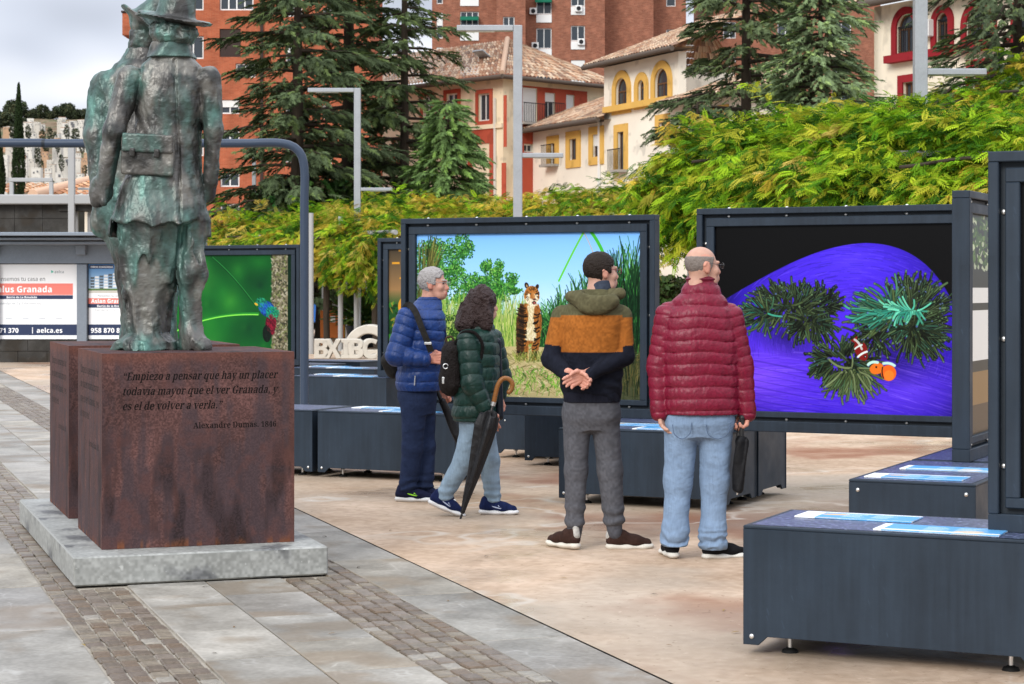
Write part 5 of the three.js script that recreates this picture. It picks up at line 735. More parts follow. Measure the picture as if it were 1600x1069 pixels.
  const brim = ell(J(275, 30, 0.0), [0.185, 0.016, 0.2], tilt), crown = union(0.03, [cap(J(274, 28, 0), J(280, -16, -0.01), 0.108, 0.095), ell(J(281, -22, -0.02), [0.09, 0.045, 0.085])]), dent = ell(J(282, -36, 0), [0.03, 0.04, 0.1]);
  const hat = union(0.022, [brim, crown]); mesh('hat', nets(bounded((x, y, z) => smax(hat(x, y, z) - 0.012 * (fbm(x * 12, y * 12, z * 12, 3) - 0.5) * 2 - 0.02 * Math.sin(Math.atan2(z, x + 0.03) * 2 + 1) * sstep(0.09, 0.19, Math.hypot(x + 0.03, z)) * 0.5, -dent(x, y, z), 0.03), hat), 0.008, 0.05, bronzeCol(11)), bronzeM, g);
  // satchel lying on the small of his back
  const sg = new THREE.Group(); sg.name = 'satchel'; g.add(sg); sg.position.set(...J(240, 246, 0.172)); sg.rotation.set(0.06, -0.1, -0.045);
  const rbox = (w, h, t, r, s) => { const f = (x, y, z) => { const qx = Math.abs(x - 0.1 * y * 0) - w / 2 + r, qy = Math.abs(y) - h / 2 + r, qz = Math.abs(z) - t / 2 + r; return Math.hypot(Math.max(qx, 0), Math.max(qy, 0), Math.max(qz, 0)) + Math.min(Math.max(qx, qy, qz), 0) - r - 0.004 * (fbm(x * 20, y * 20, z * 20 + s, 3) - 0.5) * 2; }; f.lo = [-w / 2, -h / 2, -t / 2]; f.hi = [w / 2, h / 2, t / 2]; return f; };
  mesh('pouch', nets(rbox(0.29, 0.215, 0.05, 0.014, 1), 0.007, 0.02, bronzeCol(20)), bronzeM, sg); mesh('flap', nets(rbox(0.28, 0.1, 0.026, 0.01, 2), 0.006, 0.02, bronzeCol(21)), bronzeM, sg, [0.004, 0.065, 0.028]);
  for (const k of [-0.075, 0.06]) mesh('buckle', nets(rbox(0.03, 0.05, 0.018, 0.006, 3), 0.005, 0.012, bronzeCol(22)), bronzeM, sg, [k, 0.012, 0.042]);
}
{
  const u0 = 222, d = 12.23, J = frame(u0, d), yb = (v) => J(0, v)[1], xb = (u) => J(u, 0)[0], g = bronze('bronze_statue', J, 'green bronze cloaked man with tilted hat behind the figure with the satchel', cubeTop, u0, d);
  const cloak = stack([[yb(537), xb(232), 0, 0.17, 0.2], [yb(500), xb(232), 0, 0.16, 0.18], [yb(420), xb(230), 0, 0.19, 0.2], [yb(365), xb(222), 0, 0.22, 0.22], [yb(330), xb(216), 0, 0.25, 0.22], [yb(280), xb(216), 0, 0.26, 0.2], [yb(220), xb(217), 0, 0.27, 0.2], [yb(165), xb(218), 0, 0.255, 0.19], [yb(125), xb(222), 0, 0.235, 0.17], [yb(106), xb(225), 0, 0.19, 0.14], [yb(92), xb(226), 0, 0.13, 0.11], [yb(78), xb(226), 0, 0.1, 0.1]], null, 2.3);
  const arms = [cap(J(166, 134, 0.05), J(153, 215, 0.08), 0.085, 0.07), cap(J(153, 215, 0.08), J(160, 285, 0.12), 0.068, 0.05), ell(J(160, 302, 0.12), [0.05, 0.06, 0.05]), ell(J(162, 345, 0.06), [0.07, 0.1, 0.08])];
  const all = union(0.04, [cloak, ...arms]);
  mesh('figure', nets(bounded((x, y, z) => Math.max(all(x, y, z) - 0.02 * (ridged(x, y, z, 13) - 0.5) - 0.008 * (fbm(x * 34, y * 20, z * 34, 3) - 0.5) * 2, cubeTop + 0.001 - y), all), 0.0095, 0.04, bronzeCol(33)), bronzeM, g);
  const head = union(0.03, [ell(J(228, 58, 0), [0.095, 0.11, 0.1]), cap(J(213, 58, 0), J(208, 64, 0), 0.03, 0.016), ell(J(214, 76, 0.0), [0.055, 0.06, 0.05]), ell(J(212, 52, 0.0), [0.04, 0.03, 0.05])]); mesh('head', nets(bounded((x, y, z) => head(x, y, z) - 0.016 * (fbm(x * 30, y * 30, z * 30, 3) - 0.5) * 2, head), 0.008, 0.03, bronzeCol(36)), bronzeM, g);
  const n = V.norm([0.62, 0.7, -0.12]), a = V.norm([0.7, -0.62, 0]), b = V.cross(a, n), hat = union(0.03, [ell(J(226, 40, 0.0), [0.19, 0.018, 0.19], [a, n, b]), cap(J(230, 36, 0), J(258, 2, -0.02), 0.11, 0.09)]); mesh('hat', nets(bounded((x, y, z) => hat(x, y, z) - 0.01 * (fbm(x * 14, y * 14, z * 14, 3) - 0.5) * 2, hat), 0.0085, 0.04, bronzeCol(38)), bronzeM, g);
}
// ------------------------------------------------------------------ buildings
const winGlass = mat({ color: [0.035, 0.045, 0.055], rough: 0.08, specularIntensity: 1 }), whiteFrame = mat({ color: [0.72, 0.72, 0.7], rough: 0.5 }), blindM = mat({ color: [0.7, 0.7, 0.67], rough: 0.7, bump: tex(64, (u, v) => 127 + 127 * Math.sin(v * 64 * Math.PI / 2), false), bumpScale: 0.01, size: 1 }), brownShut = mat({ color: [0.045, 0.03, 0.026], rough: 0.7 }), ironM = mat({ color: [0.02, 0.02, 0.022], rough: 0.6 }), woodFrame = mat({ color: [0.12, 0.06, 0.03], rough: 0.6 });
const creamM = mat({ color: [0.85, 0.75, 0.56], map: plasterT, rough: 0.9, size: 6 }), redM = mat({ color: [0.48, 0.1, 0.06], map: plasterT, rough: 0.9, size: 5 }), whiteM = mat({ color: [0.85, 0.82, 0.73], map: plasterT, rough: 0.9, size: 6 }), yellowM = mat({ color: [0.7, 0.44, 0.12], map: plasterT, rough: 0.9, size: 4 }), wineM = mat({ color: [0.27, 0.02, 0.028], map: plasterT, rough: 0.85, size: 4 }), offM = mat({ color: [0.82, 0.76, 0.63], map: plasterT, rough: 0.9, size: 6 }), eaveM = mat({ color: [0.1, 0.08, 0.065], rough: 0.8 }), pipeM = mat({ color: [0.62, 0.6, 0.54], rough: 0.6 });
const orangeM = mat({ map: brickOrange, rough: 0.9, size: 2 }), darkBrickM = mat({ map: brickRed, rough: 0.9, size: 2 }), concreteM = mat({ color: [0.36, 0.35, 0.33], map: plasterT, rough: 0.85, size: 2 });
// a wall runs from A to B (x, distance), seen face towards the camera; local x along it, y up, z out of it
function wallFrame(A, B) {
  const a = new THREE.Vector3(A[0], 0, -A[1]), x = new THREE.Vector3(B[0] - A[0], 0, -(B[1] - A[1])), len = x.length(); x.normalize(); const y = new THREE.Vector3(0, 1, 0), z = new THREE.Vector3().crossVectors(x, y);
  const M = new THREE.Matrix4().makeBasis(x, y, z).setPosition(a);
  const along = (u) => { const t = (u - 800) / F, dx = x.x, dd = -x.z; return (t * A[1] - A[0]) / (dx - t * dd); }, dist = (k) => A[1] - x.z * k, up = (v, k) => EYE + (HY - v) / F * dist(k);
  const rect = (u0, v0, u1, v1) => { const k0 = along(u0), k1 = along(u1), km = (k0 + k1) / 2; return { x: Math.min(k0, k1), w: Math.abs(k1 - k0), y: up(v1, km), h: up(v0, km) - up(v1, km) }; };
  return { M, len, along, up, rect, put: (g) => g.applyMatrix4(M) };
}
function rectPath(o, x, y, w, h, arch) { o.moveTo(x, y); o.lineTo(x + w, y); if (arch) { o.lineTo(x + w, y + h - w / 2); o.absarc(x + w / 2, y + h - w / 2, w / 2, 0, Math.PI, false); } else { o.lineTo(x + w, y + h); o.lineTo(x, y + h); } o.closePath(); return o; }
function wall(parent, fr, height, openings, m, y0 = 0, th = 0.4) {
  const s = rectPath(new THREE.Shape(), 0, y0, fr.len, height - y0);
  for (const o of openings) s.holes.push(rectPath(new THREE.Path(), o.x, o.y, o.w, o.h, o.arch));
  const g = new THREE.ExtrudeGeometry(s, { depth: th, bevelEnabled: false, curveSegments: 8 }); g.translate(0, 0, -th); boxUV(g); return mesh('wall', fr.put(g), m, parent);
}
function win(parent, fr, o) {   // o: x, y, w, h + style
  const g = new THREE.Group(); g.name = o.door ? 'balcony_door' : 'window'; parent.add(g); const { x, y, w, h } = o, t = o.t || 0.06, P = (geo) => fr.put(geo), fm = o.frame || whiteFrame, z = -0.16;
  const outer = rectPath(new THREE.Shape(), x + 0.01, y + 0.01, w - 0.02, h - 0.02, o.arch), n = o.mull ?? 2, cw = (w - 0.02 - t * (n + 1)) / n;
  const hh = o.arch ? h - w / 2 : h; for (let i = 0; i < n; i++) outer.holes.push(rectPath(new THREE.Path(), x + 0.01 + t + i * (cw + t), y + 0.01 + t, cw, hh - 0.02 - 2 * t));
  if (o.arch) outer.holes.push((() => { const p = new THREE.Path(), r = w / 2 - t - 0.01; p.moveTo(x + w / 2 + r, y + hh); p.absarc(x + w / 2, y + hh, r, 0, Math.PI, false); p.closePath(); return p; })());
  const fg = new THREE.ExtrudeGeometry(outer, { depth: 0.06, bevelEnabled: false, curveSegments: 8 }); fg.translate(0, 0, z); mesh('window_frame', P(boxUV(fg)), fm, g);
  const pg = new THREE.ShapeGeometry(rectPath(new THREE.Shape(), x + 0.01, y + 0.01, w - 0.02, h - 0.02, o.arch), 8); pg.translate(0, 0, z + 0.02); mesh('pane', P(boxUV(pg)), o.glass || winGlass, g);
  if (o.blind) mesh('blind', P(box(w - 0.03, h * o.blind, 0.04, x + w / 2, y + h - h * o.blind / 2 - 0.01, z + 0.09)), o.blindM || blindM, g);
  if (o.sur) { const b = o.sur[1], s = rectPath(new THREE.Shape(), x - b, y - (o.door ? 0 : b), w + 2 * b, h + b + (o.door ? 0 : b), o.arch); s.holes.push(rectPath(new THREE.Path(), x, y, w, h, o.arch)); const sg = new THREE.ExtrudeGeometry(s, { depth: 0.07, bevelEnabled: false, curveSegments: 10 }); sg.translate(0, 0, 0.002); mesh('surround', P(boxUV(sg)), o.sur[0], g); }
  if (o.sill) mesh('sill', P(box(w + 0.5, 0.18, 0.34, x + w / 2, y - (o.sur ? o.sur[1] : 0) - 0.09, 0.172)), o.sill, g);
  if (o.rail) { const b = [], rh = 0.95; for (let i = 0; i <= Math.ceil((w + 0.5) / 0.13); i++) b.push(box(0.02, rh, 0.02, x - 0.25 + i * 0.13, y + rh / 2, 0.42)); b.push(box(w + 0.6, 0.04, 0.04, x + w / 2, y + rh + 0.02, 0.42)); mesh('railing', P(merge(b)), ironM, g); mesh('balcony_slab', P(box(w + 0.7, 0.12, 0.5, x + w / 2, y - 0.062, 0.255)), o.slab || concreteM, g); }
  return g;
}
const tileCols = [[0.36, 0.2, 0.12], [0.42, 0.27, 0.17], [0.28, 0.16, 0.1], [0.46, 0.33, 0.23], [0.33, 0.24, 0.17], [0.22, 0.14, 0.1], [0.5, 0.38, 0.27]], roofM = mat({ vertexColors: true, rough: 0.9 });
function tileRoof(a, b, c, d, pitch = 0.24, course = 0.4, cols = tileCols) {   // eave a-b, ridge d-c: rolls of barrel tiles with overlapping courses
  const A = new THREE.Vector3(...a), B = new THREE.Vector3(...b), C = new THREE.Vector3(...c), D = new THREE.Vector3(...d), N = Math.max(2, Math.round(A.distanceTo(B) / pitch)), R = Math.max(2, Math.round(A.clone().add(B).distanceTo(C.clone().add(D)) / 2 / course)), n = new THREE.Vector3().crossVectors(B.clone().sub(A), D.clone().add(C).sub(A).sub(B)).normalize(); if (n.y < 0) n.negate();
  const pos = [], col = [], P = (s, t, h) => A.clone().lerp(B, s).lerp(D.clone().lerp(C, s), t).addScaledVector(n, h), prof = [0, 0.055, 0.085, 0.055, 0], K = 4;
  for (let i = 0; i < N; i++) for (let j = 0; j < R; j++) { const k = pick(cols), f = rr(0.85, 1.12); for (let q = 0; q < K; q++) { const s0 = (i + q / K) / N, s1 = (i + (q + 1) / K) / N, t0 = j / R, t1 = (j + 1) / R, p = [P(s0, t0, prof[q] + 0.025), P(s1, t0, prof[q + 1] + 0.025), P(s1, t1, prof[q + 1]), P(s0, t1, prof[q])]; for (const v of [0, 1, 2, 0, 2, 3]) { pos.push(p[v].x, p[v].y, p[v].z); col.push(k[0] * f, k[1] * f, k[2] * f); } } }
  const g = new THREE.BufferGeometry(); g.setAttribute('position', new THREE.Float32BufferAttribute(pos, 3)); g.setAttribute('color', new THREE.Float32BufferAttribute(col, 3)); g.computeVertexNormals(); return g;
}
const P3 = (X, d, y) => [X, y, -d];
reseed(501);
// ---- orange brick apartment block
{
  const b = thing('apartment_block', 'orange brick apartment block behind the dark cedars', 'building'), d = 94, fr = wallFrame([-17.3, d], [-6.7, d]), R = fr.rect, op = [];
  const add = (r, o) => op.push({ ...r, ...o });
  for (const v of [-64, -31]) add(R(343, v - 30 * (v < -40), 396, v + 47 - 30 * (v < -40)), { mull: 4 });
  add(R(343, 45, 376, 89), { blind: 0.98, blindM: brownShut }); for (const v of [99, 156, 203, 270, 318, 366, 410]) add(R(v === 99 ? 368 : 344, v, v === 99 ? 399 : 374, v + 22), { mull: 2, blind: v === 156 ? 0.5 : 0 });
  for (let k = -1; k < 5; k++) { const dv = k * 76; add(R(504, 12 + dv, 518, 34 + dv), { mull: 1 }); add(R(446, -8 + dv, 472, 26 + dv), { mull: 2, blind: 0.4 }); add(R(285, -20 + dv, 318, 16 + dv), { mull: 2 }); }
  wall(b, fr, 24, op, orangeM); for (const o of op) win(b, fr, o);
  mesh('core', box(10.5, 24, 9, -12, 12, -d - 4.95), orangeM, b); mesh('roof', cbox(11, 0.4, 10, -12, 24.2, -d - 4.6, 0.05), concreteM, b);
  mesh('downpipe', box(0.14, 24, 0.1, (409 - 800) / F * d, 12, -d + 0.06), brownShut, b);
  for (let k = 0; k < 6; k++) { const y = EYE + (HY - 62) / F * d - 3.3 * (k - 1); const bal = mesh('balcony', [cbox(1.9, 1.05, 1.4, -17.25, y + 0.55, -d + 0.7, 0.03)], orangeM, b); mesh('balcony_cap', cbox(2.0, 0.1, 1.5, -17.25, y + 1.13, -d + 0.7, 0.02), brownShut, bal); }
}
// ---- tall red brick towers
{
  const d = 150, px = (u) => (u - 800) / F * d, py = (v) => EYE + (HY - v) / F * d;
  const tower = (label, u0, u1, dz, wins, side) => {
    const D = d + dz, fr = wallFrame([(u0 - 800) / F * D, D], [(u1 - 800) / F * D, D]), b = thing('brick_tower', label, 'building', 'red brick towers behind the tiled roofs'), op = wins.map(([a, v0, c, v1, o]) => ({ ...fr.rect(a, v0, c, v1), ...o }));
    wall(b, fr, 34, op, darkBrickM); for (const o of op) win(b, fr, o); const w = fr.len; mesh('core', box(w - 0.05, 34, 9, (px(u0) * D / d + px(u1) * D / d) / 2, 17, -D - 4.95), darkBrickM, b); mesh('parapet', cbox(w + 0.2, 0.5, 9.6, ((u0 + u1) / 2 - 800) / F * D, 34.26, -D - 4.5, 0.04), concreteM, b); return b;
  };
  const rows = (a, c, v0, h, n, o) => Array.from({ length: n }, (_, k) => [a, v0 + k * 54, c, v0 + k * 54 + h, typeof o === 'function' ? o(k) : o]);
  const A = tower('red brick tower rising behind the coral and cream house', 675, 776, 1.2, [...rows(682, 692, -34, 40, 5, { mull: 1, blind: 0.5 }), ...rows(719, 748, -36, 30, 5, { mull: 3 })]);
  const white = (b, a, c, v, D) => mesh('spandrel', box((c - a) / F * D, 0.62, 0.06, ((a + c) / 2 - 800) / F * D, EYE + (HY - v) / F * D, -D + 0.034), whiteFrame, b);
  for (let k = 0; k < 4; k++) { white(A, 719, 748, 3 + k * 54, d + 1.2); }
  tower('red brick stair bay between the two brick towers', 776, 821, 0, rows(786, 804, 26, 16, 5, { mull: 2 }).concat(rows(786, 804, -28, 16, 1, { mull: 2 })));
  const B = tower('red brick tower with air conditioners above the tiled roof', 821, 945, 2, [...rows(838, 862, -10, 32, 5, { mull: 2 }), ...rows(892, 914, -14, 24, 5, (k) => ({ mull: 2, blind: k === 2 ? 0.9 : 0 }))]);
  for (let k = 0; k < 4; k++) { white(B, 838, 862, 29 + k * 54, d + 2); white(B, 892, 914, 17 + k * 54, d + 2); }
  const ac = (u, v) => { const D = d + 2; const a = mesh('air_conditioner', cbox(0.55, 0.5, 0.3, (u - 800) / F * D, EYE + (HY - v) / F * D, -D + 0.17, 0.03), whiteFrame, B); mesh('fan_grille', (() => { const c = new THREE.CylinderGeometry(0.17, 0.17, 0.03, 14); c.rotateX(Math.PI / 2); c.translate((u - 800) / F * D, EYE + (HY - v) / F * D, -D + 0.33); return c; })(), ironM, a); };
  ac(833, 18); ac(904, 14); ac(908, 66); ac(836, 72);
  const awn = (b, u0, u1, v, D) => mesh('awning', (() => { const g = box((u1 - u0) / F * D, 0.06, 0.7, 0, 0, 0); g.rotateX(0.5); g.translate(((u0 + u1) / 2 - 800) / F * D, EYE + (HY - v) / F * D, -D + 0.4); return g; })(), mat({ color: [0.01, 0.12, 0.07], rough: 0.8 }), b);
  awn(B, 836, 862, 2, d + 2); awn(A, 719, 748, 30, d + 1.2);
  tower('plain brick side of the tower beside the cream arched house', 945, 1021, 4, []);
  tower('red brick tower with white window strip above the cedar', 1021, 1072, 6, rows(1041, 1056, -8, 18, 5, { mull: 1 }));
  tower('red brick tower seen through the pale green fir', 1100, 1376, 12, [...rows(1130, 1150, -20, 26, 5, { mull: 2 }), ...rows(1215, 1240, -20, 26, 5, { mull: 2 }), ...rows(1300, 1330, -20, 26, 5, { mull: 2 })]);
}
// ---- cream and coral house, corner towards the plaza
{
  const b = thing('corner_house', 'cream house with coral red window panels and tiled hip roof', 'building'), C = [-0.45, 100], L = [-0.45 - 15.1, 100 + 16.6], R = [-0.45 + 5.6, 100 + 5.3];
  const fl = wallFrame(L, C), frr = wallFrame(C, R), H = 12.05, op = [];
  for (const u of [707, 757]) op.push({ ...fl.rect(u - 9, 146, u + 9, 189), mull: 2, blind: u === 707 ? 0 : 0, sur: [redM, 0.2] });
  for (const u of [580, 625, 668]) op.push({ ...fl.rect(u - 7, 150, u + 7, 190), mull: 2, sur: [redM, 0.18] });
  for (const u of [625, 668, 709]) op.push({ ...fl.rect(u - 8, 218, u + 8, 250), mull: 2, sur: [redM, 0.18] });
  wall(b, fl, H, op, creamM); for (const o of op) win(b, fl, o);
  { const q = fl.rect(732, 200, 772, 312), s = rectPath(new THREE.Shape(), q.x, 0.5, q.w, q.y + q.h - 0.5); s.holes.push(rectPath(new THREE.Path(), q.x + 0.3, 0.9, q.w - 0.6, q.y + q.h - 1.7)); const g = new THREE.ExtrudeGeometry(s, { depth: 0.06, bevelEnabled: false }); g.translate(0, 0, 0.002); mesh('coral_frame', fl.put(boxUV(g)), redM, b); }
  { mesh('coral_strip', fl.put(box(0.2, 2.6, 0.05, fl.along(790), 9.9, 0.028)), redM, b); mesh('coral_strip', fl.put(box(0.3, 7.2, 0.05, fl.along(788), 4.2, 0.028)), redM, b); }
  mesh('string_course', fl.put(box(fl.len, 0.22, 0.12, fl.len / 2, fl.up(196, fl.len), 0.062)), creamM, b); mesh('downpipe', fl.put(box(0.1, 11, 0.1, fl.along(775), 5.6, 0.08)), pipeM, b);
  const o2 = []; for (const [a, v0, c, v1, x] of [[816, 137, 839, 192, { blind: 0.95, door: 1, rail: 1 }], [851, 145, 867, 191, { mull: 2, blind: 0.3, door: 1, rail: 1 }], [884, 148, 897, 177, { blind: 0.95 }], [818, 225, 833, 238, { mull: 2 }], [850, 225, 866, 250, { mull: 2 }]]) o2.push({ ...frr.rect(a, v0, c, v1), ...x });
  wall(b, frr, H, o2, creamM); for (const o of o2) win(b, frr, o);
  { const q = frr.rect(806, 138, 917, 196), s = rectPath(new THREE.Shape(), q.x, q.y - 9, q.w, q.h + 9); for (const o of o2) s.holes.push(rectPath(new THREE.Path(), o.x, o.y, o.w, o.h)); const g = new THREE.ExtrudeGeometry(s, { depth: 0.03, bevelEnabled: false }); g.translate(0, 0, 0.002); mesh('coral_panel', frr.put(boxUV(g)), redM, b); }
  // hip roof
  const ov = 0.7, dl = new THREE.Vector2(L[0] - C[0], L[1] - C[1]).normalize(), dr = new THREE.Vector2(R[0] - C[0], R[1] - C[1]).normalize(), W = 7.6, pt = (a, c, y) => P3(C[0] + dl.x * a + dr.x * c, C[1] + dl.y * a + dr.y * c, y), he = H + 0.12, hr = H + 2.6;
  mesh('roof', [tileRoof(pt(22.5, -ov, he), pt(-ov, -ov, he), pt(3.8, 3.8, hr), pt(22.5, 3.8, hr), 0.26), tileRoof(pt(-ov, -ov, he), pt(-ov, W + ov, he), pt(3.8, 3.8, hr), pt(3.8, 3.8, hr), 0.26)].reduce((a, g) => { a.push(g); return a; }, []).map((g) => g)[0], roofM, b);
  mesh('roof_hip', tileRoof(pt(-ov, -ov, he), pt(-ov, W + ov, he), pt(3.7, 3.9, hr), pt(3.7, 3.7, hr), 0.26), roofM, b);
  mesh('hip_ridge', rod(pt(-ov, -ov, he + 0.08), pt(3.8, 3.8, hr + 0.1), 0.14, 0.14, 8), mat({ color: [0.45, 0.31, 0.22], rough: 0.9 }), b);
  const sk = new THREE.MeshStandardMaterial({ color: 0x9aa4aa, roughness: 0.15 }); for (const a of [3.2, 8.8]) { const p0 = pt(a, 1.6, lerp(he, hr, (1.6 + ov) / (3.8 + ov)) + 0.14), g = box(0.8, 0.06, 1.1, 0, 0, 0); g.rotateX(-0.52); g.rotateY(Math.atan2(dl.y, -dl.x) * -1); g.translate(...p0); mesh('skylight', g, sk, b); }
  for (const [A, B] of [[pt(22.5, -ov, he - 0.1), pt(-ov, -ov, he - 0.1)], [pt(-ov, -ov, he - 0.1), pt(-ov, W + ov, he - 0.1)]]) mesh('eave', rod(A, B, 0.12, 0.12, 6), eaveM, b);
  { const A = [pt(22.5, -ov, he - 0.02), pt(-ov, -ov, he - 0.02), pt(-ov, W + ov, he - 0.02), pt(22.5, W + ov, he - 0.02)], g = new THREE.BufferGeometry(); g.setAttribute('position', new THREE.Float32BufferAttribute([0, 1, 2, 0, 2, 3].flatMap((i) => A[i]), 3)); g.computeVertexNormals(); mesh('soffit', boxUV(g), eaveM, b); }
}
// ---- white house with yellow surrounds: low wing, arched tower, second wing
{
  const b = thing('yellow_trimmed_house', 'white house with yellow window surrounds and arched loggia windows', 'building'), d0 = 95, A = [0.62, 102.3], T = [4.4, 94.8], E = [7.4, 88.2], G = [10.6, 81.6];
  const fw = wallFrame(A, T), ft = wallFrame(T, E), fe = wallFrame(E, G), n = [-0.91, -0.41], back = (p, k) => [p[0] - n[0] * k, p[1] - n[1] * k];
  const hw = fw.up(200, fw.len / 2), ht = ft.up(104, 0.5), o1 = [], o2 = [], o3 = [];
  for (const [a, v0, c, v1, x] of [[861, 224, 868, 257, { door: 1, rail: 1 }], [891, 217, 902, 250, {}], [927, 210, 938, 245, { blind: 0.5 }]]) o1.push({ ...fw.rect(a, v0, c, v1), frame: woodFrame, sur: [yellowM, 0.38], ...x });
  for (const [a, v0, c, v1, x] of [[963, 122, 981, 166, { arch: 1 }], [998, 125, 1008, 158, { arch: 1 }], [1024, 107, 1045, 152, { arch: 1 }], [966, 206, 976, 266, { door: 1, rail: 1, frame: woodFrame }], [1031, 191, 1041, 212, {}]]) o2.push({ ...ft.rect(a, v0, c, v1), frame: woodFrame, sur: [yellowM, 0.36], ...x });
  for (const [a, v0, c, v1] of [[1075, 185, 1090, 225], [1115, 178, 1132, 220]]) o3.push({ ...fe.rect(a, v0, c, v1), frame: woodFrame, sur: [yellowM, 0.36] });
  wall(b, fw, hw, o1, whiteM); for (const o of o1) win(b, fw, o); wall(b, ft, ht, o2, whiteM); for (const o of o2) win(b, ft, o); const he3 = fe.up(160, 1.5); wall(b, fe, he3, o3, whiteM); for (const o of o3) win(b, fe, o);
  { const k0 = ft.along(950), k1 = ft.along(1050), y = ft.up(171, ft.along(960)); mesh('sill_course', ft.put(box(k1 - k0, 0.28, 0.3, (k0 + k1) / 2, y, 0.152)), yellowM, b); }
  const lw = wallFrame(back(T, 7), T); wall(b, lw, ht, [], whiteM);
  const roof = (p, q, h, rise, deep, ov = 0.75) => { const dir = new THREE.Vector2(q[0] - p[0], q[1] - p[1]).normalize(), a = [p[0] - dir.x * ov + n[0] * ov, p[1] - dir.y * ov + n[1] * ov], c = [q[0] + dir.x * ov + n[0] * ov, q[1] + dir.y * ov + n[1] * ov], r0 = back([p[0] + dir.x * 1.6, p[1] + dir.y * 1.6], deep), r1 = back(q, deep); mesh('roof', tileRoof(P3(...a, h), P3(...c, h), P3(...r1, h + rise), P3(...r0, h + rise), 0.26), roofM, b); mesh('eave', rod(P3(...a, h - 0.08), P3(...c, h - 0.08), 0.13, 0.13, 6), eaveM, b); mesh('soffit', (() => { const g = new THREE.BufferGeometry(), v = [P3(...a, h - 0.03), P3(...c, h - 0.03), P3(...back(c, 1.2), h - 0.03), P3(...back(a, 1.2), h - 0.03)]; g.setAttribute('position', new THREE.Float32BufferAttribute([0, 1, 2, 0, 2, 3].flatMap((i) => v[i]), 3)); g.computeVertexNormals(); return boxUV(g); })(), eaveM, b); const s0 = back(a, deep + 1); mesh('roof_hip', tileRoof(P3(...back(a, deep * 2), h), P3(...a, h), P3(...r0, h + rise), P3(...r0, h + rise), 0.26), roofM, b); };
  roof(A, T, hw + 0.1, 1.9, 4.2); roof(T, E, ht + 0.1, 2.2, 4.5); roof(E, G, he3 + 0.1, 1.8, 4.2);
  mesh('downpipe', fw.put(box(0.1, hw, 0.1, fw.len - 0.35, hw / 2, 0.08)), whiteFrame, b);
}
// ---- cream house with wine red arches
{
  const b = thing('wine_trimmed_house', 'cream house with wine red arched windows above the vine', 'building'), A = [13.0, 71.2], dir = [0.49, -0.872], B = [A[0] + dir[0] * 9.5, A[1] + dir[1] * 9.5], fr = wallFrame(A, B), op = [];
  for (const [a, v0, c, v1, x] of [[1402, 22, 1430, 82, { arch: 1 }], [1464, 20, 1483, 72, { arch: 1 }], [1511, 10, 1550, 62, { arch: 1 }], [1412, 128, 1430, 175, {}], [1520, 104, 1545, 150, {}], [1588, 96, 1606, 140, {}], [1590, -2, 1620, 52, { arch: 1 }]]) op.push({ ...fr.rect(a, v0, c, v1), frame: woodFrame, sur: [wineM, 0.26], mull: 2, ...x });
  const h = fr.up(8, 0.6); wall(b, fr, h, op, offM); for (const o of op) win(b, fr, o);
  for (const [u0, u1, v] of [[1392, 1438, 91], [1452, 1494, 82], [1502, 1562, 74], [1580, 1625, 64]]) { const q0 = fr.along(u0), q1 = fr.along(u1); mesh('sill_course', fr.put(box(q1 - q0, 0.26, 0.34, (q0 + q1) / 2, fr.up(v, (q0 + q1) / 2), 0.172)), wineM, b); }
  for (const o of op.filter((q) => q.arch)) { const g = []; for (let i = 0; i <= o.w / 0.12; i++) g.push(box(0.02, 0.9, 0.02, o.x + 0.04 + i * 0.12, o.y + 0.45, -0.04)); g.push(box(o.w, 0.04, 0.03, o.x + o.w / 2, o.y + 0.92, -0.04)); mesh('railing', fr.put(merge(g)), ironM, b); }
  mesh('air_conditioner', fr.put(cbox(0.6, 0.6, 0.3, fr.along(1452), fr.up(50, 2), 0.16, 0.03)), whiteFrame, b);
  const n = [-0.872, -0.49], bk = (p, k) => [p[0] - n[0] * k, p[1] - n[1] * k], a0 = [A[0] + n[0] * 0.8 - dir[0] * 0.8, A[1] + n[1] * 0.8 - dir[1] * 0.8], b0 = [B[0] + n[0] * 0.8, B[1] + n[1] * 0.8]; mesh('roof', tileRoof(P3(...a0, h + 0.1), P3(...b0, h + 0.1), P3(...bk(B, 5), h + 2.4), P3(...bk(A, 5), h + 2.4), 0.26), roofM, b); mesh('eave', rod(P3(...a0, h), P3(...b0, h), 0.14, 0.14, 6), eaveM, b);
  const side = wallFrame(bk(A, 7), A); wall(b, side, h, [], offM);
}
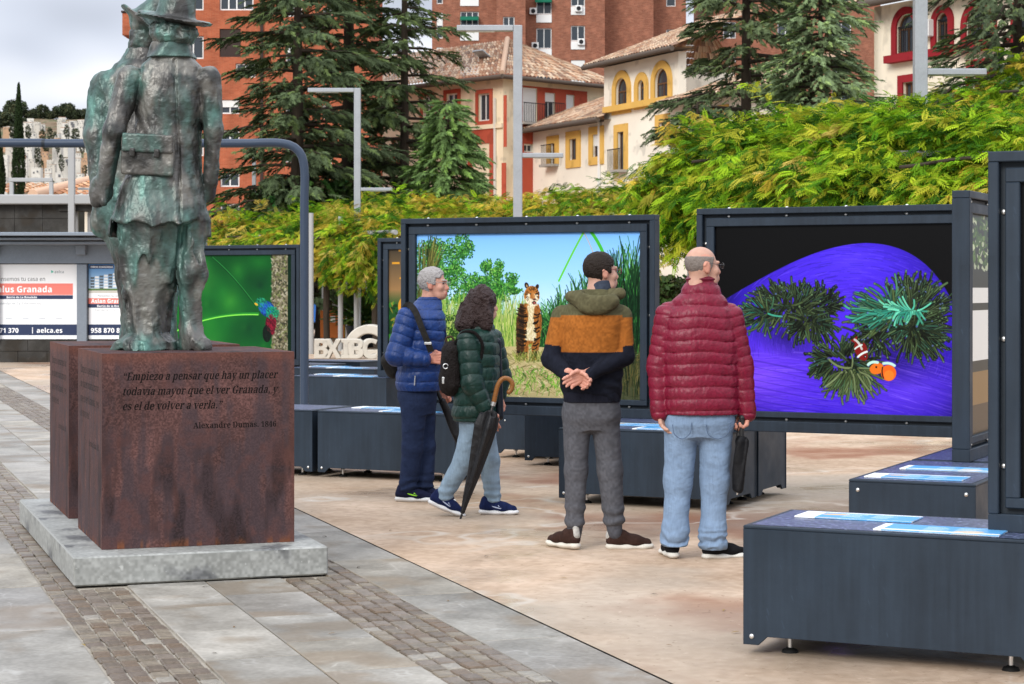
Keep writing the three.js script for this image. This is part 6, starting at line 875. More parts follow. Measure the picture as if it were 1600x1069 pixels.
// ------------------------------------------------------------------ metro kiosk wall with posters, terrace and rail behind
const greySteel = mat({ color: [0.25, 0.29, 0.34], map: paintT, rough: 0.4, metal: 0.3, size: 1.2 }), slateT = mat({ color: [0.17, 0.17, 0.175], map: stoneT, rough: 0.6, size: 2 }), paleSteel = mat({ color: [0.36, 0.36, 0.355], rough: 0.5 });
{
  const d = 40, s = d / F, X = (u) => (u - 800) * s, Y = (v) => EYE + (HY - v) * s, b = thing('metro_kiosk', 'grey steel kiosk wall carrying two housing posters behind the figures', 'kiosk');
  for (let i = 0; i < 9; i++) for (let j = 0; j < 2; j++) mesh('base_tile', cbox(0.585, 0.222, 0.1, X(-40) + i * 0.59 + (j ? 0.2 : 0), 0.11 + j * 0.228, -d, 0.004), slateT, b);
  mesh('back_wall', box(X(320) - X(-60), Y(384) - 0.1, 0.12, (X(320) + X(-60)) / 2, (Y(384) + 0.1) / 2, -d - 0.16), slateT, b);
  mesh('fascia', cbox(X(320) - X(-60), Y(383) - Y(412), 0.12, (X(320) + X(-60)) / 2, (Y(383) + Y(412)) / 2, -d + 0.02, 0.006), greySteel, b);
  const fasciaTop = (v, w, z, h) => mesh('roof_rail', cbox(X(320) - X(-60), h, w, (X(320) + X(-60)) / 2, Y(v), -d + z, 0.01), greySteel, b); fasciaTop(381, 1.1, 0.2, 0.06); fasciaTop(375, 1.3, 0.3, 0.05); fasciaTop(368, 1.5, 0.4, 0.07);
  for (const u of [129.5, -8, 268]) { mesh('upright', cbox(0.2, Y(413) - 0.42, 0.14, X(u), (Y(413) + 0.42) / 2, -d + 0.05, 0.006), greySteel, b); mesh('bracket', cbox(0.2, 0.2, 0.24, X(u), Y(391), -d + 0.14, 0.01), greySteel, b); }
  const poster = (o, u0, u1, draw, label) => { const t = canvas(768, Math.round(768 * 117 / (u1 - u0)), draw), p = mesh('poster', box(X(u1) - X(u0), Y(413) - Y(530), 0.02, (X(u0) + X(u1)) / 2, (Y(413) + Y(530)) / 2, -d + 0.0), new THREE.MeshStandardMaterial({ map: t, roughness: 0.5 })); const uv = p.geometry.attributes.uv, q = p.geometry.attributes.position; for (let i = 0; i < uv.count; i++) uv.setXY(i, (q.getX(i) - X(u0)) / (X(u1) - X(u0)), (q.getY(i) - Y(530)) / (Y(413) - Y(530))); tag(p, label, 'poster', 'posters on the kiosk wall'); };
  poster(b, -24, 120, (x, w, h) => {
    const k = w / 144, T = (t, px, py, z, c, f = 'bold ') => { x.fillStyle = c; x.font = f + z * k + 'px sans-serif'; x.fillText(t, (px + 24) * k, py * k); }; x.fillStyle = '#f3f4f5'; x.fillRect(0, 0, w, h); x.fillStyle = '#ef7f72'; x.fillRect(0, 30 * k, 138 * k, 18 * k); x.fillStyle = '#15294f'; x.fillRect(0, 48.5 * k, 138 * k, 6 * k); x.fillRect(0, 94 * k, w, 17 * k);
    T('aelca', 85, 14, 6, '#9aa0a6'); x.fillStyle = '#35b8a0'; x.beginPath(); x.moveTo(104 * k, 9 * k + 24 * 0); x.lineTo(108 * k + 24 * 0, 12 * k); x.lineTo(104 * k, 14 * k); x.fill(); T('Pensemos tu casa en', -8, 26, 8.4, '#33363a', ''); T('Zalus Granada', -12, 44, 13.6, '#ffffff'); T('Barrio de La Rosaleda', 10, 53.2, 4.6, '#ffffff'); T('Viviendas de 2 y 3 dormitorios', -4, 63, 5, '#8a8f96', ''); for (const u of [14, 40, 66, 92]) { x.strokeStyle = '#c9ccd2'; x.lineWidth = k * 0.6; x.beginPath(); x.arc((u + 24) * k, 77 * k, 4 * k, 0, 7); x.stroke(); x.fillStyle = '#b9bdc4'; x.fillRect((u + 19) * k, 84 * k, 10 * k, 1.4 * k); } T('71 370', -1, 107, 10, '#ffffff'); T('|', 48, 106, 10, '#ffffff'); T('aelca.es', 57, 107, 10.5, '#ffffff');
  }, 'white housing poster with coral band and navy foot reading aelca.es');
  poster(b, 138.5, 262, (x, w, h) => {
    const k = w / 123.5, T = (t, px, py, z, c, f = 'bold ') => { x.fillStyle = c; x.font = f + z * k + 'px sans-serif'; x.fillText(t, px * k, py * k); }; x.fillStyle = '#f3f4f5'; x.fillRect(0, 0, w, h); x.fillStyle = gradient(x, 0, 45 * k, [[0, '#4a86c4'], [1, '#cfe0ea']]); x.fillRect(0, 0, w, 45 * k); x.fillStyle = '#15294f'; x.fillRect(1 * k, 1 * k, 38 * k, 6 * k); T('OBRAS AVANZADAS', 3, 5.6, 3.8, '#ffffff');
    for (let j = 0; j < 5; j++) for (let i = 0; i < 8; i++) { x.fillStyle = i % 2 ? '#e8eaea' : '#505a62'; x.fillRect((3 + i * 7) * k, (20 + j * 4.6 - i * 1.2) * k, 6 * k, 3.2 * k); } x.fillStyle = '#55763c'; x.fillRect(0, 38 * k, w, 3 * k); x.fillStyle = '#c9c6bc'; x.fillRect(0, 41 * k, w, 4 * k); x.fillStyle = '#ef7f72'; x.fillRect(0, 53 * k, 110 * k, 9 * k); x.fillStyle = '#15294f'; x.fillRect(0, 62 * k, 110 * k, 6 * k); x.fillRect(0, 94 * k, w, 17 * k); T('Pensemos tu casa', 14, 51, 4.4, '#8a8f96', ''); T('Aslan Granada', 4, 60.5, 8.6, '#ffffff'); T('Barrio de la Rosaleda', 13, 66.8, 4.6, '#ffffff'); T('Viviendas de 2, 3 y 4', 9, 73, 4, '#9aa0a6', ''); T('958 870 871', 3, 107, 10.5, '#ffffff');
  }, 'housing poster with apartment picture reading Aslan Granada and 958 870');
}
{
  const d = 45, s = d / F, X = (u) => (u - 800) * s, Y = (v) => EYE + (HY - v) * s, b = thing('terrace_wall', 'grey tiled terrace wall with pale coping above the kiosk roof', 'wall');
  for (let i = 0; i < 5; i++) for (let j = 0; j < 3; j++) mesh('wall_tile', cbox(0.632, 0.312, 0.2, X(112) - 0.318 - i * 0.638, Y(320) - 0.158 - j * 0.318, -d, 0.004), slateT, b);
  mesh('core', box(3.4, Y(320), 1.2, X(112) - 1.7, Y(320) / 2, -d - 0.75), slateT, b); mesh('coping', cbox(4.4, Y(305) - Y(320), 0.9, X(160) - 2.2 + 0.3, (Y(305) + Y(320)) / 2, -d - 0.1, 0.02), paleSteel, b);
  mesh('lintel', cbox(1.5, 0.16, 0.5, X(145), Y(325), -d - 0.1, 0.01), slateT, b); for (const u of [116, 138, 154]) mesh('post', cbox(u === 116 ? 0.13 : 0.07, Y(325), 0.1, X(u), Y(325) / 2, -d - 0.1, 0.006), paleSteel, b);
  const r = thing('terrace_handrail', 'pale grey square tube handrail standing on the terrace coping', 'handrail'); mesh('rail', cbox(X(82) - X(14), 0.085, 0.085, (X(14) + X(82)) / 2, Y(281), -d, 0.008), paleSteel, r); mesh('leg', cbox(0.085, Y(285) - Y(305) + 0.01, 0.085, X(18), (Y(285) + Y(305)) / 2, -d, 0.008), paleSteel, r); mesh('leg', cbox(0.085, Y(285) - Y(305) + 0.01, 0.085, X(80), (Y(285) + Y(305)) / 2, -d, 0.008), paleSteel, r); mesh('rail', cbox(X(150) - X(122), 0.05, 0.05, (X(122) + X(150)) / 2, Y(295), -d, 0.006), paleSteel, r); mesh('leg', cbox(0.05, 0.12, 0.05, X(140), Y(300), -d, 0.006), paleSteel, r);
  const p = thing('grey_post', 'tall pale grey square post rising from the terrace beside the hand', 'post'); mesh('shaft', cbox(0.14, Y(228) - 0.0, 0.14, X(116.5), Y(228) / 2, -d + 0.3, 0.01), paleSteel, p); mesh('cap', cbox(0.17, 0.03, 0.17, X(116.5), Y(228) + 0.016, -d + 0.3, 0.006), paleSteel, p);
}
// terracotta hip roof just beyond the terrace
{
  const d = 72, s = d / F, X = (u) => (u - 800) * s, Y = (v) => EYE + (HY - v) * s, b = thing('tiled_house', 'low white house with terracotta barrel tile roof beyond the terrace', 'house'); reseed(61);
  const warm = roofM, warmCols = [[0.54, 0.26, 0.13], [0.6, 0.34, 0.19], [0.42, 0.2, 0.11], [0.66, 0.42, 0.26]];
  mesh('roof', tileRoof([X(-30), Y(302), -d], [X(92), Y(302), -d], [X(108), Y(281), -d - 4], [X(-30), Y(279), -d - 4], 0.3, 0.4, warmCols), warm, b); mesh('roof_wing', tileRoof([X(88), Y(306), -d + 0.8], [X(230), Y(310), -d + 0.8], [X(230), Y(268), -d - 3], [X(122), Y(274), -d - 3], 0.3, 0.4, warmCols), warm, b); mesh('hip_ridge', rod([X(66), Y(308), -d + 1.4], [X(122), Y(273), -d - 3], 0.22, 0.2, 8), mat({ color: [0.6, 0.4, 0.28], rough: 0.9 }), b); mesh('wall', box(X(230) - X(-30), Y(306), 5, (X(230) + X(-30)) / 2, Y(306) / 2, -d - 2.7), whiteM, b);
}
// ------------------------------------------------------------------ hillside with white houses
const hillY = (x, d) => { const t = clamp((d - 160) / 900); return -0.06 + 100 * Math.pow(t, 1.12) * (0.9 + 0.22 * fbm(x * 0.006 + 4, d * 0.006, 1, 4)) - 6 * t; };
{
  const g = new THREE.PlaneGeometry(760, 900, 110, 110); g.rotateX(-Math.PI / 2); const p = g.attributes.position; for (let i = 0; i < p.count; i++) { const d = 610 - p.getZ(i), x = p.getX(i) - 250; p.setXYZ(i, x, hillY(x, d) + (d > 620 ? 3 * (fbm(x * 0.05, d * 0.05, 3, 3) - 0.5) : 0), -d); } g.computeVertexNormals();
  const hillT = tex(512, (u, v) => { const a = tfb(u, v, 8, 31, 6), b = tfb(u, v, 40, 12, 4); let c = [122, 104, 84].map((q, i) => q + (a - 0.5) * [70, 64, 60][i] + (b - 0.5) * 50); return c.map((q, i) => lerp(q, [74, 80, 52][i], sstep(0.5, 0.58, b * 0.5 + a * 0.5))); });
  boxUV(g); structure('hill', g, mat({ map: hillT, rough: 0.95, size: 150 }));
}
const clumpG = (() => { reseed(9); const a = []; for (let i = 0; i < 26; i++) { const s = rr(0.12, 0.24), t = new THREE.PlaneGeometry(s, s * 1.4); t.rotateX(rr(-1.5, 1.5)); t.rotateY(rr(0, 6.3)); const r = 0.5 * Math.cbrt(rnd()), th = rr(0, 6.28), ph = Math.acos(rr(-1, 1)); t.translate(r * Math.sin(ph) * Math.cos(th), r * Math.cos(ph), r * Math.sin(ph) * Math.sin(th)); a.push(t); } return merge(a); })();
const foliageM = (c, o = {}) => mat({ color: c, rough: 0.75, ...o }), white1 = mat({ color: 0xffffff, rough: 0.75 });
function scatter(name, parent, geo, m, list) {   // list of [position, quaternion or null, scale, colour]
  const im = new THREE.InstancedMesh(geo, m, list.length), M = new THREE.Matrix4(), q0 = new THREE.Quaternion(), sc = new THREE.Vector3(), c = new THREE.Color();
  list.forEach(([p, q, s, col], i) => { sc.set(...(Array.isArray(s) ? s : [s, s, s])); im.setMatrixAt(i, M.compose(p, q || q0, sc)); im.setColorAt(i, c.setRGB(...col)); });
  im.name = name; im.userData.kind = 'stuff'; im.castShadow = im.receiveShadow = true; parent.add(im); return im;
}
const qr = () => new THREE.Quaternion().setFromEuler(new THREE.Euler(rr(0, 6.3), rr(0, 6.3), rr(0, 6.3)));
const barkM = mat({ color: [0.06, 0.048, 0.038], map: plasterT, rough: 0.95, bump: crinkleT, bumpScale: 0.02, size: 0.8 });
function roundTree(label, X, y0, d, w, h, cols, n = 160, grp) {
  const t = thing('hill_tree', label, 'tree', grp, [X, y0, -d]), list = []; mesh('trunk', cyl(w * 0.05, w * 0.03, h * 0.5, 0, 0, 0, 6), barkM, t);
  for (let i = 0; i < n; i++) { const th = rr(0, 6.28), ph = Math.acos(rr(-1, 1)), r = Math.cbrt(rr(0.25, 1)) * (0.8 + 0.4 * fbm(th * 1.3, ph * 1.6, X, 2)), k = pick(cols), f = rr(0.6, 1.3); list.push([new THREE.Vector3(r * Math.sin(ph) * Math.cos(th) * w / 2, h * 0.58 + r * Math.cos(ph) * h * 0.42, r * Math.sin(ph) * Math.sin(th) * w / 2), qr(), w * rr(0.2, 0.34), [k[0] * f, k[1] * f, k[2] * f]]); }
  scatter('crown', t, clumpG, white1, list);
}
reseed(611);
const dullGreen = [[0.05, 0.065, 0.03], [0.035, 0.05, 0.025], [0.07, 0.075, 0.035], [0.045, 0.055, 0.035]];
const hillTrees = [[8, 200, 30, 26], [24, 186, 34, 30], [45, 176, 16, 16], [52, 170, 14, 18], [66, 168, 20, 24], [80, 166, 14, 14], [92, 164, 22, 22], [105, 165, 24, 26], [118, 170, 20, 18], [130, 168, 16, 18], [60, 182, 14, 14], [36, 196, 18, 14], [76, 178, 12, 12], [112, 178, 14, 12], [142, 172, 14, 16], [4, 178, 20, 14], [150, 182, 18, 14]];
hillTrees.forEach(([u, v, pw, ph], i) => { let d = 900; for (let q = 300; q < 1050; q += 5) { const x = (u - 800) / F * q; if (EYE + (HY - v) / F * q <= hillY(x, q)) { d = q; break; } d = q; } const X = (u - 800) / F * d; roundTree('dull green round tree standing on the crest of the far hill', X, hillY(X, d) - 1, d, pw / F * d, ph / F * d, dullGreen, 130, 'trees on the far hill'); });
function cypress(label, u, v0, v1, pw, d) {
  const X = (u - 800) / F * d, y1 = EYE + (HY - v0) / F * d, y0 = Math.min(EYE + (HY - v1) / F * d, y1 - 2), w = pw / F * d, t = thing('cypress', label, 'tree', undefined, [X, y0, -d]), list = [], h = y1 - y0; mesh('trunk', cyl(w * 0.1, w * 0.03, h * 0.8, 0, 0, 0, 8), barkM, t);
  for (let i = 0; i < 1500; i++) { const f = Math.pow(rnd(), 0.8), r = w / 2 * Math.pow(1 - f, 0.75) * Math.min(1, 0.55 + f * 2) * Math.sqrt(rr(0.35, 1.08)), a = rr(0, 6.28), k = rr(0.55, 1.5); list.push([new THREE.Vector3(Math.cos(a) * r, f * h, Math.sin(a) * r), new THREE.Quaternion().setFromEuler(new THREE.Euler(rr(-0.3, 0.3), rr(0, 6), rr(-0.3, 0.3))), [w * 0.13, w * 0.26, w * 0.13], [0.022 * k, 0.038 * k, 0.012 * k]]); }
  scatter('crown', t, clumpG, white1, list);
}
cypress('tall slim dark cypress rising behind the tube frame', 29, 131, 312, 26, 66); cypress('dark cypress cut by the edge beside the tall slim one', -4, 190, 312, 30, 64); cypress('tiny cypress on the skyline of the hill', 139, 147, 168, 7, 860);
{ reseed(77);
  const hm = [mat({ color: [0.66, 0.65, 0.62], map: plasterT, rough: 0.9, size: 8 }), mat({ color: [0.56, 0.54, 0.5], map: plasterT, rough: 0.9, size: 8 }), mat({ color: [0.5, 0.33, 0.22], map: plasterT, rough: 0.9, size: 8 })], rf = mat({ color: [0.42, 0.24, 0.16], map: plasterT, rough: 0.9, size: 3 }), dk = mat({ color: [0.13, 0.13, 0.135], rough: 0.5 });
  const H = [[46, 197, 44, 10, 0], [64, 200, 20, 9, 0], [97, 192, 18, 14, 0], [112, 198, 26, 12, 0], [126, 204, 22, 12, 0], [100, 212, 20, 20, 0], [50, 216, 22, 12, 0], [20, 214, 18, 10, 0], [140, 206, 14, 12, 1], [44, 238, 22, 22, 0], [56, 228, 16, 12, 1], [70, 246, 16, 14, 2], [88, 236, 24, 20, 0], [104, 258, 24, 16, 0], [120, 256, 18, 14, 0], [78, 262, 18, 18, 1], [56, 278, 26, 24, 0], [74, 280, 14, 14, 0], [92, 280, 20, 16, 0], [8, 262, 14, 30, 0], [12, 240, 14, 16, 1], [140, 268, 14, 16, 0], [134, 246, 12, 12, 2], [150, 240, 16, 14, 0], [160, 222, 20, 14, 0], [36, 262, 16, 20, 0], [124, 280, 16, 14, 0], [34, 226, 14, 10, 0]];
  const kinds = ['white house', 'pale grey house', 'brown plastered house'];
  reseed(78); for (let i = 0; i < 44; i++) H.push([rr(0, 165), rr(194, 290), rr(12, 20), rr(8, 14), pick([0, 0, 0, 1, 2])]);
  H.forEach(([u, v, w, h, m], i) => { w *= 0.58; h *= 0.62;
    const d = lerp(620, 330, clamp((v - 190) / 95)) + rr(-8, 8), s = d / F, X = (u - 800) * s, y = EYE + (HY - v) * s, W = w * s, Hh = h * s, g = thing('hillside_house', `${kinds[m]} with ${i % 3 === 2 ? 'a tiled roof' : 'a plain parapet'} and ${['four', 'two', 'three', 'one', 'three'][i % 5]} ${i % 2 ? 'pairs of windows' : 'dark windows'} on the hillside`, 'house', 'houses on the hillside', [X, y - 6, -d], rr(-0.3, 0.3));
    mesh('wall', box(W, Hh + 6, W * 0.8, 0, (Hh + 6) / 2, -W * 0.4), hm[m], g); mesh(i % 3 === 2 ? 'tiled_roof' : 'parapet', cbox(W * 1.04, Hh * 0.07, W * 0.86, 0, Hh + 6 + Hh * 0.03, -W * 0.4, 0.05), i % 3 === 2 ? rf : hm[0], g);
    const n = [4, 2, 3, 1, 3][i % 5]; for (let k = 0; k < n; k++) { const wx = (k + 0.5) / n * W - W / 2 + rr(-0.2, 0.2), ww = Math.min(0.85, W / n * 0.3); mesh('window', cbox(ww, ww * 1.2, 0.12, wx, 6 + Hh * (0.55 + 0.12 * ((k + i) % 2)), 0.03, 0.02), dk, g); if (i % 2) mesh('window', cbox(ww, ww * 1.3, 0.12, wx + 0.3, 6 + Hh * 0.2, 0.03, 0.02), dk, g); }
  });
  reseed(79); for (const [u, v, w] of [[66, 212, 10], [78, 208, 9], [20, 205, 12], [44, 206, 10], [104, 205, 9], [140, 216, 11], [58, 240, 10], [96, 250, 9], [150, 256, 11], [16, 226, 10], [72, 226, 9], [86, 214, 8], [118, 212, 12], [90, 226, 8], [30, 250, 9], [64, 256, 8], [132, 268, 10], [112, 240, 8], [82, 290, 9], [128, 226, 9]]) { const d = lerp(600, 330, clamp((v - 190) / 95)) - 14, s = d / F; roundTree('dark green garden tree between the white hillside houses', (u - 800) * s, EYE + (HY - v) * s - 3, d, w * s, w * s * 1.1 + 3, dullGreen, 90, 'garden trees among the hillside houses'); }
}
// ------------------------------------------------------------------ cedars and firs
const sprayG = (() => { reseed(19); const pos = [], tri = (a, b, c) => pos.push(...a, ...b, ...c); for (let i = 0; i < 16; i++) { const t = i / 16, side = i % 2 ? 1 : -1, l = 0.3 * (1 - 0.55 * t), a = side * rr(0.5, 1.0), x = Math.sin(a) * l, z = t * 0.85 + Math.cos(a) * l, y = -0.16 * t * t - rr(0.0, 0.14), w = 0.042, b = [0, -0.14 * t * t, t * 0.85]; tri([b[0] - w, b[1], b[2]], [b[0] + w, b[1] + 0.03, b[2] + 0.02], [x, y, z]); tri([b[0], b[1] + 0.05, b[2] - w], [b[0], b[1] - 0.03, b[2] + w], [x * 0.85, y + rr(-0.06, 0.1), z]); } tri([-0.03, 0, 0], [0.03, 0, 0], [0, -0.17, 1.05]); const g = new THREE.BufferGeometry(); g.setAttribute('position', new THREE.Float32BufferAttribute(pos, 3)); g.computeVertexNormals(); return boxUV(g); })();
function conifer(label, u, d, h, r, o) {
  reseed(o.seed); const X = (u - 800) / F * d, t = thing(o.name || 'cedar', label, 'tree', o.group, [X, 0, -d]), list = [], limbs = [], zAxis = new THREE.Vector3(0, 0, 1), up = new THREE.Vector3(0, 1, 0);
  mesh('trunk', rod([0, 0, 0], [o.lean || 0, h, 0], r * 0.075, 0.03, 10), barkM, t);
  const N = Math.round((o.branches || 90) * 0.95), y0 = o.base || 1.5;
  for (let i = 0; i < N; i++) {
    const f = Math.pow((i + rnd()) / N, o.pow || 1), y = lerp(y0, h, f), a = i * 2.399 + rr(-0.4, 0.4), L = r * Math.pow(1 - f, 0.7) * rr(0.45, 1.18) + 0.25, rise = o.rise ?? 0.12, droop = o.droop ?? 0.3, dir = [Math.cos(a), Math.sin(a)], tw = rr(0.5, 1.5), x0 = (o.lean || 0) * y / h;
    const at2 = (s) => new THREE.Vector3(x0 + dir[0] * L * s, y + L * (rise * s - droop * tw * s * s), dir[1] * L * s);
    const p1 = at2(0.5), p2 = at2(1); limbs.push(rod([x0, y, 0], p1.toArray(), 0.02 + L * 0.016, 0.015 + L * 0.008, 5), rod(p1.toArray(), p2.toArray(), 0.015 + L * 0.008, 0.008, 4));
    const M = Math.ceil(L * (o.dense || 11));
    for (let k = 0; k < M; k++) {
      const s = 0.16 + 0.84 * Math.pow((k + rnd()) / M, 0.8), side = (rnd() + rnd() - 1) * L * 0.42 * (1.2 - s), p = at2(s); p.x += -dir[1] * side; p.z += dir[0] * side; p.y += rr(-0.12, 0.06) - Math.abs(side) * 0.22;
      const v = new THREE.Vector3(dir[0] + -dir[1] * side * 1.4 / L * 2 + rr(-0.35, 0.35), rr(-0.75, 0.15) * (o.hang || 1), dir[1] + dir[0] * side * 1.4 / L * 2 + rr(-0.35, 0.35)).normalize(), q = new THREE.Quaternion().setFromUnitVectors(zAxis, v), b = rr(0.55, 1.5), y2 = rnd() < 0.2 ? 1.35 : 1;
      list.push([p, q, (o.size || 0.62) * rr(0.6, 1.25), [o.col[0] * b * y2, o.col[1] * b * y2, o.col[2] * b]]);
    }
  }
  mesh('limbs', limbs, barkM, t); scatter('crown', t, sprayG, white1, list);
}
const cedarGroup = 'conifers in front of the houses';
conifer('broad dark cedar in front of the orange apartment block', 545, 62, 17.5, 4.3, { seed: 301, branches: 120, base: 1.2, col: [0.074, 0.105, 0.043], dense: 22, droop: 0.22, rise: 0.14, size: 0.58, group: cedarGroup });
conifer('dark cedar whose branches reach over the bent tube frame', 465, 58, 13.5, 4.0, { seed: 302, branches: 100, base: 1.2, col: [0.071, 0.099, 0.045], dense: 22, droop: 0.2, rise: 0.1, size: 0.56, group: cedarGroup });
conifer('dark slim cedar beside the coral and cream house', 632, 60, 15.5, 2.7, { seed: 303, branches: 95, base: 1.2, col: [0.076, 0.106, 0.043], dense: 19, droop: 0.26, rise: 0.14, size: 0.53, group: cedarGroup });
conifer('small light green fir in front of the cream house', 700, 52, 6.4, 1.5, { name: 'fir', seed: 304, branches: 95, base: 1.0, col: [0.119, 0.196, 0.060], dense: 28, droop: 0.42, rise: 0.2, hang: 1.3, size: 0.5, pow: 0.85, group: cedarGroup });
conifer('tall dark cedar in front of the yellow trimmed house', 1166, 50, 15, 2.7, { seed: 305, branches: 94, base: 4.2, col: [0.089, 0.119, 0.054], dense: 26, droop: 0.22, rise: 0.12, size: 0.47, group: cedarGroup });
conifer('bushy light green fir beside the tall dark cedar', 1282, 47, 9.6, 2.05, { name: 'fir', seed: 306, branches: 130, base: 3.2, col: [0.155, 0.214, 0.101], dense: 24, droop: 0.3, rise: 0.2, size: 0.42, group: cedarGroup });
conifer('low dark cedar branches beside the yellow trimmed house', 1090, 48, 6.0, 1.3, { seed: 307, branches: 40, base: 3.4, col: [0.060, 0.089, 0.040], dense: 23, droop: 0.2, rise: 0.1, size: 0.42, group: cedarGroup });
conifer('cedar hanging in front of the wine trimmed house', 1590, 34, 9.4, 2.0, { seed: 308, branches: 81, base: 4.6, col: [0.089, 0.119, 0.060], dense: 20, droop: 0.5, rise: 0.12, size: 0.36, group: cedarGroup });
// ------------------------------------------------------------------ wisteria over the pergolas
const leafG = (() => { const pos = []; const tri = (a, b, c) => pos.push(...a, ...b, ...c); for (let i = 0; i < 6; i++) for (const s of [-1, 1]) { const z = 0.05 + i * 0.04, l = 0.075 * (1 - Math.abs(i - 2.5) * 0.09), yy = -0.25 * z * z * 3, a = [0, yy, z], b = [s * l, yy - 0.022, z + 0.045], m = [s * l * 0.5, yy + 0.004, z + 0.0], n = [s * l * 0.55, yy - 0.008, z + 0.042]; tri(a, m, b); tri(a, b, n); } tri([-0.012, -0.06, 0.28], [0.012, -0.06, 0.28], [0, -0.1, 0.36]); tri([-0.004, 0, 0], [0.004, 0, 0], [0, -0.06, 0.29]); const g = new THREE.BufferGeometry(); g.setAttribute('position', new THREE.Float32BufferAttribute(pos, 3)); g.computeVertexNormals(); return boxUV(g); })();
const leafM = mat({ color: 0xffffff, rough: 0.9, transmission: 0.3, specularIntensity: 0.12 });
const leafCols = [[0.17, 0.36, 0.012], [0.29, 0.5, 0.016], [0.08, 0.22, 0.01], [0.44, 0.57, 0.025], [0.5, 0.5, 0.035], [0.035, 0.11, 0.008], [0.35, 0.54, 0.02], [0.05, 0.15, 0.01]], autumn = [[0.62, 0.44, 0.04], [0.54, 0.4, 0.04], [0.42, 0.4, 0.04], [0.66, 0.5, 0.1], [0.3, 0.36, 0.03]];
function wisteria(label, A, B, o) {   // along the line A-B (x, distance); o: y0, y1 (function of k 0..1), deep, n
  reseed(o.seed); const t = thing('wisteria', label, 'climbing plant', 'wisteria over the pergolas'), list = [], zA = new THREE.Vector3(0, 0, 1), dx = B[0] - A[0], dd = B[1] - A[1], L = Math.hypot(dx, dd), nx = -dd / L, nd = dx / L;   // n points away from the camera
  const sgn = nx * A[0] + nd * A[1] > 0 ? 1 : -1, N = [nx * sgn, nd * sgn];
  const per = 15, rot = new THREE.Quaternion();
  for (let i = 0; i < o.n / per; i++) {   // leaves hang in sprays from shoots
    const k = rnd(), ytop = o.y1(k) - 0.15 + 0.35 * (fbm(k * L * 0.9 + o.seed, 3, 1, 3) - 0.5) * 2, w = rnd(), top = rnd() < (o.topShare || 0.42); let off, y;
    if (top) { off = Math.pow(w, 1.3) * o.deep; y = ytop + 0.4 * (fbm(k * L * 1.6, off * 1.6, o.seed, 3) - 0.5) * 2 + rr(-0.25, 0.25) + 0.18 * Math.sin(Math.min(1, off / 1.2) * 1.57); }
    else { const low = o.y0(k) + 0.75 * (fbm(k * L * 1.3 + 9, 7, o.seed, 3) - 0.35); y = lerp(low, ytop, Math.pow(w, 0.75)); off = -0.4 * Math.sin(Math.PI * clamp((y - low) / (ytop - low))) - 0.5 * (fbm(k * L * 1.4, y * 1.4, o.seed + 5, 3) - 0.5) * 2 + rr(-0.15, 0.4); }
    const c0 = new THREE.Vector3(A[0] + dx * k + N[0] * off, y, -(A[1] + dd * k + N[1] * off)), au = clamp((o.autumn || 0) + 0.9 * (fbm(k * L * 0.8, y * 0.8, o.seed + 9, 3) - 0.5)), shoot = new THREE.Vector3(-N[0] * rr(0, 0.8) + rr(-1, 1), top ? rr(-0.3, 0.9) : rr(-1.3, 0.2), N[1] * rr(0, 0.8) + rr(-0.6, 0.6)).normalize(), tone = rr(0.75, 1.25), base = rnd() < au ? autumn : leafCols, cA = pick(base), len = rr(0.2, 0.6);
    for (let j = 0; j < per; j++) {
      const f = j / per, p = c0.clone().addScaledVector(shoot, f * len); p.y -= 0.12 * f * f; p.x += rr(-0.05, 0.05); p.z += rr(-0.05, 0.05);
      const a = j * 2.4 + rr(-0.5, 0.5), v = new THREE.Vector3(Math.cos(a), rr(-0.75, 0.3), Math.sin(a)).addScaledVector(shoot, 0.55).normalize(), q = new THREE.Quaternion().setFromUnitVectors(zA, v).multiply(rot.setFromAxisAngle(zA, rr(-0.7, 0.7)));
      const c = rnd() < 0.7 ? cA : pick(base), bb = tone * rr(0.8, 1.2); list.push([p, q, (o.size || 0.74) * rr(0.6, 1.15), [c[0] * bb * 0.86, c[1] * bb * 0.86, c[2] * bb]]);
    }
  }
  scatter('foliage', t, leafG, leafM, list);
  const st = []; for (let i = 0; i < o.stems; i++) { const k = (i + 0.5) / o.stems, x = A[0] + dx * k + N[0] * 0.5, z = -(A[1] + dd * k + N[1] * 0.5), y = o.y1(k) - 0.35; st.push(tube([[x, 0, z], [x + rr(-0.1, 0.1), y * 0.4, z + 0.05], [x + rr(-0.15, 0.15), y * 0.75, z], [x + rr(-0.5, 0.5), y, z]], rr(0.05, 0.09), 14, 6)); for (let j = 0; j < 4; j++) st.push(tube([[x, y * 0.8, z], [x + rr(-0.8, 0.8), y, z - rr(0, 1)], [x + rr(-1.8, 1.8), y + rr(-0.1, 0.2), z - rr(0, 1.6)]], 0.025, 10, 5)); } mesh('stems', st, barkM, t);
  const P = thing('pergola', o.pergola, 'pergola', 'steel pergolas under the wisteria'), pm = paleSteel; for (let i = 0; i < o.stems; i++) { const k = (i + 0.25) / o.stems; for (const q of [0.3, o.deep - 0.3]) mesh('post', cyl(0.055, 0.055, o.y1(k) - 0.3, A[0] + dx * k + N[0] * q, 0, -(A[1] + dd * k + N[1] * q), 12), pm, P); }
  for (const q of [0.3, o.deep * 0.5, o.deep - 0.3]) mesh('beam', rod([A[0] + N[0] * q, o.y1(0) - 0.3, -(A[1] + N[1] * q)], [B[0] + N[0] * q, o.y1(1) - 0.3, -(B[1] + N[1] * q)], 0.06, 0.06, 8), pm, P);
}
const PX = (u, d) => [(u - 800) / F * d, d], Yat = (v, d) => EYE + (HY - v) / F * d;
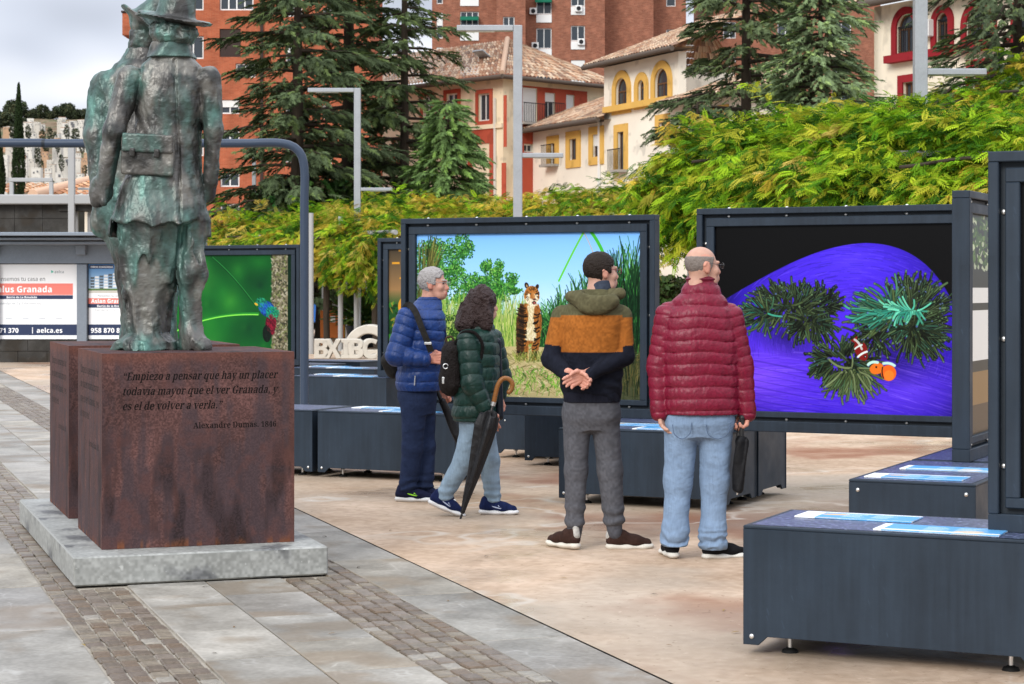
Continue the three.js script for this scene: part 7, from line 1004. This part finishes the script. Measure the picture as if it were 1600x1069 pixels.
wisteria('bright green wisteria spilling over the pergola behind the clownfish photograph', PX(1030, 31), PX(1680, 24), { seed: 21, n: 38000, deep: 3.2, y1: (k) => lerp(Yat(207, 31), Yat(205, 24), k), y0: (k) => lerp(Yat(395, 31), Yat(345, 24), Math.min(1, k * 3)), autumn: 0.12, stems: 5, pergola: 'pale steel pergola carrying the wisteria behind the clownfish photograph' });
wisteria('tall wisteria mound beside the wine trimmed house', PX(1390, 35), PX(1740, 31), { seed: 22, n: 14000, deep: 2.6, y1: (k) => lerp(Yat(178, 35), Yat(95, 31), Math.min(1, k * 1.7)), y0: () => 3.2, autumn: 0.08, stems: 3, pergola: 'pale steel pergola below the wine trimmed house' });
wisteria('yellowing wisteria along the pergola behind the tiger photograph', PX(575, 50), PX(1030, 41), { seed: 23, n: 25000, deep: 4, y1: (k) => lerp(Yat(338, 50), Yat(318, 41), Math.pow(k, 0.7)), y0: (k) => lerp(Yat(400, 50), 2.0, k), autumn: 0.42, stems: 4, topShare: 0.5, pergola: 'pale steel pergola behind the tiger photograph' });
wisteria('yellow green wisteria on the pergola behind the bird photograph', PX(318, 54), PX(600, 45), { seed: 24, n: 18000, deep: 3.6, y1: (k) => lerp(Yat(356, 54), Yat(342, 45), k), y0: (k) => (k > 0.62 ? lerp(Yat(430, 46), Yat(455, 45), (k - 0.62) / 0.38) : Yat(395, 50)), autumn: 0.42, stems: 4, pergola: 'pale steel pergola behind the bird photograph' });
// ------------------------------------------------------------------ street lamps
function lamp(label, u, d, vTop, armPx, lowV, lowPx, w) {
  const X = (u - 800) / F * d, y = Yat(vTop, d), g = thing('street_lamp', label, 'street lamp', 'grey square street lamps', [X, 0, -d]), m = mat({ color: [0.42, 0.44, 0.46], rough: 0.42, metal: 0.35, map: paintT, size: 1 }); const s = d / F;
  mesh('pole', cbox(w, y, w, 0, y / 2, 0, 0.01), m, g); const a = Math.abs(armPx) * s; const arm = mesh('arm', cbox(a, w * 0.62, w * 1.1, -a / 2 - w / 2, y - w * 0.31, 0, 0.01), m, g); mesh('lamp_lens', box(a * 0.5, 0.012, w * 0.7, -a * 0.66, y - w * 0.62 - 0.007, 0), mat({ color: [0.7, 0.7, 0.68], rough: 0.2 }), arm);
  const l = lowPx * s, yl = Yat(lowV, d); const low = mesh('lower_arm', cbox(l, w * 0.5, w, l / 2 + w / 2, yl, 0, 0.01), m, g); mesh('lamp_lens', box(l * 0.5, 0.012, w * 0.65, l * 0.65, yl - w * 0.25 - 0.007, 0), mat({ color: [0.7, 0.7, 0.68], rough: 0.2 }), low); mesh('base_plate', cbox(w * 2.2, 0.03, w * 2.2, 0, 0.015, 0, 0.006), m, g);
}
lamp('grey lamp with two arms in front of the dark cedar', 558.5, 48, 138, 72, 296, 50, 0.16); lamp('grey lamp with two arms in front of the cream and coral house', 809, 36, 40, 88, 243, 64, 0.165); lamp('grey lamp rising from the wisteria beside the wine trimmed house', 1438, 29, -30, 90, 113, 92, 0.185); lamp('slim grey lamp half hidden in the cedar by the tube frame', 397, 62, 222, 6, 325, 46, 0.12);
// ------------------------------------------------------------------ street corner seen under the pergola
{
  const d = 42, s = d / F, X = (u, D = d) => (u - 800) / F * D, Y = (v, D = d) => EYE + (HY - v) / F * D, conc = mat({ color: [0.6, 0.58, 0.53], map: plasterT, rough: 0.8, size: 1 });
  [['B', 488, 0], ['X', 507, 0], ['I', 530, 0.1], ['B', 543, 0], ['C', 560, 0.2]].forEach(([ch, u, turn], i) => { const g = new TextGeometry(ch, { font, size: 0.4, depth: 0.3, curveSegments: 6, bevelEnabled: true, bevelSize: 0.01, bevelThickness: 0.01, bevelSegments: 1 }); boxUV(g); const o = mesh('concrete_letter', g, conc, scene, [X(u), 0.012, -d - 0.3]); o.rotation.y = turn; tag(o, `pale concrete letter ${ch} ${['first', 'second', 'third', 'fourth', 'last'][i]} in the row on the pavement`, 'letter block', 'concrete letters on the pavement'); });
  const bench = thing('concrete_arch', 'pale concrete arch block beside the concrete letters', 'arch', undefined, [X(578, 44), 0, -44]); { const sh = new THREE.Shape(); sh.absarc(0, 0, 0.52, 0, Math.PI, false); sh.lineTo(-0.52, -0.1); sh.lineTo(-0.42, -0.1); const h = new THREE.Path(); h.absarc(0, 0, 0.36, 0, Math.PI, false); h.closePath(); const s2 = new THREE.Shape(); s2.absarc(0, 0, 0.52, 0, Math.PI, false); s2.lineTo(-0.36, 0); s2.absarc(0, 0, 0.36, Math.PI, 0, true); s2.closePath(); const g = new THREE.ExtrudeGeometry(s2, { depth: 0.8, bevelEnabled: true, bevelSize: 0.02, bevelThickness: 0.02, bevelSegments: 1 }); g.translate(0, 0.15, -0.4); mesh('arch', boxUV(g), conc, bench); mesh('footing', cbox(1.2, 0.14, 0.9, 0, 0.07, 0, 0.01), conc, bench); }
  const D = 50, pl = thing('palm_planter', 'dark planter with feathery palm behind the concrete arch', 'planter', undefined, [X(566, D), 0, -D]); mesh('pot', new THREE.LatheGeometry([[0, 0], [0.3, 0], [0.42, 0.5], [0.45, 0.55], [0.4, 0.55], [0.36, 0.5], [0, 0.48]].map((p) => new THREE.Vector2(...p)), 20), steelDarkM, pl); { reseed(404); const l = []; for (let i = 0; i < 260; i++) { const a = rr(0, 6.3), e = rr(0.2, 1.35), r = rr(0.1, 0.75); l.push([new THREE.Vector3(Math.cos(a) * Math.cos(e) * r, 0.55 + Math.sin(e) * r, Math.sin(a) * Math.cos(e) * r), new THREE.Quaternion().setFromUnitVectors(new THREE.Vector3(0, 0, 1), new THREE.Vector3(Math.cos(a) * Math.cos(e), Math.sin(e) - 0.3, Math.sin(a) * Math.cos(e)).normalize()), 0.42, [0.06 * rr(0.6, 1.5), 0.12 * rr(0.6, 1.4), 0.03]]); } scatter('fronds', pl, sprayG, white1, l); }
  const par = thing('parasol', 'red and white parasol on a pale pole under the pergola', 'parasol', undefined, [X(541, 56), 0, -56]); { const wm = mat({ color: [0.75, 0.74, 0.72], rough: 0.8 }), rm2 = mat({ color: [0.62, 0.03, 0.03], rough: 0.8 }); mesh('pole', cyl(0.025, 0.025, 2.1, 0, 0, 0, 8), wm, par); for (let i = 0; i < 8; i++) { const a = i * Math.PI / 4, b = a + Math.PI / 4, g = new THREE.BufferGeometry(); g.setAttribute('position', new THREE.Float32BufferAttribute([0, 2.5, 0, Math.cos(a) * 0.6, 2.02, Math.sin(a) * 0.6, Math.cos(b) * 0.6, 2.02, Math.sin(b) * 0.6], 3)); g.computeVertexNormals(); mesh('canopy_panel', boxUV(g), i % 2 ? rm2 : wm, par); } }
  const bo = thing('kiosk_stall', 'small yellow and white stall behind the parasol pole', 'stall', undefined, [X(543, 60), 0, -60]); mesh('counter', cbox(1.5, 0.9, 0.8, 0, 0.45, 0, 0.02), mat({ color: [0.6, 0.36, 0.03], rough: 0.6 }), bo); mesh('white_panel', cbox(1.45, 0.85, 0.7, 0, 1.33, 0, 0.02), whiteFrame, bo); mesh('yellow_roof', cbox(1.6, 0.45, 0.9, 0, 1.99, 0, 0.02), mat({ color: [0.65, 0.4, 0.03], rough: 0.6 }), bo);
  const bd = thing('orange_board', 'rusty orange notice board standing under the pergola', 'board', undefined, [X(519, 52), 0, -52]); mesh('board', cbox(0.62, 0.72, 0.04, 0, 0.55, 0, 0.006), mat({ color: [0.4, 0.12, 0.03], rough: 0.6 }), bd); for (const k of [-0.28, 0.28]) mesh('leg', cbox(0.04, 0.3, 0.04, k, 0.15, -0.045, 0.005), mat({ color: [0.3, 0.1, 0.03], rough: 0.6 }), bd); mesh('paper', box(0.12, 0.16, 0.004, 0.02, 0.68, 0.024), whiteFrame, bd);
  const bl = thing('blue_car', 'blue and white parked car seen between the dark trunks', 'car', undefined, [X(508, 72), 0, -72]); { const sh = new THREE.Shape(); [[-1.9, 0.3], [1.9, 0.3], [1.95, 0.75], [1.3, 0.9], [0.8, 1.42], [-0.9, 1.45], [-1.6, 0.95], [-1.95, 0.85]].forEach((p, i) => (i ? sh.lineTo(...p) : sh.moveTo(...p))); sh.closePath(); const g = new THREE.ExtrudeGeometry(sh, { depth: 1.5, bevelEnabled: true, bevelSize: 0.05, bevelThickness: 0.08, bevelSegments: 2 }); g.translate(0, 0, -0.75); mesh('body', boxUV(g), mat({ color: [0.03, 0.13, 0.42], rough: 0.3, clearcoat: 0.6 }), bl); for (const w of [-1.2, 1.2]) { const c = new THREE.CylinderGeometry(0.32, 0.32, 0.2, 18); c.rotateX(Math.PI / 2); c.translate(w, 0.32, 0.78); mesh('wheel', c, rubberM, bl); } mesh('side_window', box(1.5, 0.36, 0.02, -0.05, 1.12, 0.845), winGlass, bl); }
  for (const [u, D, r, l] of [[505, 58, 0.26, 'thick dark tree trunk under the pergola beside the parked car'], [548, 64, 0.2, 'dark tree trunk behind the yellow stall'], [478, 60, 0.2, 'dark tree trunk behind the bird photograph']]) { const t = thing('street_tree', l, 'tree', undefined, [X(u, D), 0, -D]); mesh('trunk', rod([0, 0, 0], [0.1, 4.2, 0], r, r * 0.7, 10), barkM, t); const li = []; for (let i = 0; i < 260; i++) li.push([new THREE.Vector3(rr(-1.6, 1.6), rr(2.9, 4.4), rr(-1.2, 1.2)), qr(), rr(0.4, 0.7), [0.04 * rr(0.6, 1.5), 0.075 * rr(0.6, 1.5), 0.02]]); scatter('crown', t, clumpG, white1, li); }
  for (const [u, D] of [[532, 47], [558, 49], [486, 45]]) { const p = mesh('steel_pole', cyl(0.06, 0.055, 3.2, X(u, D), 0, -D, 12), paleSteel); tag(p, `slim pale steel pole ${u === 532 ? 'beside the orange notice board' : u === 558 ? 'beside the palm planter' : 'beside the frame of the bird photograph'}`, 'pole'); }
  // hedges and house fronts at street level close the view under the pergolas
  reseed(409); for (const [u0, u1, D, h, l] of [[300, 620, 74, 1.5, 'clipped dark hedge across the street under the cedars'], [900, 1140, 70, 1.7, 'clipped dark hedge below the yellow trimmed house']]) { const t = thing('hedge', l, 'hedge'), li = []; const N = 900; for (let i = 0; i < N; i++) li.push([new THREE.Vector3(lerp(X(u0, D), X(u1, D), rnd()), rr(0.1, h), -D + rr(-0.4, 0.4)), qr(), rr(0.4, 0.7), [0.035 * rr(0.6, 1.5), 0.06 * rr(0.6, 1.5), 0.018]]); scatter('foliage', t, clumpG, white1, li); }
  const sf = thing('street_house', 'coral red house front across the street behind the cedar trunks', 'building'), fr = wallFrame([X(300, 118), 118], [X(640, 118), 118]), op = []; for (let i = 0; i < 6; i++) op.push({ x: 0.9 + i * 2.1, y: 0.9, w: 1, h: 1.9, mull: 2 }, { x: 0.9 + i * 2.1, y: 4.4, w: 1, h: 1.8, mull: 2, blind: 0.5 }); wall(sf, fr, 8.4, op, redM); for (const o of op) win(sf, fr, o); mesh('cornice', fr.put(box(fr.len, 0.3, 0.3, fr.len / 2, 8.55, 0.0)), creamM, sf);
}
renderer.render(scene, camera);
